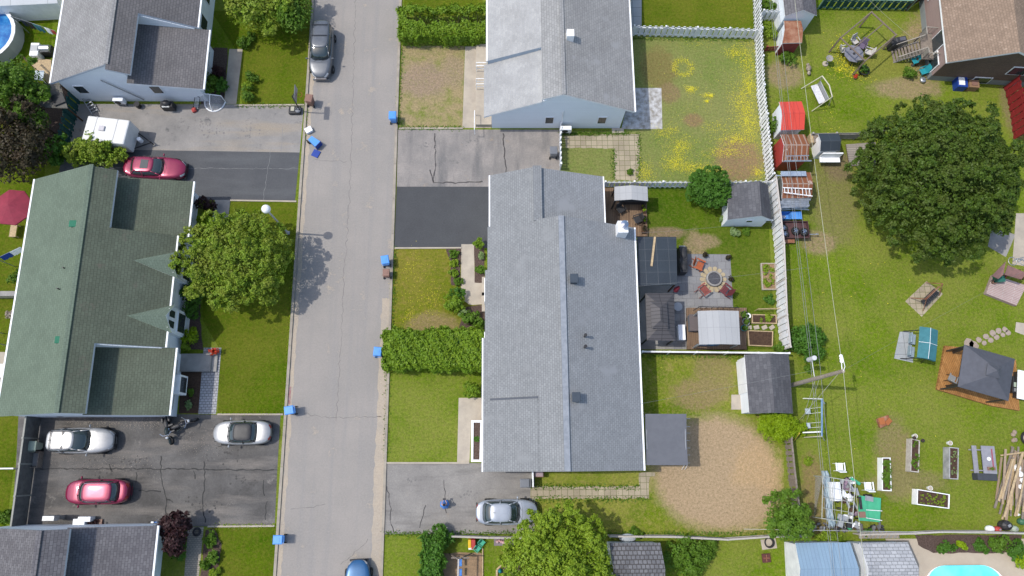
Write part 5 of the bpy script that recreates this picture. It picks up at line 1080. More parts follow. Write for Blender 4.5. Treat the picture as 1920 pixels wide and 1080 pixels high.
# fallen blue bin with its lid thrown open
t = T('fallen_bin', 'blue wheelie bin lying on its side with its lid open on the road', 'bin', P(592, 270), R(-40))
bx_ = [(0, -.3, .02), (0, .3, .02), (0, .3, .6), (0, -.3, .6)]
MB().loft([[(-.5, -.22, .04), (-.5, .22, .04), (-.5, .22, .5), (-.5, -.22, .5)], [(.45, -.29, .02), (.45, .29, .02), (.45, .29, .62), (.45, -.29, .62)]], caps=False).add([(-.5, -.22, .04), (-.5, .22, .04), (-.5, .22, .5), (-.5, -.22, .5)], [(0, 3, 2, 1)]).add([(.42, -.27, .04), (.42, .27, .04), (.42, .27, .6), (.42, -.27, .6)], [(0, 1, 2, 3)]).build('body', blueb, t)
MB().box((.46, 0, .32), (.03, .64, .66)).build('rim', blued, t)
MB().box((.62, -.62, .06), (.62, .6, .05), R(-75)).build('lid', blued, t, bevel=.02)
for s in (.1, .4): MB().cyl((-.48, -.28, s), (-.48, -.36, s), .12, n=12).build('wheel', tyre, t)
q = P(580, 246); t = T('foam_box', 'white foam box lying tilted on the road near the fallen blue bin', 'box', q, R(30)); MB().box((0, 0, .15), (.55, .45, .28)).build('tray', white, t, bevel=.02); MB().box((0, 0, .305), (.57, .47, .03)).build('lid', white, t, bevel=.01)
# open blue bin on its back behind the sheds
t = T('open_bin', 'open blue bin lying beside the trailer full of tyres', 'bin', P(1484, 404, .5)*Vector((1, 1, 0)), 0)
MB().box((-.45, 0, .03), (.75, .62, .04)).box((-.45, .31, .3), (.75, .03, .55)).box((-.45, -.31, .3), (.75, .03, .55)).box((-.82, 0, .3), (.03, .62, .55)).box((-.08, 0, .3), (.03, .62, .55)).build('body', blueb, t)
MB().box((.4, 0, .55), (.85, .66, .05)).build('lid', blueb, t, bevel=.03); MB().ball((-.5, 0, .12), (.2, .15, .1)).build('bag', white, t, smooth=True)
# small trailer with wheels on it
q = P(1487, 433, .4); t = T('utility_trailer', 'small maroon utility trailer heaped with wheels behind the blue bin', 'trailer', (q.x, q.y, 0))
maroon = basic('maroon_steel', (.1, .05, .05), (.07, .035, .04), 5, .6)
MB().box((0, 0, .45), (2.2, 1.35, .06)).build('bed', maroon, t); mb = MB()
for a, b, d_ in ((0, .68, (2.2, .04, .35)), (0, -.68, (2.2, .04, .35)), (1.1, 0, (.04, 1.35, .35)), (-1.1, 0, (.04, 1.35, .35))): mb.box((a, b, .62), d_)
mb.build('side_board', maroon, t); MB().tube([(1.1, -.3, .45), (2.0, -.3, .45)], .04).ball((1.85, -.3, .5), (.12, .07, .06), 8, 5).build('drawbar', steel, t)
MB().box((-.4, -.85, .3), (.9, .28, .2)).build('fender', rust, t)
wl = None
for i, (x, y, z, lab) in enumerate(((.05, -.1, .72, 'car wheel with silver rim in the middle of the small trailer'), (.75, -.18, .7, 'car wheel with silver rim at the drawbar end of the small trailer'), (-.85, .15, .66, 'car wheel at the fence end of the small trailer, upper one'), (-.8, -.35, .66, 'car wheel at the fence end of the small trailer, lower one'))):
    w0 = T('car_wheel', lab, 'wheel', (q.x+x, q.y+y, z), 0, 'loose wheels on the small trailer')
    if wl is None:
        MB().lathe((0, 0, 0), [(.18, -.1), (.3, -.1), (.33, -.05), (.33, .05), (.3, .1), (.19, .1), (.18, -.1)], 22).build('tyre', tyre, w0, smooth=True)
        mb = MB()
        for k in range(5): a = k*2*PI/5; mb.box((.09*math.cos(a), .09*math.sin(a), .06), (.16, .055, .03), a)
        mb.cyl((0, 0, .03), (0, 0, .08), .05).lathe((0, 0, .05), [(.16, 0), (.19, .03), (.19, 0)], 20); mb.build('rim', chrome, w0); wl = w0
    else:
        for ch in wl.children: c_ = ch.copy(); COL.objects.link(c_); c_.parent = w0

# ================= YARD THINGS =================
def canopy(name, label, cat, px, ze, zr, axis, roofm, postm=darkm, hip=0, inset=.12, th=.05, floor=None):
    c = [P(x, y, ze) for x, y in px]; m = sum(c, Vector())/4; t = T(name, label, cat, (m.x, m.y, 0)); Z = Vector((0, 0, 1)); mb = MB()
    a, b, d, e = c
    if axis == 'x': a, b, d, e = b, d, e, a
    r0 = (a+b)/2; r1 = (e+d)/2; r0.z = r1.z = zr
    if hip: r0, r1 = r0.lerp(r1, hip), r1.lerp(r0, hip)
    mb.slab([a, r0, r1, e], th, 0, 0).slab([r0, b, d, r1], th, 0, 0)
    if hip: mb.slab([a, b, r0], th, 0, 0).slab([e, r1, d], th, 0, 0)
    mb.build('canopy_roof', roofm, t, True)
    for k in c: q = k.lerp(m, .06); MB().box((q.x-m.x, q.y-m.y, (ze-.08)/2), (.1, .1, ze-.08)).build('post', postm, t)
    mb = MB()
    for i in range(4): p_, r_ = c[i].lerp(m, .06), c[(i+1) % 4].lerp(m, .06); mb.tube([p_-Z*.12, r_-Z*.12], .035)
    mb.build('beam', postm, t, True); return t, m, c
# wooden deck of the long house
sheetd = lambda name, label, poly, z, m_, th=.12: tag(MB().prism(pts(poly, z), z-th, z).build(name, m_), label, 'deck')
sheetd('wooden_deck', 'weathered wooden deck between the white fence and chimney', [(1128, 352), (1212, 352), (1214, 443), (1128, 443)], .35, wood, .34)
canopy('barbecue_shelter', 'small light grey barbecue shelter on the weathered deck', 'shelter', [(1152, 376), (1215, 377), (1214, 350), (1152, 350)], 2.3, 2.6, 'y', canv)
t = T('barbecue_counter', 'dark outdoor counter beneath the light grey barbecue shelter', 'counter', P(1184, 383)); MB().box((0, .1, .6), (2.1, .5, .9)).build('cabinet', black, t); MB().box((0, .1, 1.07), (2.2, .6, .05)).build('countertop', darkm, t)
def chair(label, px, py, rot, m_, z=0., group=None, frame=darkm, name='lounge_chair'):
    t = T(name, label, 'chair', P(px, py, z), rot, group)
    MB().box((.05, 0, .42), (.52, .52, .06)).build('seat', m_, t, bevel=.02); MB().box((-.28, 0, .72), (.07, .52, .6), 0, 0, 0, R(-14)).build('backrest', m_, t, bevel=.02)
    for s in (1, -1): MB().box((.03, s*.31, .62), (.6, .07, .04)).build('armrest', m_ if frame is darkm else frame, t)
    for sx in (.28, -.26):
        for s in (1, -1): MB().cyl((sx, s*.28, 0), (sx*.9, s*.27, .6), .022, n=6).build('leg', frame, t)
    return t
G = 'chairs around the fire pit'
orange = basic('orange_wood', (.38, .1, .035), (.3, .08, .03), 4, .6); rbrown = basic('red_brown_wood', (.25, .07, .055), (.2, .06, .05), 4, .6)
dpurp = basic('maroon_wood', (.13, .03, .035), None, 4, .6)
def adiron(label, px, py, rot, m_):
    t = T('garden_chair', label, 'chair', P(px, py, .2)*Vector((1, 1, 0)), rot, G)
    mb = MB()
    for i in range(6): mb.box((.1+i*.085-.22, 0, .36+i*.012), (.075, .58, .025))
    mb.build('seat', m_, t); mb = MB()
    for i in range(6): mb.box((-.42, -.27+i*.108, .68), (.03, .095, .75+.06*math.sin(i*.63)), 0, 0, 0, R(-20))
    mb.build('backrest', m_, t)
    for s in (1, -1): MB().box((.02, s*.38, .6), (.72, .12, .03)).build('armrest', m_, t); MB().box((.3, s*.36, .3), (.08, .04, .6)).build('leg', m_, t); MB().box((-.45, s*.3, .2), (.5, .04, .07), 0, 0, 0, R(25)).build('leg', m_, t)
adiron('orange-brown slatted chair at the north corner of the fire pit', 1309, 498, R(-25), orange)
adiron('reddish slatted chair south-west of the fire pit', 1318, 545, R(35), rbrown)
adiron('dark maroon slatted chair south-east of the fire pit', 1359, 545, R(140), dpurp)
q = P(1337, 524); t = T('fire_pit', 'round fire pit ringed with pale wedge stones on the tiled patio', 'fire pit', q)
mb = MB()
for k in range(14):
    a = 2*PI*k/14; a1 = a+.2; c = [(.62*math.cos(a-.21), .62*math.sin(a-.21)), (1.0*math.cos(a-.17), 1.0*math.sin(a-.17)), (1.08*math.cos(a), 1.08*math.sin(a)), (1.0*math.cos(a+.17), 1.0*math.sin(a+.17)), (.62*math.cos(a+.21), .62*math.sin(a+.21))]; mb.prism(c, .01, .05+.01*(k % 2))
mb.build('stone_surround', basic('pale_sandstone', (.4, .33, .21), (.34, .28, .18), 4, .85), t)
MB().lathe((0, 0, 0), [(.62, .0), (.62, .35), (.5, .36), (.5, .05)], 24).build('ring_wall', conc2, t); MB().cyl((0, 0, .02), (0, 0, .3), .5, .5, 20).build('mesh_cover', basic('char', (.04, .042, .05), (.09, .09, .1), 18, .8), t)
for px, py, lab in ((1320, 480, 'dark potted plant on the north edge of the tiled patio'), (1363, 485, 'dark potted plant at the north-east corner of the patio'), (1369, 525, 'dark potted plant on the east edge of the patio')):
    t = T('plant_pot', lab, 'plant pot', P(px, py)); MB().lathe((0, 0, 0), [(.12, 0), (.2, .3), (.17, .3), (.15, .2)], 14).build('pot', darkm, t); c = P(px, py); fastmesh('foliage', crown((c.x, c.y, .34), (.2, .2, .16), 12, 20, .08, .05), 4, LF['brown'], t)
for py, lab in ((476, 'upper black covered barbecue beside the panelled pergola'), (500, 'lower black covered barbecue beside the panelled pergola')):
    t = T('covered_grill', lab, 'barbecue', P(1280, py, .8)*Vector((1, 1, 0))); MB().box((0, 0, .55), (.6, 1.05, 1.1)).ball((0, 0, 1.08), (.3, .5, .16)).build('cover', black, t, bevel=.08); MB().box((0, .6, .8), (.5, .14, .04)).build('side_shelf', greym, t)
# pergola with dark panels
t, m_, c = canopy('pergola', 'flat pergola roofed with dark square panels and an orange plank', 'pergola', [(1196, 535), (1270, 534), (1268, 444), (1195, 444)], 2.6, 2.62, 'y', panel, woodb)
a, b = P(1228, 444, 2.68), P(1221.5, 499, 2.68); d = b-a; MB().box((a+b)/2, (d.length, .16, .05), math.atan2(d.y, d.x)).build('loose_plank', woodp, t, True)
# hardtop gazebo
t, m_, c = canopy('gazebo', 'dark ribbed metal gazebo with a two-tier hip roof', 'gazebo', [(1213, 638), (1266, 639), (1264, 550), (1210, 550)], 2.4, 3.0, 'y', metald, darkm, hip=.33)
q = P(1237, 590, 3.1); w_ = 1.15; mb = MB(); cs = [Vector((q.x-.62, q.y-1., 2.95)), Vector((q.x+.62, q.y-1., 2.95)), Vector((q.x+.62, q.y+1., 2.95)), Vector((q.x-.62, q.y+1., 2.95))]; r0, r1 = Vector((q.x, q.y-.45, 3.28)), Vector((q.x, q.y+.45, 3.28))
mb.slab([cs[0], r0, r1, cs[3]], .05, 0, 0).slab([r0, cs[1], cs[2], r1], .05, 0, 0).slab([cs[0], cs[1], r0], .05, 0, 0).slab([cs[3], r1, cs[2]], .05, 0, 0); mb.build('upper_roof', metald, t, True)
t = T('freezer_box', 'long white box lying beside the dark ribbed gazebo', 'box', P(1277, 624, .4)*Vector((1, 1, 0))); MB().box((0, 0, .3), (.5, 1.15, .6)).build('case', white, t, bevel=.03); MB().box((0, 0, .63), (.54, 1.2, .06)).build('lid', white, t, bevel=.02)
t = T('parasol', 'closed red parasol between pergola and gazebo', 'parasol', P(1268, 543, 1.)*Vector((1, 1, 0))); MB().cyl((0, 0, 0), (0, 0, 2.), .03).build('pole', darkm, t); MB().lathe((0, 0, .9), [(.04, 1.1), (.16, .6), (.22, 0), (.05, .02)], 8).build('canopy', redcl, t)
t = T('round_table', 'round grey-green table beside the ribbed gazebo', 'table', P(1271, 575, .5)*Vector((1, 1, 0))); t.name = 'round_table'; MB().cyl((0, 0, .5), (0, 0, .54), .35, .35, 20).build('tabletop', greym, t)
for k in range(3): MB().cyl((.25*math.cos(k*2.1), .25*math.sin(k*2.1), 0), (.2*math.cos(k*2.1), .2*math.sin(k*2.1), .5), .02).build('leg', darkm, t)
# wooden deck + canvas pavilion
sheetd('wooden_deck', 'brown wooden deck around the light grey canvas pavilion', [(1288, 577), (1400, 577), (1400, 655), (1289, 655)], .3, wood, .29)
t, m_, c = canopy('canvas_pavilion', 'light grey ribbed pavilion roof over a blue pool frame', 'pavilion', [(1311, 646), (1388, 646), (1385, 583), (1308, 583)], 2.4, 2.6, 'y', canv, greym)
a, b, z_ = c[0], c[1], 1.
MB().box(((a.x+b.x)/2-.5, a.y+.2, .95), (1.7, .06, .9)).build('blue_panel', gloss('blue_glass', (.03, .2, .4), .2), t, True)
mb = MB(); mb.tube([P(1300, 582, 1.), P(1312, 575, 1.), P(1386, 577, 1.)], .03)
for i in range(7): q = P(1316+i*11, 575, 1.); mb.tube([q, (q.x, q.y, .3)], .018)
mb.build('railing', darkm, t, True)
t = T('hot_tub', 'dark grey rectangular storage bench on the brown deck', 'bench', P(1299, 606, .7)*Vector((1, 1, 0))); t.name = 'storage_bench'; MB().box((0, 0, .65), (.62, 1.25, .6)).build('case', greyb, t, bevel=.04); MB().box((0, 0, .97), (.66, 1.3, .06)).build('lid', basic('brown_grey_lid', (.12, .1, .1), None, 3, .7), t, bevel=.03)
for px, py, r, lab in ((1393, 592, .3, 'blue-purple potted plant by the pavilion'), (1396, 605, .3, 'grey garden pot by the pavilion'), (1392, 617, .25, 'teal garden pot by the pavilion')):
    t = T('plant_pot', lab, 'plant pot', P(px, py)); MB().lathe((0, 0, 0), [(r*.6, 0), (r, .4), (r*.85, .4), (r*.7, .3)], 14).build('pot', {1393: navy, 1396: greym, 1392: tealp}[px], t); c = P(px, py); fastmesh('foliage', crown((c.x, c.y, .45), (r, r, .2), 10, 20, .1, .06), 4, LF['shrub'], t)
# raised vegetable beds in the long house yard
def bed(label, px, h, m_, soilm=soil, plants=None, name='raised_bed', side=None, wall=.07):
    c = [P(x, y, h) for x, y in px]; m = sum(c, Vector())/4; t = T(name, label, 'raised bed', (m.x, m.y, 0)); n = 4
    for q in c: q.z = 0
    for i in range(4):
        a, b = c[i], c[(i+1) % 4]; d = (b-a); ang = math.atan2(d.y, d.x); mid_ = (a+b)/2; inn = (m-mid_); inn.z = 0; inn.normalize(); mid_ = mid_+inn*wall/2
        MB().box((mid_.x, mid_.y, h/2), (d.length-(2*wall+.004 if i % 2 else 0), wall, h-.004 if i % 2 else h), ang).build('board', m_, t, True)
    ci = [q.lerp(Vector((m.x, m.y, 0)), .06) for q in c]; MB().prism([(q.x, q.y) for q in ci], .01, h-.08).build('soil', soilm, t, True)
    if plants:
        n_, r, mat_ = plants
        V = []
        for i in range(n_):
            u, v = random.uniform(.1, .9), random.uniform(.08, .92); q = (ci[0]*(1-u)+ci[1]*u)*(1-v)+(ci[3]*(1-u)+ci[2]*u)*v
            V.append(crown((q.x, q.y, h-.02), (r, r, r*1.1), 5, 9, r*.5, r*.4, low=-.1))
        fastmesh('seedlings', np.concatenate(V), 4, LF[mat_], t)
    return t
bed('small raised bed with two seedlings by the white fence', [(1410, 606), (1457, 607), (1456, 590), (1410, 589)], .25, woodp, plants=(5, .1, 'lime'))
bed('bare soil bed framed in boards near the white fence', [(1404, 648), (1449, 650), (1450, 621), (1402, 619)], .2, woodp)
bed('raised bed of yellow flowers against the white board fence', [(1430, 543), (1456, 543), (1454, 493), (1427, 493)], .25, conc, sand, plants=(26, .14, 'lime'))
bed('white stone planter by the concrete walk of the long grey house', [(883, 866), (903, 866), (905, 788), (884, 788)], .45, white, mulch, wall=.16)
t = T('stool', 'white plastic seat ring by the raised beds', 'stool', P(1403, 592, .4)*Vector((1, 1, 0))); MB().lathe((0, 0, .35), [(.12, 0), (.22, 0), (.22, .05), (.12, .05), (.12, 0)], 16).build('seat', white, t)
for k in range(3): MB().cyl((.2*math.cos(k*2.1), .2*math.sin(k*2.1), 0), (.17*math.cos(k*2.1), .17*math.sin(k*2.1), .35), .02).build('leg', white, t)
t = T('garden_trellis', 'low white trellis bar above the raised beds', 'trellis', P(1439, 583)); MB().tube([(-1., 0, 0), (-1., 0, .8), (1., .05, .8), (1., .05, 0)], .03).tube([(-1, 0, .4), (1, .05, .4)], .02).build('bar', woodp, t)
t = T('stepping_stones', 'pale stepping slabs between the raised beds', 'stepping stones', P(1415, 613))
for i, px in enumerate((1404, 1418, 1433, 1447)): q = P(px, 614); MB().box((q.x, q.y, .03), (.42, .3, .05), i*.2).build('stone', conc, t, True)
# deck furniture
chair('black mesh chair beside the chimney on the weathered deck', 1194, 414, R(200), black, .35)
chair('dark chair at the eave side of the weathered deck', 1162, 395, R(-60), black, .35)
for py, lab in ((392, 'upper planter box on the edge of the weathered deck'), (411, 'middle planter box on the edge of the weathered deck'), (430, 'lower planter box on the edge of the weathered deck')):
    t = T('planter_box', lab, 'planter', P(1207, py, .5)*Vector((1, 1, 0))+Vector((0, 0, .35))); MB().box((0, 0, .12), (.28, .65, .24)).build('box', woodb, t); c = P(1207, py, .5); fastmesh('foliage', crown((c.x, c.y, .62), (.12, .28, .12), 10, 18, .08, .05), 4, LF['juni' if py < 420 else 'brown'], t)
# carport canopy south
t, m_, c = canopy('patio_canopy', 'flat grey metal patio canopy beside the bare soil circle', 'canopy', [(1212, 872), (1290, 872), (1287, 776), (1210, 776)], 2.9, 2.75, 'x', basic('canopy_grey', (.115, .12, .135), (.1, .105, .12), 2, .6, var=.05), greym)
mb = MB()
for py in (785, 800, 812, 826, 840, 853, 868): mb.tube([P(1286, py, 2.7), P(1294, py, 2.6)], .02)
mb.build('bracket', steel, t, True)
t = T('folded_chairs', 'two folded white frames leaning below the grey patio canopy', 'frames', P(1281, 880)); MB().tube([(-.12, 0, .1), (-.12, .35, 1.)], .02).tube([(.1, 0, .1), (.1, .35, 1.)], .02).build('frame', white, t)
# gate + bin area by the slab path
t = T('gate', 'narrow white gate panel near the square grey bin', 'gate', P(998, 898)); MB().box((0, 0, .6), (.08, 1.1, 1.2)).build('panel', white, t); MB().box((0, .6, .65), (.12, .12, 1.3)).build('post', white, t)
t = T('flower_crate', 'crate of pink items under the south end of the long roof', 'crate', P(1010, 888, .8)*Vector((1, 1, 0))); MB().box((0, 0, .4), (.7, .5, .8)).build('box', brownb, t); MB().box((0, 0, .83), (.6, .4, .06)).build('lid', basic('pinkish', (.4, .25, .25), (.2, .2, .22), 12, .7), t)
# heat pumps / AC / meters beside houses
def hpump(label, px, py, z, rot=0, m_=white):
    q = P(px, py, z+.6); t = T('heat_pump', label, 'heat pump', (q.x, q.y, 0), rot)
    MB().box((0, 0, z+.35), (.85, .35, .62)).build('case', m_, t, bevel=.03); MB().cyl((-.1, -.18, z+.35), (-.1, -.195, z+.35), .24, n=20).build('fan_grille', darkm, t)
    for s in (-.3, .3): MB().box((s, 0, z/2+.02), (.06, .3, z+.04)).build('bracket', steel, t)
    return t
hpump('white heat pump against the pale-roofed house by the low white fence', 1062, 240, .4)
hpump('white heat pump against the top left house behind the camper', 221, 186, .3)
hpump('pale heat pump under the eave at the south wall of the green-roofed house', 112, 776, .5)
hpump('grey heat pump casting a shadow by the bottom left house', 91, 972, .9, 0, greym)
t = T('covered_grill', 'black barbecue with silver lid against the top left house', 'barbecue', P(312, 195, .8)*Vector((1, 1, 0))); MB().box((0, 0, .45), (1.0, .5, .8)).build('cabinet', black, t, bevel=.03); MB().ball((0, 0, .9), (.38, .28, .25), 14, 8, zmin=-.1).build('hood', black, t, smooth=True); MB().box((0, -.3, .88), (.6, .12, .08)).build('handle', steel, t)
t = T('vent_pot', 'small dark wall vent near a downpipe of the top left house', 'vent', P(257, 196, .4)*Vector((1, 1, 0))); MB().cyl((0, 0, 0), (0, 0, .5), .2, .24, 12).build('pot', darkm, t)
# pinkish planter things near lower driveway
for px, py, lab in ((68, 789, 'pair of pale round garden lamps by the corner of the green roof'),):
    t = T('copper_planter', 'bronze-coloured planter heap at the corner of the green-roofed house', 'planter', P(px, py)); MB().box((0, .0, .3), (.45, .7, .6)).build('box', brownb, t, bevel=.05); MB().ball((0, .2, .66), (.2, .2, .14)).ball((.02, -.2, .66), (.2, .18, .16)).build('pots', basic('pale_pink', (.5, .3, .25), None, 6, .5), t, smooth=True)
t = T('wooden_crate', 'wooden compost frame against the dark solid fence', 'compost frame', P(70, 862)); MB().box((0, .55, .3), (.85, .06, .6)).box((0, -.55, .3), (.85, .06, .6)).box((.4, 0, .3), (.06, 1.05, .6)).build('frame', woodg, t); MB().box((0, 0, .2), (.7, .95, .35)).build('soil', conc2, t)
t = T('storage_box', 'two white storage boxes beside the wall of the bottom left house', 'box', P(150, 979, .6)*Vector((1, 1, 0))); MB().box((-.1, 0, .3), (.85, .45, .6)).build('case', white, t, bevel=.03); MB().box((.3, .2, .35), (.9, .35, .68)).build('case', white, t, bevel=.03)
t = T('plant_heap', 'heap of reddish plants beside two white boxes', 'plant heap', P(180, 979)); c = P(180, 979); fastmesh('foliage', crown((c.x, c.y, .25), (.6, .25, .25), 14, 24, .12, .06), 4, LF['purple'], t); MB().box((0, 0, .08), (1., .4, .16)).build('box', brownb, t)
t = T('bicycle', 'bright blue bicycle leaning at the corner of the bottom left house', 'bicycle', P(291, 979, .4)*Vector((1, 1, 0)))
for x in (-.35, .35): w_ = MB().lathe((0, 0, 0), [(.2, -.02), (.24, 0), (.2, .02), (.2, -.02)], 16); w_.v = [(a+x, c_, b+.24) for a, b, c_ in w_.v]; w_.build('wheel', tyre, t)
MB().tube([(-.35, 0, .24), (-.1, 0, .5), (.28, 0, .55), (.35, 0, .24)], .03).tube([(-.1, 0, .5), (-.02, 0, .25), (.28, 0, .55)], .03).build('frame', bluec, t); MB().tube([(.28, -.22, .75), (.28, .22, .75)], .02).tube([(.28, 0, .55), (.28, 0, .75)], .02).build('handlebar', chrome, t); MB().ball((-.12, 0, .58), (.12, .07, .04)).build('saddle', white, t)
t = T('garden_hose', 'coil of dark hose at the top of the bottom left walk', 'hose', P(370, 997)); MB().lathe((0, 0, .1), [(.2, 0), (.28, .05), (.32, 0), (.28, -.06), (.2, 0)], 18).lathe((.02, 0, .2), [(.16, 0), (.24, .05), (.28, 0), (.24, -.06), (.16, 0)], 18).build('coil', black, t, smooth=True); t.name = 'garden_hose'
t = T('flower_pot', 'pot of red-orange flowers at the end of the paver walk', 'flower pot', P(405, 660)); MB().lathe((0, 0, 0), [(.16, 0), (.24, .35), (.2, .35)], 14).build('pot', brownb, t); c = P(405, 660); fastmesh('flowers', crown((c.x, c.y, .45), (.3, .3, .2), 16, 22, .12, .06), 4, LF['red'], t)
q = P(393, 650)
# hockey goal
t = T('hockey_goal', 'white framed hockey goal standing by the top left house', 'hockey goal', P(401, 200), R(-8)); mb = MB()
mb.tube([(-.92, .5, .05), (-.92, .5, 1.15), (.92, .5, 1.15), (.92, .5, .05)], .035); mb.tube([(-.92, .5, .05)]+[(-.85*math.cos(a), .5-.95*math.sin(a), .05) for a in [i*PI/10 for i in range(11)]]+[(.92, .5, .05)], .06, 8); mb.tube([(0, .5, 1.15), (0, -.2, .8), (0, -.45, .1)], .03)
mb.build('frame', white, t)
nm, nt, bs = newmat('goal_net'); bs.inputs['Base Color'].default_value = (.5, .52, .55, 1)
tp = nd(nt, 'ShaderNodeBsdfTransparent'); mx = nd(nt, 'ShaderNodeMixShader'); mx.inputs[0].default_value = .35; nt.links.new(tp.outputs[0], mx.inputs[1]); nt.links.new(bs.outputs[0], mx.inputs[2]); nt.links.new(mx.outputs[0], nt.nodes['Material Output'].inputs[0])
rows = []; 
for j in range(5): k = j/4; rows.append([(-(.92-.07*k)*math.cos(a), .5*(1-k)+k*(.5-.95*math.sin(a)), 1.1*(1-k)+.06) for a in [i*PI/10 for i in range(11)]])
MB().add([p for r in rows for p in r], [(j*11+i, j*11+i+1, (j+1)*11+i+1, (j+1)*11+i) for j in range(4) for i in range(10)]).build('net', nm, t)
t = T('rebounder', 'dark framed net panel leaning beside the hockey goal', 'net panel', P(374, 195), R(-30)); MB().tube([(-.25, -.5, .02), (.25, -.5, .02), (.25, .3, .8), (-.25, .3, .8), (-.25, -.5, .02)], .025).build('frame', darkm, t); MB().add([(-.25, -.5, .02), (.25, -.5, .02), (.25, .3, .8), (-.25, .3, .8)], [(0, 1, 2, 3)]).build('net', nm, t)
t = T('toy_bucket', 'small red toy left by the hockey goal', 'toy', P(365, 208)); MB().box((0, 0, .12), (.35, .35, .24), .5).build('tub', redp, t, bevel=.05); MB().ball((.05, .05, .26), (.16, .14, .08)).build('lid', redp, t, smooth=True)
t = T('step_ladder', 'folded aluminium stepladder lying by the green fence', 'ladder', P(168, 196, .3)*Vector((1, 1, 0)), R(-55)); mb = MB(); mb.tube([(-.8, .22, .5), (.8, .28, .1)], .035).tube([(-.8, -.22, .5), (.8, -.28, .1)], .035); mb.build('rail', steel, t); mb = MB()
for i in range(6): mb.box((-.65+i*.26, 0, .47-.065*i), (.09, .45, .03))
mb.build('rung', steel, t)
# left edge yard of the top-left house
q = P(-22, 62, 1.2); t = T('round_pool', 'round above-ground pool with pale rim at the left edge', 'pool', (q.x-.4, q.y, 0))
MB().lathe((0, 0, 0), [(2.6, 0), (2.6, 1.25), (2.42, 1.28), (2.42, 1.0)], 24).build('pool_wall', basic('pool_cream', (.42, .44, .42), (.36, .38, .37), 1, .6), t); MB().lathe((0, 0, 1.25), [(2.66, 0), (2.66, .05), (2.36, .05), (2.36, 0)], 24).build('rim', pvc, t)
wm, nt, bs = newmat('pool_water'); co = coords(nt); nt.links.new(mix(nt, noise(nt, co, 1.3, 4), (.01, .09, .3), (.05, .25, .5)), bs.inputs['Base Color']); bs.inputs['Roughness'].default_value = .05; bump(nt, bs, noise(nt, co, 3, 3), .25, .04)
MB().cyl((0, 0, .2), (0, 0, 1.08), 2.42, 2.42, 24).build('pool_water', wm, t)
t = T('hot_tub', 'white lidded cabinet beside the wall of the top left house', 'cabinet', P(64, 92, .9)*Vector((1, 1, 0))); t.name = 'pool_heater'; MB().box((0, 0, .45), (.7, 1.2, .9)).build('case', white, t, bevel=.04); MB().box((0, .1, .93), (.6, .5, .06)).build('lid', greym, t, bevel=.02)
t = T('barbecue', 'steel barbecue beside the white cabinet of the top left house', 'barbecue', P(84, 90, .9)*Vector((1, 1, 0))); MB().box((0, 0, .4), (.9, .7, .8)).build('cabinet', black, t, bevel=.03); MB().cyl((-.4, 0, .85), (.4, 0, .85), .28, n=14).build('hood', steel, t); MB().tube([(-.3, -.33, .9), (.3, -.33, .9)], .02).build('handle', chrome, t)
sheetd('wooden_deck', 'small pale deck platform beside the top left roof', [(60, 108), (96, 112), (94, 160), (58, 122)], .3, woodp, .28)
t, m_, c = canopy('covered_patio', 'grey slatted shelter roof under the trees at left', 'shelter', [(52, 202), (127, 203), (112, 155), (54, 160)], 2.3, 2.35, 'y', bricky('shelter_board', (.19, .18, .16), (.15, .145, .13), (.07, .07, .06), 40, .5, .02, 'XY', off=0, nz=.25), woodb)
q = P(108, 185, 2.5); MB().box((q.x, q.y, 2.46), (.95, .95, .04), .45).build('black_panel', black, t, True)
t = T('folded_umbrella', 'brown rolled umbrella over the small pale deck', 'umbrella', P(72, 132)); MB().cyl((-.4, .4, 1.6), (.35, -.35, 1.75), .09, .06).build('canopy', woodb, t); MB().tube([(.5, -.5, 0), (.5, -.5, 1.8), (-.4, .4, 1.62)], .03).build('pole', darkm, t)
t = T('side_table', 'white plastic table by the eave of the top left house', 'table', P(83, 150)); MB().box((0, 0, .7), (.75, .9, .05)).build('tabletop', basic('blue_white', (.45, .52, .58), None, 3, .5), t)
for sx in (-.3, .3):
    for sy in (-.38, .38): MB().box((sx, sy, .34), (.05, .05, .68)).build('leg', white, t)
def laundry(label, a, b, items, z=2.4):
    A_, B_ = P(*a, z), P(*b, z); t = T('clothesline', label, 'clothesline', (A_.x, A_.y, 0)); MB().tube([A_, B_], .012).build('line', greym, t, True); n = len(items)
    for i, (m_, k0, k1, l) in enumerate(items):
        p0, p1 = A_.lerp(B_, k0), A_.lerp(B_, k1); g = MB(); nn = 6; vs = []
        for j in range(nn+1): q = p0.lerp(p1, j/nn); vs += [(q.x, q.y, q.z), (q.x+.04*math.sin(j*1.9+i), q.y-.1+.06*math.sin(j*2.3), q.z-l), ]
        g.add(vs, [(2*j, 2*j+2, 2*j+3, 2*j+1) for j in range(nn)]); ob = g.build('garment', m_, t, True); so_ = ob.modifiers.new('thickness', 'SOLIDIFY'); so_.thickness = .02
    MB().tube([(0, 0, 0), (0, 0, z)], .04).build('post', steel, t)
laundry('clothesline with dark and teal garments by the round pool', (20, 30), (104, 58), [(navy, .2, .3, .7), (black, .32, .45, .8), (tealf, .47, .66, .8), (white, .74, .86, .6), (redp, .88, .97, .5)])
laundry('clothesline with blue and white cloths left of the green roof', (-8, 485), (38, 463), [(blued, .15, .55, .6), (white, .55, 1., .6)], 2.2)
# neighbour roof at the top left corner
t, c = shed('pale sheet roof of a shed at the top left corner', [(-60, 14), (108, 6), (108, -40), (-60, -40)], 2.3, 2.6, 'x', bricky('pale_sheet_roof', (.45, .47, .48), (.42, .44, .45), (.3, .32, .33), 3., 40, .03, 'XY', off=0, nz=.1), white)
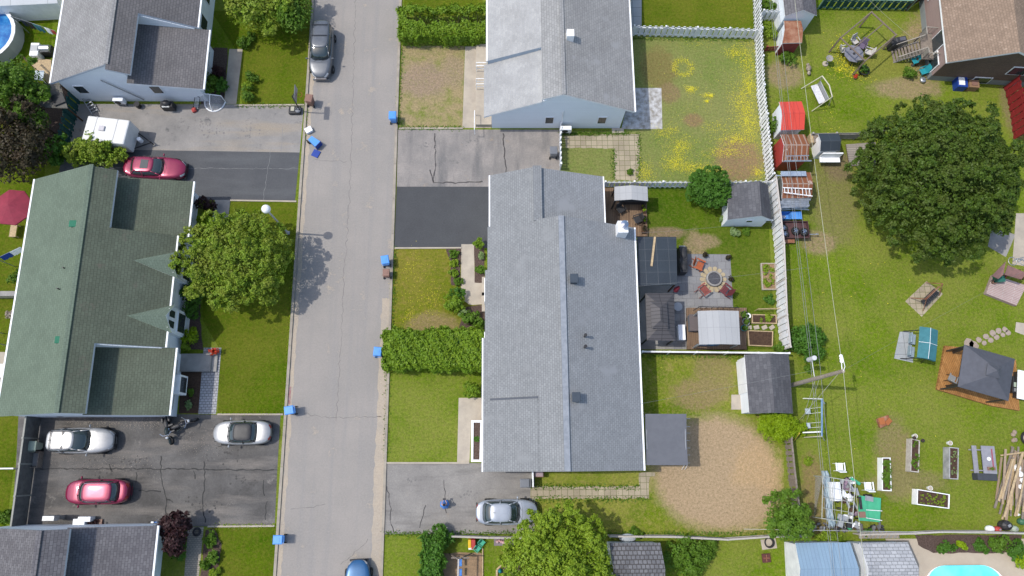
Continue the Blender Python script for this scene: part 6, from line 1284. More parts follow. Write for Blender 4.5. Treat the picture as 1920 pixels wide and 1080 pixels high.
# red umbrella
q = P(22, 388, 2.3); t = T('garden_umbrella', 'large red octagonal garden umbrella at the left edge', 'umbrella', (q.x, q.y, 0)); mb = MB(); RU = 1.5
for k in range(8):
    a, b = k*PI/4+.3, (k+1)*PI/4+.3; mb.add([(0, 0, 2.75), (RU*math.cos(a), RU*math.sin(a), 2.25), (RU*math.cos(b), RU*math.sin(b), 2.25), (RU*math.cos(b), RU*math.sin(b), 2.12), (RU*math.cos(a), RU*math.sin(a), 2.12)], [(0, 1, 2), (1, 4, 3, 2)])
mb.build('canopy', redcl, t); MB().cyl((0, 0, 0), (0, 0, 2.72), .035).build('pole', woodb, t); MB().cyl((0, 0, 0), (0, 0, .12), .3, n=16).build('base', conc2, t)
mb = MB()
for k in range(8): a = k*PI/4+.3; mb.tube([(0, 0, 2.0), (RU*.6*math.cos(a), RU*.6*math.sin(a), 2.4)], .012, 4)
mb.build('ribs', woodb, t)
t = T('patio_table', 'pale slatted bench beside the red umbrella', 'bench', P(32, 435)); MB().box((0, 0, .45), (.5, 1.1, .05)).build('seat', woodp, t)
for sx in (-.2, .2):
    for sy in (-.45, .45): MB().box((sx, sy, .21), (.06, .06, .42)).build('leg', woodp, t)
t.name = 'bench'
t = T('white_table', 'white table at the left edge below the green roof', 'table', P(-2, 695, .7)); t.location.z = 0; MB().box((0, 0, .7), (1.3, 1., .05)).build('tabletop', white, t)
for sx in (-.55, .55):
    for sy in (-.4, .4): MB().box((sx, sy, .34), (.06, .06, .68)).build('leg', white, t)
t.name = 'patio_table'
for px, py, lab in ((5, 625, 'upper white clothesline bracket beyond the green roof'), (14, 648, 'lower white clothesline bracket beyond the green roof')):
    t = T('clothes_pulley', lab, 'pulley', P(px, py)); MB().cyl((0, 0, 0), (0, 0, 2.6), .04).build('post', steel, t); MB().tube([(-.3, .1, 2.5), (.3, -.1, 2.6)], .04).build('arm', white, t)

# person on the lower driveway
q = P(834.5, 945); t = T('person', 'child in a wide bright blue dress on the lower driveway holding out both hands', 'person', q, R(90)); t.location.z = 0; SCL = .74
me = bpy.data.meshes.new('body'); V = [(0, 0, .93), (0, 0, 1.15), (.0, 0, 1.4), (.02, 0, 1.5), (.04, 0, 1.62), (.05, 0, 1.72),
     (.0, .19, 1.4), (.12, .25, 1.15), (.34, .13, 1.1), (.42, .1, 1.11), (.0, -.19, 1.4), (.12, -.25, 1.15), (.34, -.13, 1.1), (.42, -.1, 1.11),
     (0, .1, .9), (.04, .11, .5), (0, .12, .08), (.16, .13, .04), (0, -.1, .9), (-.04, -.11, .5), (-.06, -.12, .08), (.1, -.13, .04)]
E_ = [(0, 1), (1, 2), (2, 3), (3, 4), (4, 5), (2, 6), (6, 7), (7, 8), (8, 9), (2, 10), (10, 11), (11, 12), (12, 13), (0, 14), (14, 15), (15, 16), (16, 17), (0, 18), (18, 19), (19, 20), (20, 21)]
rad = [.13, .11, .13, .055, .095, .08, .06, .045, .033, .03, .06, .045, .033, .03, .09, .06, .042, .035, .09, .06, .042, .035]
for hb, s in ((9, 1), (13, -1)):        # fingers and thumb
    for k, (dy, ln_) in enumerate(((-.03, .07), (-.01, .085), (.012, .08), (.033, .06))):
        V.append((.455, s*.1+dy, 1.11)); V.append((.455+ln_, s*.1+dy*1.15, 1.085)); rad += [.01, .008]; n_ = len(V); E_ += [(hb, n_-2), (n_-2, n_-1)]
    V.append((.45, s*.1-s*.06, 1.1)); rad.append(.01); E_.append((hb, len(V)-1))
me.from_pydata([(a*SCL, b*SCL, c*SCL) for a, b, c in V], E_, []); me.update(); ob = bpy.data.objects.new('body', me); COL.objects.link(ob); ob.parent = t; me.materials.append(skin)
sk = ob.modifiers.new('skin', 'SKIN')
if not me.skin_vertices: bpy.context.view_layer.objects.active = ob; me.attributes
try:
    for i, r_ in enumerate(rad): me.skin_vertices[0].data[i].radius = (r_*SCL, r_*SCL)
    me.skin_vertices[0].data[0].use_root = True
except Exception as ex_: print('skin radii', ex_)
ss = ob.modifiers.new('smooth', 'SUBSURF'); ss.levels = 2; ss.render_levels = 2
MB().ball((.03*SCL, 0, 1.69*SCL), (.125*SCL, .11*SCL, .12*SCL), 14, 10, zmin=-.45).ball((-.07*SCL, 0, 1.6*SCL), (.07*SCL, .1*SCL, .15*SCL), 10, 8).build('hair', hairm, t, smooth=True)
mb = MB()
for s in (1, -1): mb.ball((.13*SCL, s*.035*SCL, 1.655*SCL), .014*SCL, 8, 6)
mb.build('eyes', hairm, t); MB().ball((.145*SCL, 0, 1.63*SCL), (.016*SCL, .012*SCL, .02*SCL), 8, 6).build('nose', skin, t, smooth=True)
rings = []
for z, r_, fl in ((1.42, .14, 0), (1.38, .19, 0), (1.2, .15, 0), (1.0, .16, .02), (.8, .27, .04), (.62, .37, .06), (.5, .43, .07)):
    rings.append([(r_*SCL*(1+fl*math.sin(7*a))*math.cos(a), r_*SCL*(1+fl*math.sin(7*a))*math.sin(a)*1.05, z*SCL) for a in [2*PI*i/42 for i in range(42)]])
MB().loft(rings, caps=False).build('dress', bluec, t, smooth=True)
MB().box((.5*SCL, 0, 1.12*SCL), (.14, .2, .05)).build('held_object', black, t, bevel=.02)

# ================= RIGHT-HAND YARD =================
# wooden gazebo frame with table and chairs at the top
q = P(1605, 95); t = T('open_pergola', 'wooden pergola frame without roof over the outdoor table', 'pergola frame', (q.x, q.y, 0), 0)
G4 = [P(1562, 95), P(1600, 128), P(1648, 92), P(1612, 62)]; tops = [P(1577, 70, 2.3), P(1583, 130, 2.3), P(1650, 105, 2.3), P(1645, 72, 2.3)]
base_ = [(-1.9, -1.4), (1.9, -1.4), (1.9, 1.4), (-1.9, 1.4)]; an = R(40); bs_ = [Vector((x*math.cos(an)-y*math.sin(an), x*math.sin(an)+y*math.cos(an), 0)) for x, y in base_]
pw = basic('brown_grey_post', (.2, .15, .12), (.14, .11, .09), 5, .8)
for b in bs_: MB().box((b.x, b.y, 1.1), (.12, .12, 2.2), an).build('post', pw, t)
mb = MB()
for i in range(4): mb.tube([bs_[i]+up*2.15, bs_[(i+1) % 4]+up*2.15], .06)
mb.tube([(bs_[0]+bs_[3])/2+up*2.15, (bs_[1]+bs_[2])/2+up*2.15], .05); mb.build('beam', pw, t)
t = T('outdoor_table', 'grey glass outdoor table with a dark centre hole', 'table', P(1601, 101, .7)*Vector((1, 1, 0)), R(-35)); MB().cyl((0, 0, .7), (0, 0, .74), .85, .85, 8).build('tabletop', basic('grey_table', (.2, .2, .23), (.14, .14, .16), 4, .4), t); MB().cyl((0, 0, .74), (0, 0, .76), .12).cyl((-.45, .2, .74), (-.45, .2, .78), .08).build('centrepiece', black, t)
for k in range(4): a = k*PI/2+.5; MB().cyl((.7*math.cos(a), .7*math.sin(a), 0), (.6*math.cos(a), .6*math.sin(a), .7), .025).build('leg', darkm, t)
greyc = basic('pale_sling', (.5, .48, .44), (.4, .38, .35), 8, .7)
for px, py, rot, m_, lab in ((1598, 82, -60, greyc, 'pale reclined chair at the north side of the glass table'), (1576, 99, 10, greyc, 'pale chair at the west side of the glass table'), (1624, 103, 160, greyc, 'pale reclined chair at the east side of the glass table'), (1603, 117, 95, basic('grey_sling', (.25, .24, .22), None, 6, .7), 'grey chair at the south side of the glass table'), (1612, 90, -120, basic('mauve_sling', (.14, .11, .17), None, 6, .7), 'mauve chair at the north-east side of the glass table')):
    chair(lab, px, py, R(rot), m_, group='chairs around the glass table')
tufts([((1570, 80), (1600, 125), 1), ((1565, 100), (1600, 140), 1)], 250, LF['yellow'], .35, .05)
t = T('dark_tub', 'black tub planter with plants at the corner of the pergola frame', 'planter', P(1617, 135)); MB().lathe((0, 0, 0), [(.35, 0), (.48, .35), (.4, .35), (.38, .25)], 18).build('tub', black, t); c = P(1617, 135); fastmesh('foliage', crown((c.x, c.y, .4), (.4, .4, .22), 16, 22, .14, .06), 4, LF['deep'], t)
t = T('flower_pot', 'small pot of red flowers beside the black tub planter', 'flower pot', P(1602, 147)); MB().lathe((0, 0, 0), [(.1, 0), (.15, .22), (.1, .22)], 12).build('pot', brownb, t); c = P(1602, 147); fastmesh('flowers', crown((c.x, c.y, .28), (.16, .16, .12), 9, 20, .07, .05), 4, LF['red'], t)
t = T('bird_bath', 'grey bird bath standing in the upper yard', 'bird bath', P(1547, 120)); MB().cyl((0, 0, 0), (0, 0, .08), .25, n=14).cyl((0, 0, .05), (0, 0, .8), .07, .06).build('pedestal', conc, t); MB().lathe((0, 0, .8), [(.08, 0), (.3, .08), (.3, .12), (.06, .05)], 16).build('basin', conc2, t)
t = T('stump_ornament', 'weathered stone ornament beside the canopy swing', 'ornament', P(1514, 131)); MB().ball((0, 0, .25), (.22, .28, .25), 9, 6).ball((.0, -.42, .2), (.16, .2, .16), 8, 5).ball((-.02, .38, .18), (.14, .14, .18), 8, 5).build('stone', basic('mottled_stone', (.4, .36, .28), (.14, .1, .08), 7, .9), t, smooth=True)
# garden swing without canopy
q = P(1530, 182); t = T('garden_swing', 'garden swing with white cushion and pale pipe frame', 'garden swing', (q.x, q.y, 0), R(18))
MB().box((-.05, 0, .55), (.62, 1.75, .1)).build('cushion', basic('white_cushion', (.62, .62, .64), (.5, .5, .52), 8, .8), t, bevel=.04); MB().box((.32, 0, .8), (.08, 1.75, .5)).build('backrest', greym, t, bevel=.03)
cream = basic('cream_pipe', (.55, .52, .4), None, 4, .5); mb = MB()
for s in (1, -1): mb.tube([(-.9, s*1.1, .02), (.25, s*1.0, 1.65), (.7, s*1.05, .02)], .035)
mb.tube([(.25, -1., 1.65), (.4, 0, 1.72), (.25, 1., 1.65)], .045); mb.build('frame', cream, t); MB().tube([(.25, -.8, 1.65), (.1, -.8, .6)], .012).tube([(.25, .8, 1.65), (.1, .8, .6)], .012).build('hanger', steel, t)
# covered black item near stairs
t = T('covered_grill', 'black covered barbecue at the foot of the grey wooden stair', 'barbecue', P(1684, 80, .6)*Vector((1, 1, 0)), R(10)); MB().loft([[(-.75, -.38, 0), (.75, -.38, 0), (.75, .38, 0), (-.75, .38, 0)], [(-.7, -.35, .75), (.7, -.35, .75), (.7, .35, .75), (-.7, .35, .75)], [(-.4, -.25, 1.15), (.45, -.25, 1.15), (.45, .25, 1.15), (-.4, .25, 1.15)]]).build('cover', black, t, bevel=.06); MB().box((.1, 0, 1.17), (.5, .3, .04)).build('top_panel', basic('smoke_panel', (.1, .1, .12), None, 3, .3), t)
for px, py, lab in ((1712, 118, 'teal chair beside the wooden stair landing'), (1727, 138, 'teal chair against the wall below the landing')): chair(lab, px, py, R(200), tealp, frame=tealp)
t = T('metal_pot', 'round grey pot at the corner of the brown house', 'pot', P(1728, 152)); MB().lathe((0, 0, 0), [(.15, 0), (.27, .2), (.22, .3), (.05, .3)], 16).build('bowl', steel, t, smooth=True)
t = T('leaning_plank', 'brown plank leaning against the stair landing', 'plank', P(1712, 120)); MB().box((.3, .35, .65), (1.9, .2, .05), R(48), 0, 0, R(-35)).build('board', woodb, t)
t = T('blue_frame_box', 'blue and white framed box against the brown house wall', 'box', P(1800, 157, .4)*Vector((1, 1, 0)), rz6); MB().box((0, 0, .4), (.85, 1., .8)).build('case', blued, t, bevel=.04); MB().box((-.1, 0, .82), (.5, .7, .03)).build('lid', white, t)
t = T('cardboard_box', 'brown open box beside the blue framed box', 'box', P(1823, 160, .4)*Vector((1, 1, 0)), rz6); MB().box((0, 0, .35), (.85, .7, .7)).build('case', basic('cardboard', (.26, .16, .09), None, 4, .8), t, bevel=.02); MB().box((.0, .0, .73), (.5, .4, .05)).build('lid', brownb, t)
# side structure right of the brown house
t, c = shed('tan-roofed lean-to at the far right of the brown house', [(1912, 120), (1990, 100), (1980, -30), (1898, -20)], 2.9, 3.1, 'y', sh_br, sidingb, name='lean_to')
# plank platform at big tree
t = T('plank_platform', 'grey plank platform under the edge of the huge round maple', 'platform', P(1605, 285)); p_ = pts([(1585, 272), (1640, 268), (1640, 312), (1592, 312)]); MB().prism(p_, .06, .16).build('boards', bricky('grey_boards', (.36, .33, .29), (.3, .27, .24), (.1, .09, .08), 3., .16, .015, 'XY', nz=.2), t, True); MB().prism([Vector(v_)*1 for v_ in p_], .0, .06).build('frame', woodb, t, True)
# paver pad with slatted swing bench
sheet('paver_pad', [(1697, 565), (1737, 527), (1768, 551), (1728, 594)], .012, slabs)
q = P(1737, 560); t = T('swing_bench', 'dark slatted bench with rusty pipe frame on the small paver pad', 'bench', (q.x, q.y, 0), R(40)); mb = MB()
for i in range(9): mb.box((-.72+i*.18, 0, .5), (.14, .55, .03))
for i in range(3): mb.box((0, -.2+i*.2, .525), (1.65, .03, .02))
mb.build('slats', black, t); mb = MB(); mb.tube([(-.95, -.5, 0), (-.95, .3, 1.5), (.95, .3, 1.5), (.95, -.5, 0)], .03).tube([(-.95, .9, 0), (-.95, .3, 1.5)], .03).tube([(.95, .9, 0), (.95, .3, 1.5)], .03).tube([(-.8, .3, 1.1), (.8, .3, 1.1)], .02); mb.build('frame', rust, t)
for s in (-.75, .75): MB().tube([(s, 0, .5), (s, .3, 1.5)], .012).build('hanger', steel, t)
# teal canopy swing
sheet('paver_pad', [(1687, 622), (1706, 622), (1712, 680), (1676, 672)], .012, slabg)
q = P(1705, 650); t = T('canopy_swing', 'two-seat swing with teal fabric canopy', 'garden swing', (q.x, q.y, 0), R(-13)); cv = [(-.25, -1.15, 1.95), (.62, -1.2, 2.0), (1.02, -1.12, 1.85), (1.02, 1.12, 1.85), (.62, 1.2, 2.), (-.25, 1.15, 1.95)]
MB().add([(-.35, -1.2, 1.85), (.35, -1.2, 2.1), (1.05, -1.2, 1.85), (-.35, 0, 1.9), (.35, 0, 2.16), (1.05, 0, 1.9), (-.35, 1.2, 1.85), (.35, 1.2, 2.1), (1.05, 1.2, 1.85)], [(0, 1, 4, 3), (1, 2, 5, 4), (3, 4, 7, 6), (4, 5, 8, 7)]).build('canopy', tealf, t); MB().add([(-.35, -1.2, 1.83), (.35, -1.2, 2.08), (1.05, -1.2, 1.83), (1.05, -1.2, 1.6), (.35, -1.2, 1.85), (-.35, -1.2, 1.6)], [(0, 1, 4, 5), (1, 2, 3, 4)]).add([(1.05, -1.2, 1.83), (1.05, 1.2, 1.83), (1.05, 1.2, 1.6), (1.05, -1.2, 1.6)], [(0, 1, 2, 3)]).build('valance', tealf, t)
mb = MB(); mb.tube([(-.35, 0, 1.93), (.35, 0, 2.19), (1.05, 0, 1.93)], .015).tube([(.35, -1.2, 2.12), (.35, 0, 2.18), (.35, 1.2, 2.12)], .015); mb.build('seam', white, t)
mb = MB()
for s in (1, -1): mb.tube([(-.6, s*1.1, 0), (.3, s*1.1, 1.95), (1., s*1.1, 0)], .035)
mb.build('frame', darkm, t)
for s in (1, -1): MB().box((-.1, s*.5, .5), (.5, .8, .1)).build('seat', basic('blue_grey_seat', (.25, .32, .38), None, 4, .7), t, bevel=.03); MB().box((-.38, s*.5, .78), (.08, .8, .45)).build('backrest', MAT['blue_grey_seat'], t, bevel=.03)
# big dark gazebo with orange deck
sheetd('wooden_deck', 'orange-stained wooden deck under the large dark gazebo', [(1772, 648), (1812, 652), (1905, 675), (1912, 770), (1860, 761), (1757, 730)], .25, woodo, .24)
t, m_, c = canopy('gazebo', 'large dark slate gazebo with hip roof on the orange deck', 'gazebo', [(1796, 725), (1891, 752), (1903, 673), (1808, 646)], 2.6, 3.5, 'y', tarp, black, hip=.42)
cc = (c[0]+c[1]+c[2]+c[3])/4; q = cc-m_
ca = [P(1853, 690, 3.5)]; mb = MB(); e = .95; v4 = [cc.lerp(k, .27) for k in c]
for k in v4: k.z = 3.42
ap = Vector((cc.x, cc.y, 3.8)); MB().slab([v4[0], v4[1], ap], .04, 0, 0).slab([v4[1], v4[2], ap], .04, 0, 0).slab([v4[2], v4[3], ap], .04, 0, 0).slab([v4[3], v4[0], ap], .04, 0, 0).build('upper_roof', tarp, t, True)
for px, py, e_ in ((1787, 660, (1808, 652)), (1775, 725, (1796, 722))): a, b = P(px, py, .3), P(*e_, 2.4); MB().box((a+b)/2, ((b-a).length, .25, .12), math.atan2((b-a).y, (b-a).x), 0, 0, -math.asin((b.z-a.z)/(b-a).length)).build('curtain', black, t, True)
chair('grey folding chair at the corner of the orange deck', 1778, 712, R(60), greym, .25)
t = T('buffet_table', 'white-topped long table right of the large dark gazebo', 'table', P(1917, 722, .8)*Vector((1, 1, 0)), R(-12)); MB().box((0, 0, .82), (.8, 2.2, .06)).build('tabletop', white, t); MB().box((0, 0, .4), (.7, 2., .78)).build('cabinet', black, t)
t = T('cooler_box', 'dark crate with green tray beside the white-topped table', 'crate', P(1901, 722, .4)*Vector((1, 1, 0)), R(-12)); MB().box((0, 0, .3), (.45, 1.3, .6)).build('case', darkm, t, bevel=.03); MB().box((0, 0, .62), (.3, .35, .05)).build('tray', lightg, t); MB().box((0, -.4, .62), (.25, .25, .06)).build('lid', greym, t)
# stepping stones
k = 0
for i, (px, py) in enumerate([(1835, 637), (1845, 643), (1848, 631), (1857, 638), (1861, 625), (1868, 632), (1872, 620), (1880, 628), (1884, 618), (1890, 624), (1825, 648), (1816, 644)]):
    c = P(px, py); n_ = 7; mb = MB(); r_ = random.uniform(.2, .27) if i < 10 else .42; mb.prism([(r_*random.uniform(.85, 1.1)*math.cos(a), r_*random.uniform(.85, 1.1)*math.sin(a)) for a in [2*PI*j/n_ for j in range(n_)]], 0, .035)
    o = mb.build('stepping_stone', basic('pinkish_stone', (.36, .29, .24), (.28, .23, .19), 5, .9)); o.location = c; tag(o, 'pinkish flat stone in the curving path to the large dark gazebo', 'stepping stone', 'stepping stones leading to the dark gazebo')
sheet('path', [(1905, 604), (1935, 608), (1930, 632), (1903, 622)], .012, conc)
# pink deck with shelter at right edge
sheetd('wooden_deck', 'faded pinkish deck at the right edge of the yard', [(1849, 550), (1862, 515), (1925, 535), (1906, 573)], .35, bricky('pink_deck', (.42, .3, .28), (.36, .25, .24), (.5, .45, .42), 1.6, .14, .02, 'XY', rot=R(22), nz=.2), .34)
pinkr = basic('faded_red_roof', (.22, .12, .11), (.17, .1, .09), 3, .8)
t = T('deck_awning', 'faded red lean-to roof over the pinkish deck', 'awning', P(1885, 510)); MB().slab([P(1860, 517, 1.9), P(1886, 490, 2.3), P(1881, 515, 1.9), P(1872, 523, 1.7)], .06, 0, 0).slab([P(1890, 497, 2.2), P(1925, 512, 2.2), P(1915, 524, 1.8), P(1884, 515, 1.8)], .06, 0, 0).build('canopy_roof', pinkr, t, True)
for px, py in ((1866, 522), (1884, 517), (1912, 524)): q = P(px, py); MB().bx(q.x-.05, q.x+.05, q.y-.05, q.y+.05, 0, 1.75).build('post', woodb, t, True)
t = T('green_crate', 'dark green crate on the pinkish deck', 'crate', P(1868, 523, .4)); MB().box((0, 0, .25), (.6, .7, .5)).build('case', gloss('dkgreen', (.02, .12, .09), .5), t, bevel=.03); MB().box((0, 0, .52), (.64, .74, .05)).build('lid', MAT['dkgreen'], t)
for px, py, lab in ((1861, 530, 'small terracotta pot at the corner of the pinkish deck'), (1880, 518, 'red pot by the post of the pinkish deck')): t = T('plant_pot', lab, 'plant pot', P(px, py, .35)); MB().lathe((0, 0, 0), [(.1, 0), (.17, .28), (.12, .28), (.1, .2)], 12).build('pot', brownb if px < 1870 else redp, t); MB().cyl((0, 0, .02), (0, 0, .22), .12).build('soil', soil, t)
t = T('bicycle', 'loose grey bicycle frame on the concrete walk by the pinkish deck', 'bicycle', P(1908, 490)); t.name = 'bicycle'
for x in (-.45, .45): MB().lathe((x, 0, .06), [(.3, 0), (.33, .02), (.36, 0), (.33, -.02), (.3, 0)], 18).build('wheel', greym, t)
MB().tube([(-.45, 0, .1), (-.1, .2, .12), (.35, .15, .12), (.45, 0, .1)], .03).tube([(-.1, .2, .12), (0, -.05, .1), (.35, .15, .12)], .03).build('frame', steel, t)
# rusty fire bowl
t = T('rusty_stove', 'rusty iron fire box lying on the lawn', 'fire box', P(1654, 791), R(20)); MB().loft([[(-.45, -.3, 0), (.5, -.35, 0), (.55, .3, 0), (-.4, .35, 0)], [(-.5, -.35, .35), (.4, -.3, .3), (.5, .35, .4), (-.35, .4, .35)]]).build('shell', rust, t, bevel=.04); MB().box((.25, -.1, .42), (.5, .35, .05), .4, 0, .2).box((-.2, .1, .4), (.4, .5, .04), -.3, 0, -.15).build('flap', basic('orange_rust', (.36, .12, .04), None, 4, .7), t)
# white planter beds in the open yard
def wbed(label, px, plants, m_=white, h=.7):
    t = bed(label, px, h, m_, soil, plants, wall=.06); t['group'] = 'raised planters on the big lawn'; return t
wbed('tall white planter box full of green leaves', [(1654, 920), (1672, 921), (1670, 858), (1654, 858)], (40, .13, 'shrub'))
wbed('weathered pale planter box with mostly bare soil and leaves on top', [(1707, 884), (1723, 886), (1725, 826), (1709, 822)], (10, .14, 'shrub'), basic('greyish_white', (.5, .47, .42), (.38, .34, .3), 4, .7))
wbed('grey-sided planter box with small pale sprouts', [(1780, 898), (1797, 899), (1798, 840), (1780, 838)], (22, .06, 'varieg'), basic('grey_side', (.24, .24, .25), (.4, .4, .4), 2, .7), .8)
wbed('long white-ended planter box lying across with yellow-green sprouts', [(1719, 946), (1780, 954), (1781, 927), (1720, 917)], (55, .06, 'lime'))
for px, py, lab in ((1777, 831, 'white bucket at the head of the grey-sided planter'), (1712, 818, 'white bucket at the head of the weathered pale planter'), (1740, 915, 'small white bucket behind the long planter')):
    t = T('bucket', lab, 'bucket', P(px, py), 0); MB().lathe((0, 0, 0), [(.12, 0), (.17, .34), (.15, .34), (.11, .05)], 14).build('pail', white, t); MB().cyl((0, 0, .3), (0, 0, .32), .15).build('soil', conc, t)
for px, py, lab in ((1712, 821, 'black pot on the corner of the weathered pale planter'), (1728, 826, 'black pot at the east corner of the weathered pale planter')): t = T('plant_pot', lab, 'plant pot', P(px, py, .7)); MB().lathe((0, 0, 0), [(.08, 0), (.13, .2), (.09, .2), (.07, .1)], 12).build('pot', black, t); MB().cyl((0, 0, .02), (0, 0, .15), .09).build('soil', soil, t)
for px, py, lab in ((1569, 876, 'white plastic chair above the cluttered wire cage'), (1622, 912, 'white plastic chair above the green sheet trailer')): chair(lab, px, py, R(90), white, frame=white, name='plastic_chair')
# picnic table
q = P(1846, 867, .7); t = T('picnic_table', 'grey picnic table with one bench and a dark skirt', 'picnic table', (q.x+.1, q.y, 0), R(-3)); gt = basic('grey_tabletop', (.26, .26, .29), (.22, .22, .25), 4, .6)
MB().box((.22, .2, .74), (1.0, 2.0, .06)).build('tabletop', gt, t); MB().box((-.62, .2, .45), (.35, 2.0, .05)).build('bench_seat', gt, t); MB().box((0, -1.05, .38), (1.45, .5, .7)).build('dark_skirt', basic('slate_cover', (.05, .055, .065), None, 4, .7), t, bevel=.03)
for sy in (-.6, .9): MB().tube([(-.75, sy, 0), (-.1, sy, .7)], .05).tube([(.85, sy, 0), (.25, sy, .7)], .05).tube([(-.7, sy, .4), (.7, sy, .4)], .04).build('leg', gt, t)
MB().box((.48, .35, .775), (.1, 1.3, .01)).build('red_ribbon', basic('dull_red', (.3, .08, .1), None, 4, .7), t)
q2 = (q.x+.1, q.y); t = T('planter_tray', 'small tray of plants on the grey picnic table', 'plant tray', (q2[0]+.25, q2[1]-.45, .77)); MB().box((0, 0, .06), (.55, .25, .12)).build('tray', brownb, t); fastmesh('seedlings', crown((q2[0]+.25, q2[1]-.45, .9), (.25, .1, .06), 10, 16, .05, .04), 4, LF['shrub'], t)
t = T('paper_plate', 'white plate on the grey picnic table', 'plate', (q2[0]+.2, q2[1]+.25, .77)); t = tag(MB().lathe((0, 0, 0), [(.005, .015), (.1, .015), (.14, .03), (.14, .035), (.1, .02), (.005, .02)], 16).build('paper_plate', white), 'white plate on the grey picnic table', 'plate'); t.location = (q2[0]+.2, q2[1]+.25, .77); bpy.data.objects.remove(bpy.data.objects['paper_plate']) if bpy.data.objects['paper_plate'].type == 'EMPTY' else None; t.name = 'paper_plate'
# rocks
t = T('rock_heap', 'small heap of pale rocks on the lawn at upper right of the picnic table', 'rocks', P(1898, 818)); mb = MB()
for i in range(6): mb.ball((random.uniform(-.35, .35), random.uniform(-.35, .35), .08), (random.uniform(.14, .25), random.uniform(.12, .2), .13), 7, 5)
mb.build('stones', basic('tan_rock', (.35, .27, .2), (.22, .17, .13), 8, .9), t)
# lumber pile
q = P(1895, 905); t = T('lumber_pile', 'loose pile of old grey planks and pale boards at the right edge', 'lumber pile', (q.x, q.y, 0)); mats_ = [woodg, woodp, basic('mid_timber', (.34, .25, .17), (.26, .2, .15), 5, .8)]; mb = MB()
for i in range(34):
    L_ = random.uniform(2.6, 5.2); a = R(70+random.uniform(-9, 9)); mb.box((random.uniform(-.9, 1.1), random.uniform(-.5, .5), .08+.02*i), (L_, random.uniform(.1, .2), .05), a, random.choice((0, 0, 1, 2)), 0, random.uniform(-.02, .02))
mb.build('planks', mats_, t); a, b = P(1876, 854, .5), P(1935, 846, .5); MB().box((a+b)/2, ((b-a).length, .1, .06), math.atan2((b-a).y, (b-a).x)).build('long_board', woodp, t, True)
q = P(1918, 905, .4); t = T('white_sacks', 'crumpled white sacks at the right edge beside the lumber pile', 'sacks', (q.x, q.y, 0)); mb = MB()
for i in range(6): mb.ball((random.uniform(-.2, .5), -1.2+i*.45, .25), (random.uniform(.25, .4), .3, .22), 8, 6)
mb.build('bags', white, t)
t = T('tractor_tyre', 'old tyre with stone ring at the right edge', 'tyre', P(1925, 822)); MB().lathe((0, 0, .12), [(.35, 0), (.45, .1), (.55, 0), (.45, -.1), (.35, 0)], 18).build('tread', tyre, t, smooth=True); MB().cyl((0, 0, 0), (0, 0, .12), .33, n=14).build('fill', conc, t)
# junk by the curved fence at right
for px, py, m_, r_, lab, nm_, ct in ((1858, 992, white, .3, 'crumpled white sheet by the curved grey fence', 'white_sheet', 'sheet'), (1885, 985, black, .45, 'black covered machine by the curved grey fence', 'covered_machine', 'machine'), (1872, 993, redp, .28, 'red container in front of the black covered machine', 'red_container', 'container'), (1903, 992, lightg, .3, 'pale green tub beside the black covered machine', 'green_tub', 'tub'), (1918, 978, greenb, .3, 'dark green tub at the right edge', 'green_tub', 'tub'), (1912, 965, white, .14, 'small white bucket tipped near the right edge', 'bucket', 'bucket')):
    t = T(nm_, lab, ct, P(px, py, .3)*Vector((1, 1, 0))); MB().loft([[(r_*math.cos(a)*k, r_*math.sin(a)*.8*k, z_*r_) for a in [2*PI*i/9+.2*j for i in range(9)]] for j, (k, z_) in enumerate(((1, 0), (1.1, .6), (.9, 1.2), (.4, 1.5)))]).build('shell', m_, t, bevel=.03); MB().box((.05, 0, r_*1.52), (r_*.5, r_*.4, .05), .4).build('lid', greym if m_ is not white else pvc, t)
# wire cage greenhouse with clutter
q = P(1571, 938); t = T('wire_cage', 'pale pipe cage frame over a heap of clutter', 'cage', (q.x, q.y, 0)); fr = [P(1543, 893, 1.6), P(1604, 903, 1.6), P(1598, 981, 1.6), P(1541, 972, 1.6)]; cp = basic('cage_pipe', (.45, .46, .42), (.35, .37, .34), 5, .5); mb = MB()
for i in range(4): mb.tube([fr[i], fr[(i+1) % 4]], .03); mb.tube([fr[i], (fr[i].x, fr[i].y, 0)], .03)
for k in (.25, .5, .75): mb.tube([fr[0].lerp(fr[3], k), fr[1].lerp(fr[2], k)], .018)
for k in (.33, .62, .85): mb.tube([fr[0].lerp(fr[1], k), fr[3].lerp(fr[2], k)], .022)
mb.build('frame', cp, t, True)
MB().add([(fr[0].x, fr[0].y, 1.58), (fr[0].x+.05, fr[0].y, 1.58), (fr[3].x+.05, fr[3].y, .4), (fr[3].x, fr[3].y, .4), (fr[0].x+.1, fr[0].y, .05), (fr[3].x+.1, fr[3].y, .05)], [(0, 3, 5, 4)]).build('side_netting', nm, t, True)
def place(px, py, z=0): return P(px, py, z)
a, b = P(1564, 908, .5), P(1562, 935, .5); t = T('storage_box', 'tall white box lying inside the wire cage', 'box', (a.x, (a.y+b.y)/2, 0)); MB().box((0, 0, .35), (.75, 1.35, .7)).build('case', white, t, bevel=.04); MB().box((0, 0, .72), (.7, 1.3, .04)).build('lid', pvc, t)
t = T('clutter_heap', 'mixed heap of bags, boards and dark plastic inside the wire cage', 'clutter', P(1585, 940)); mb = MB()
cl_ = [white, black, basic('grey_bag', (.3, .32, .34), None, 5, .6), basic('purplish', (.3, .2, .26), (.12, .1, .12), 9, .7), woodb, greent]
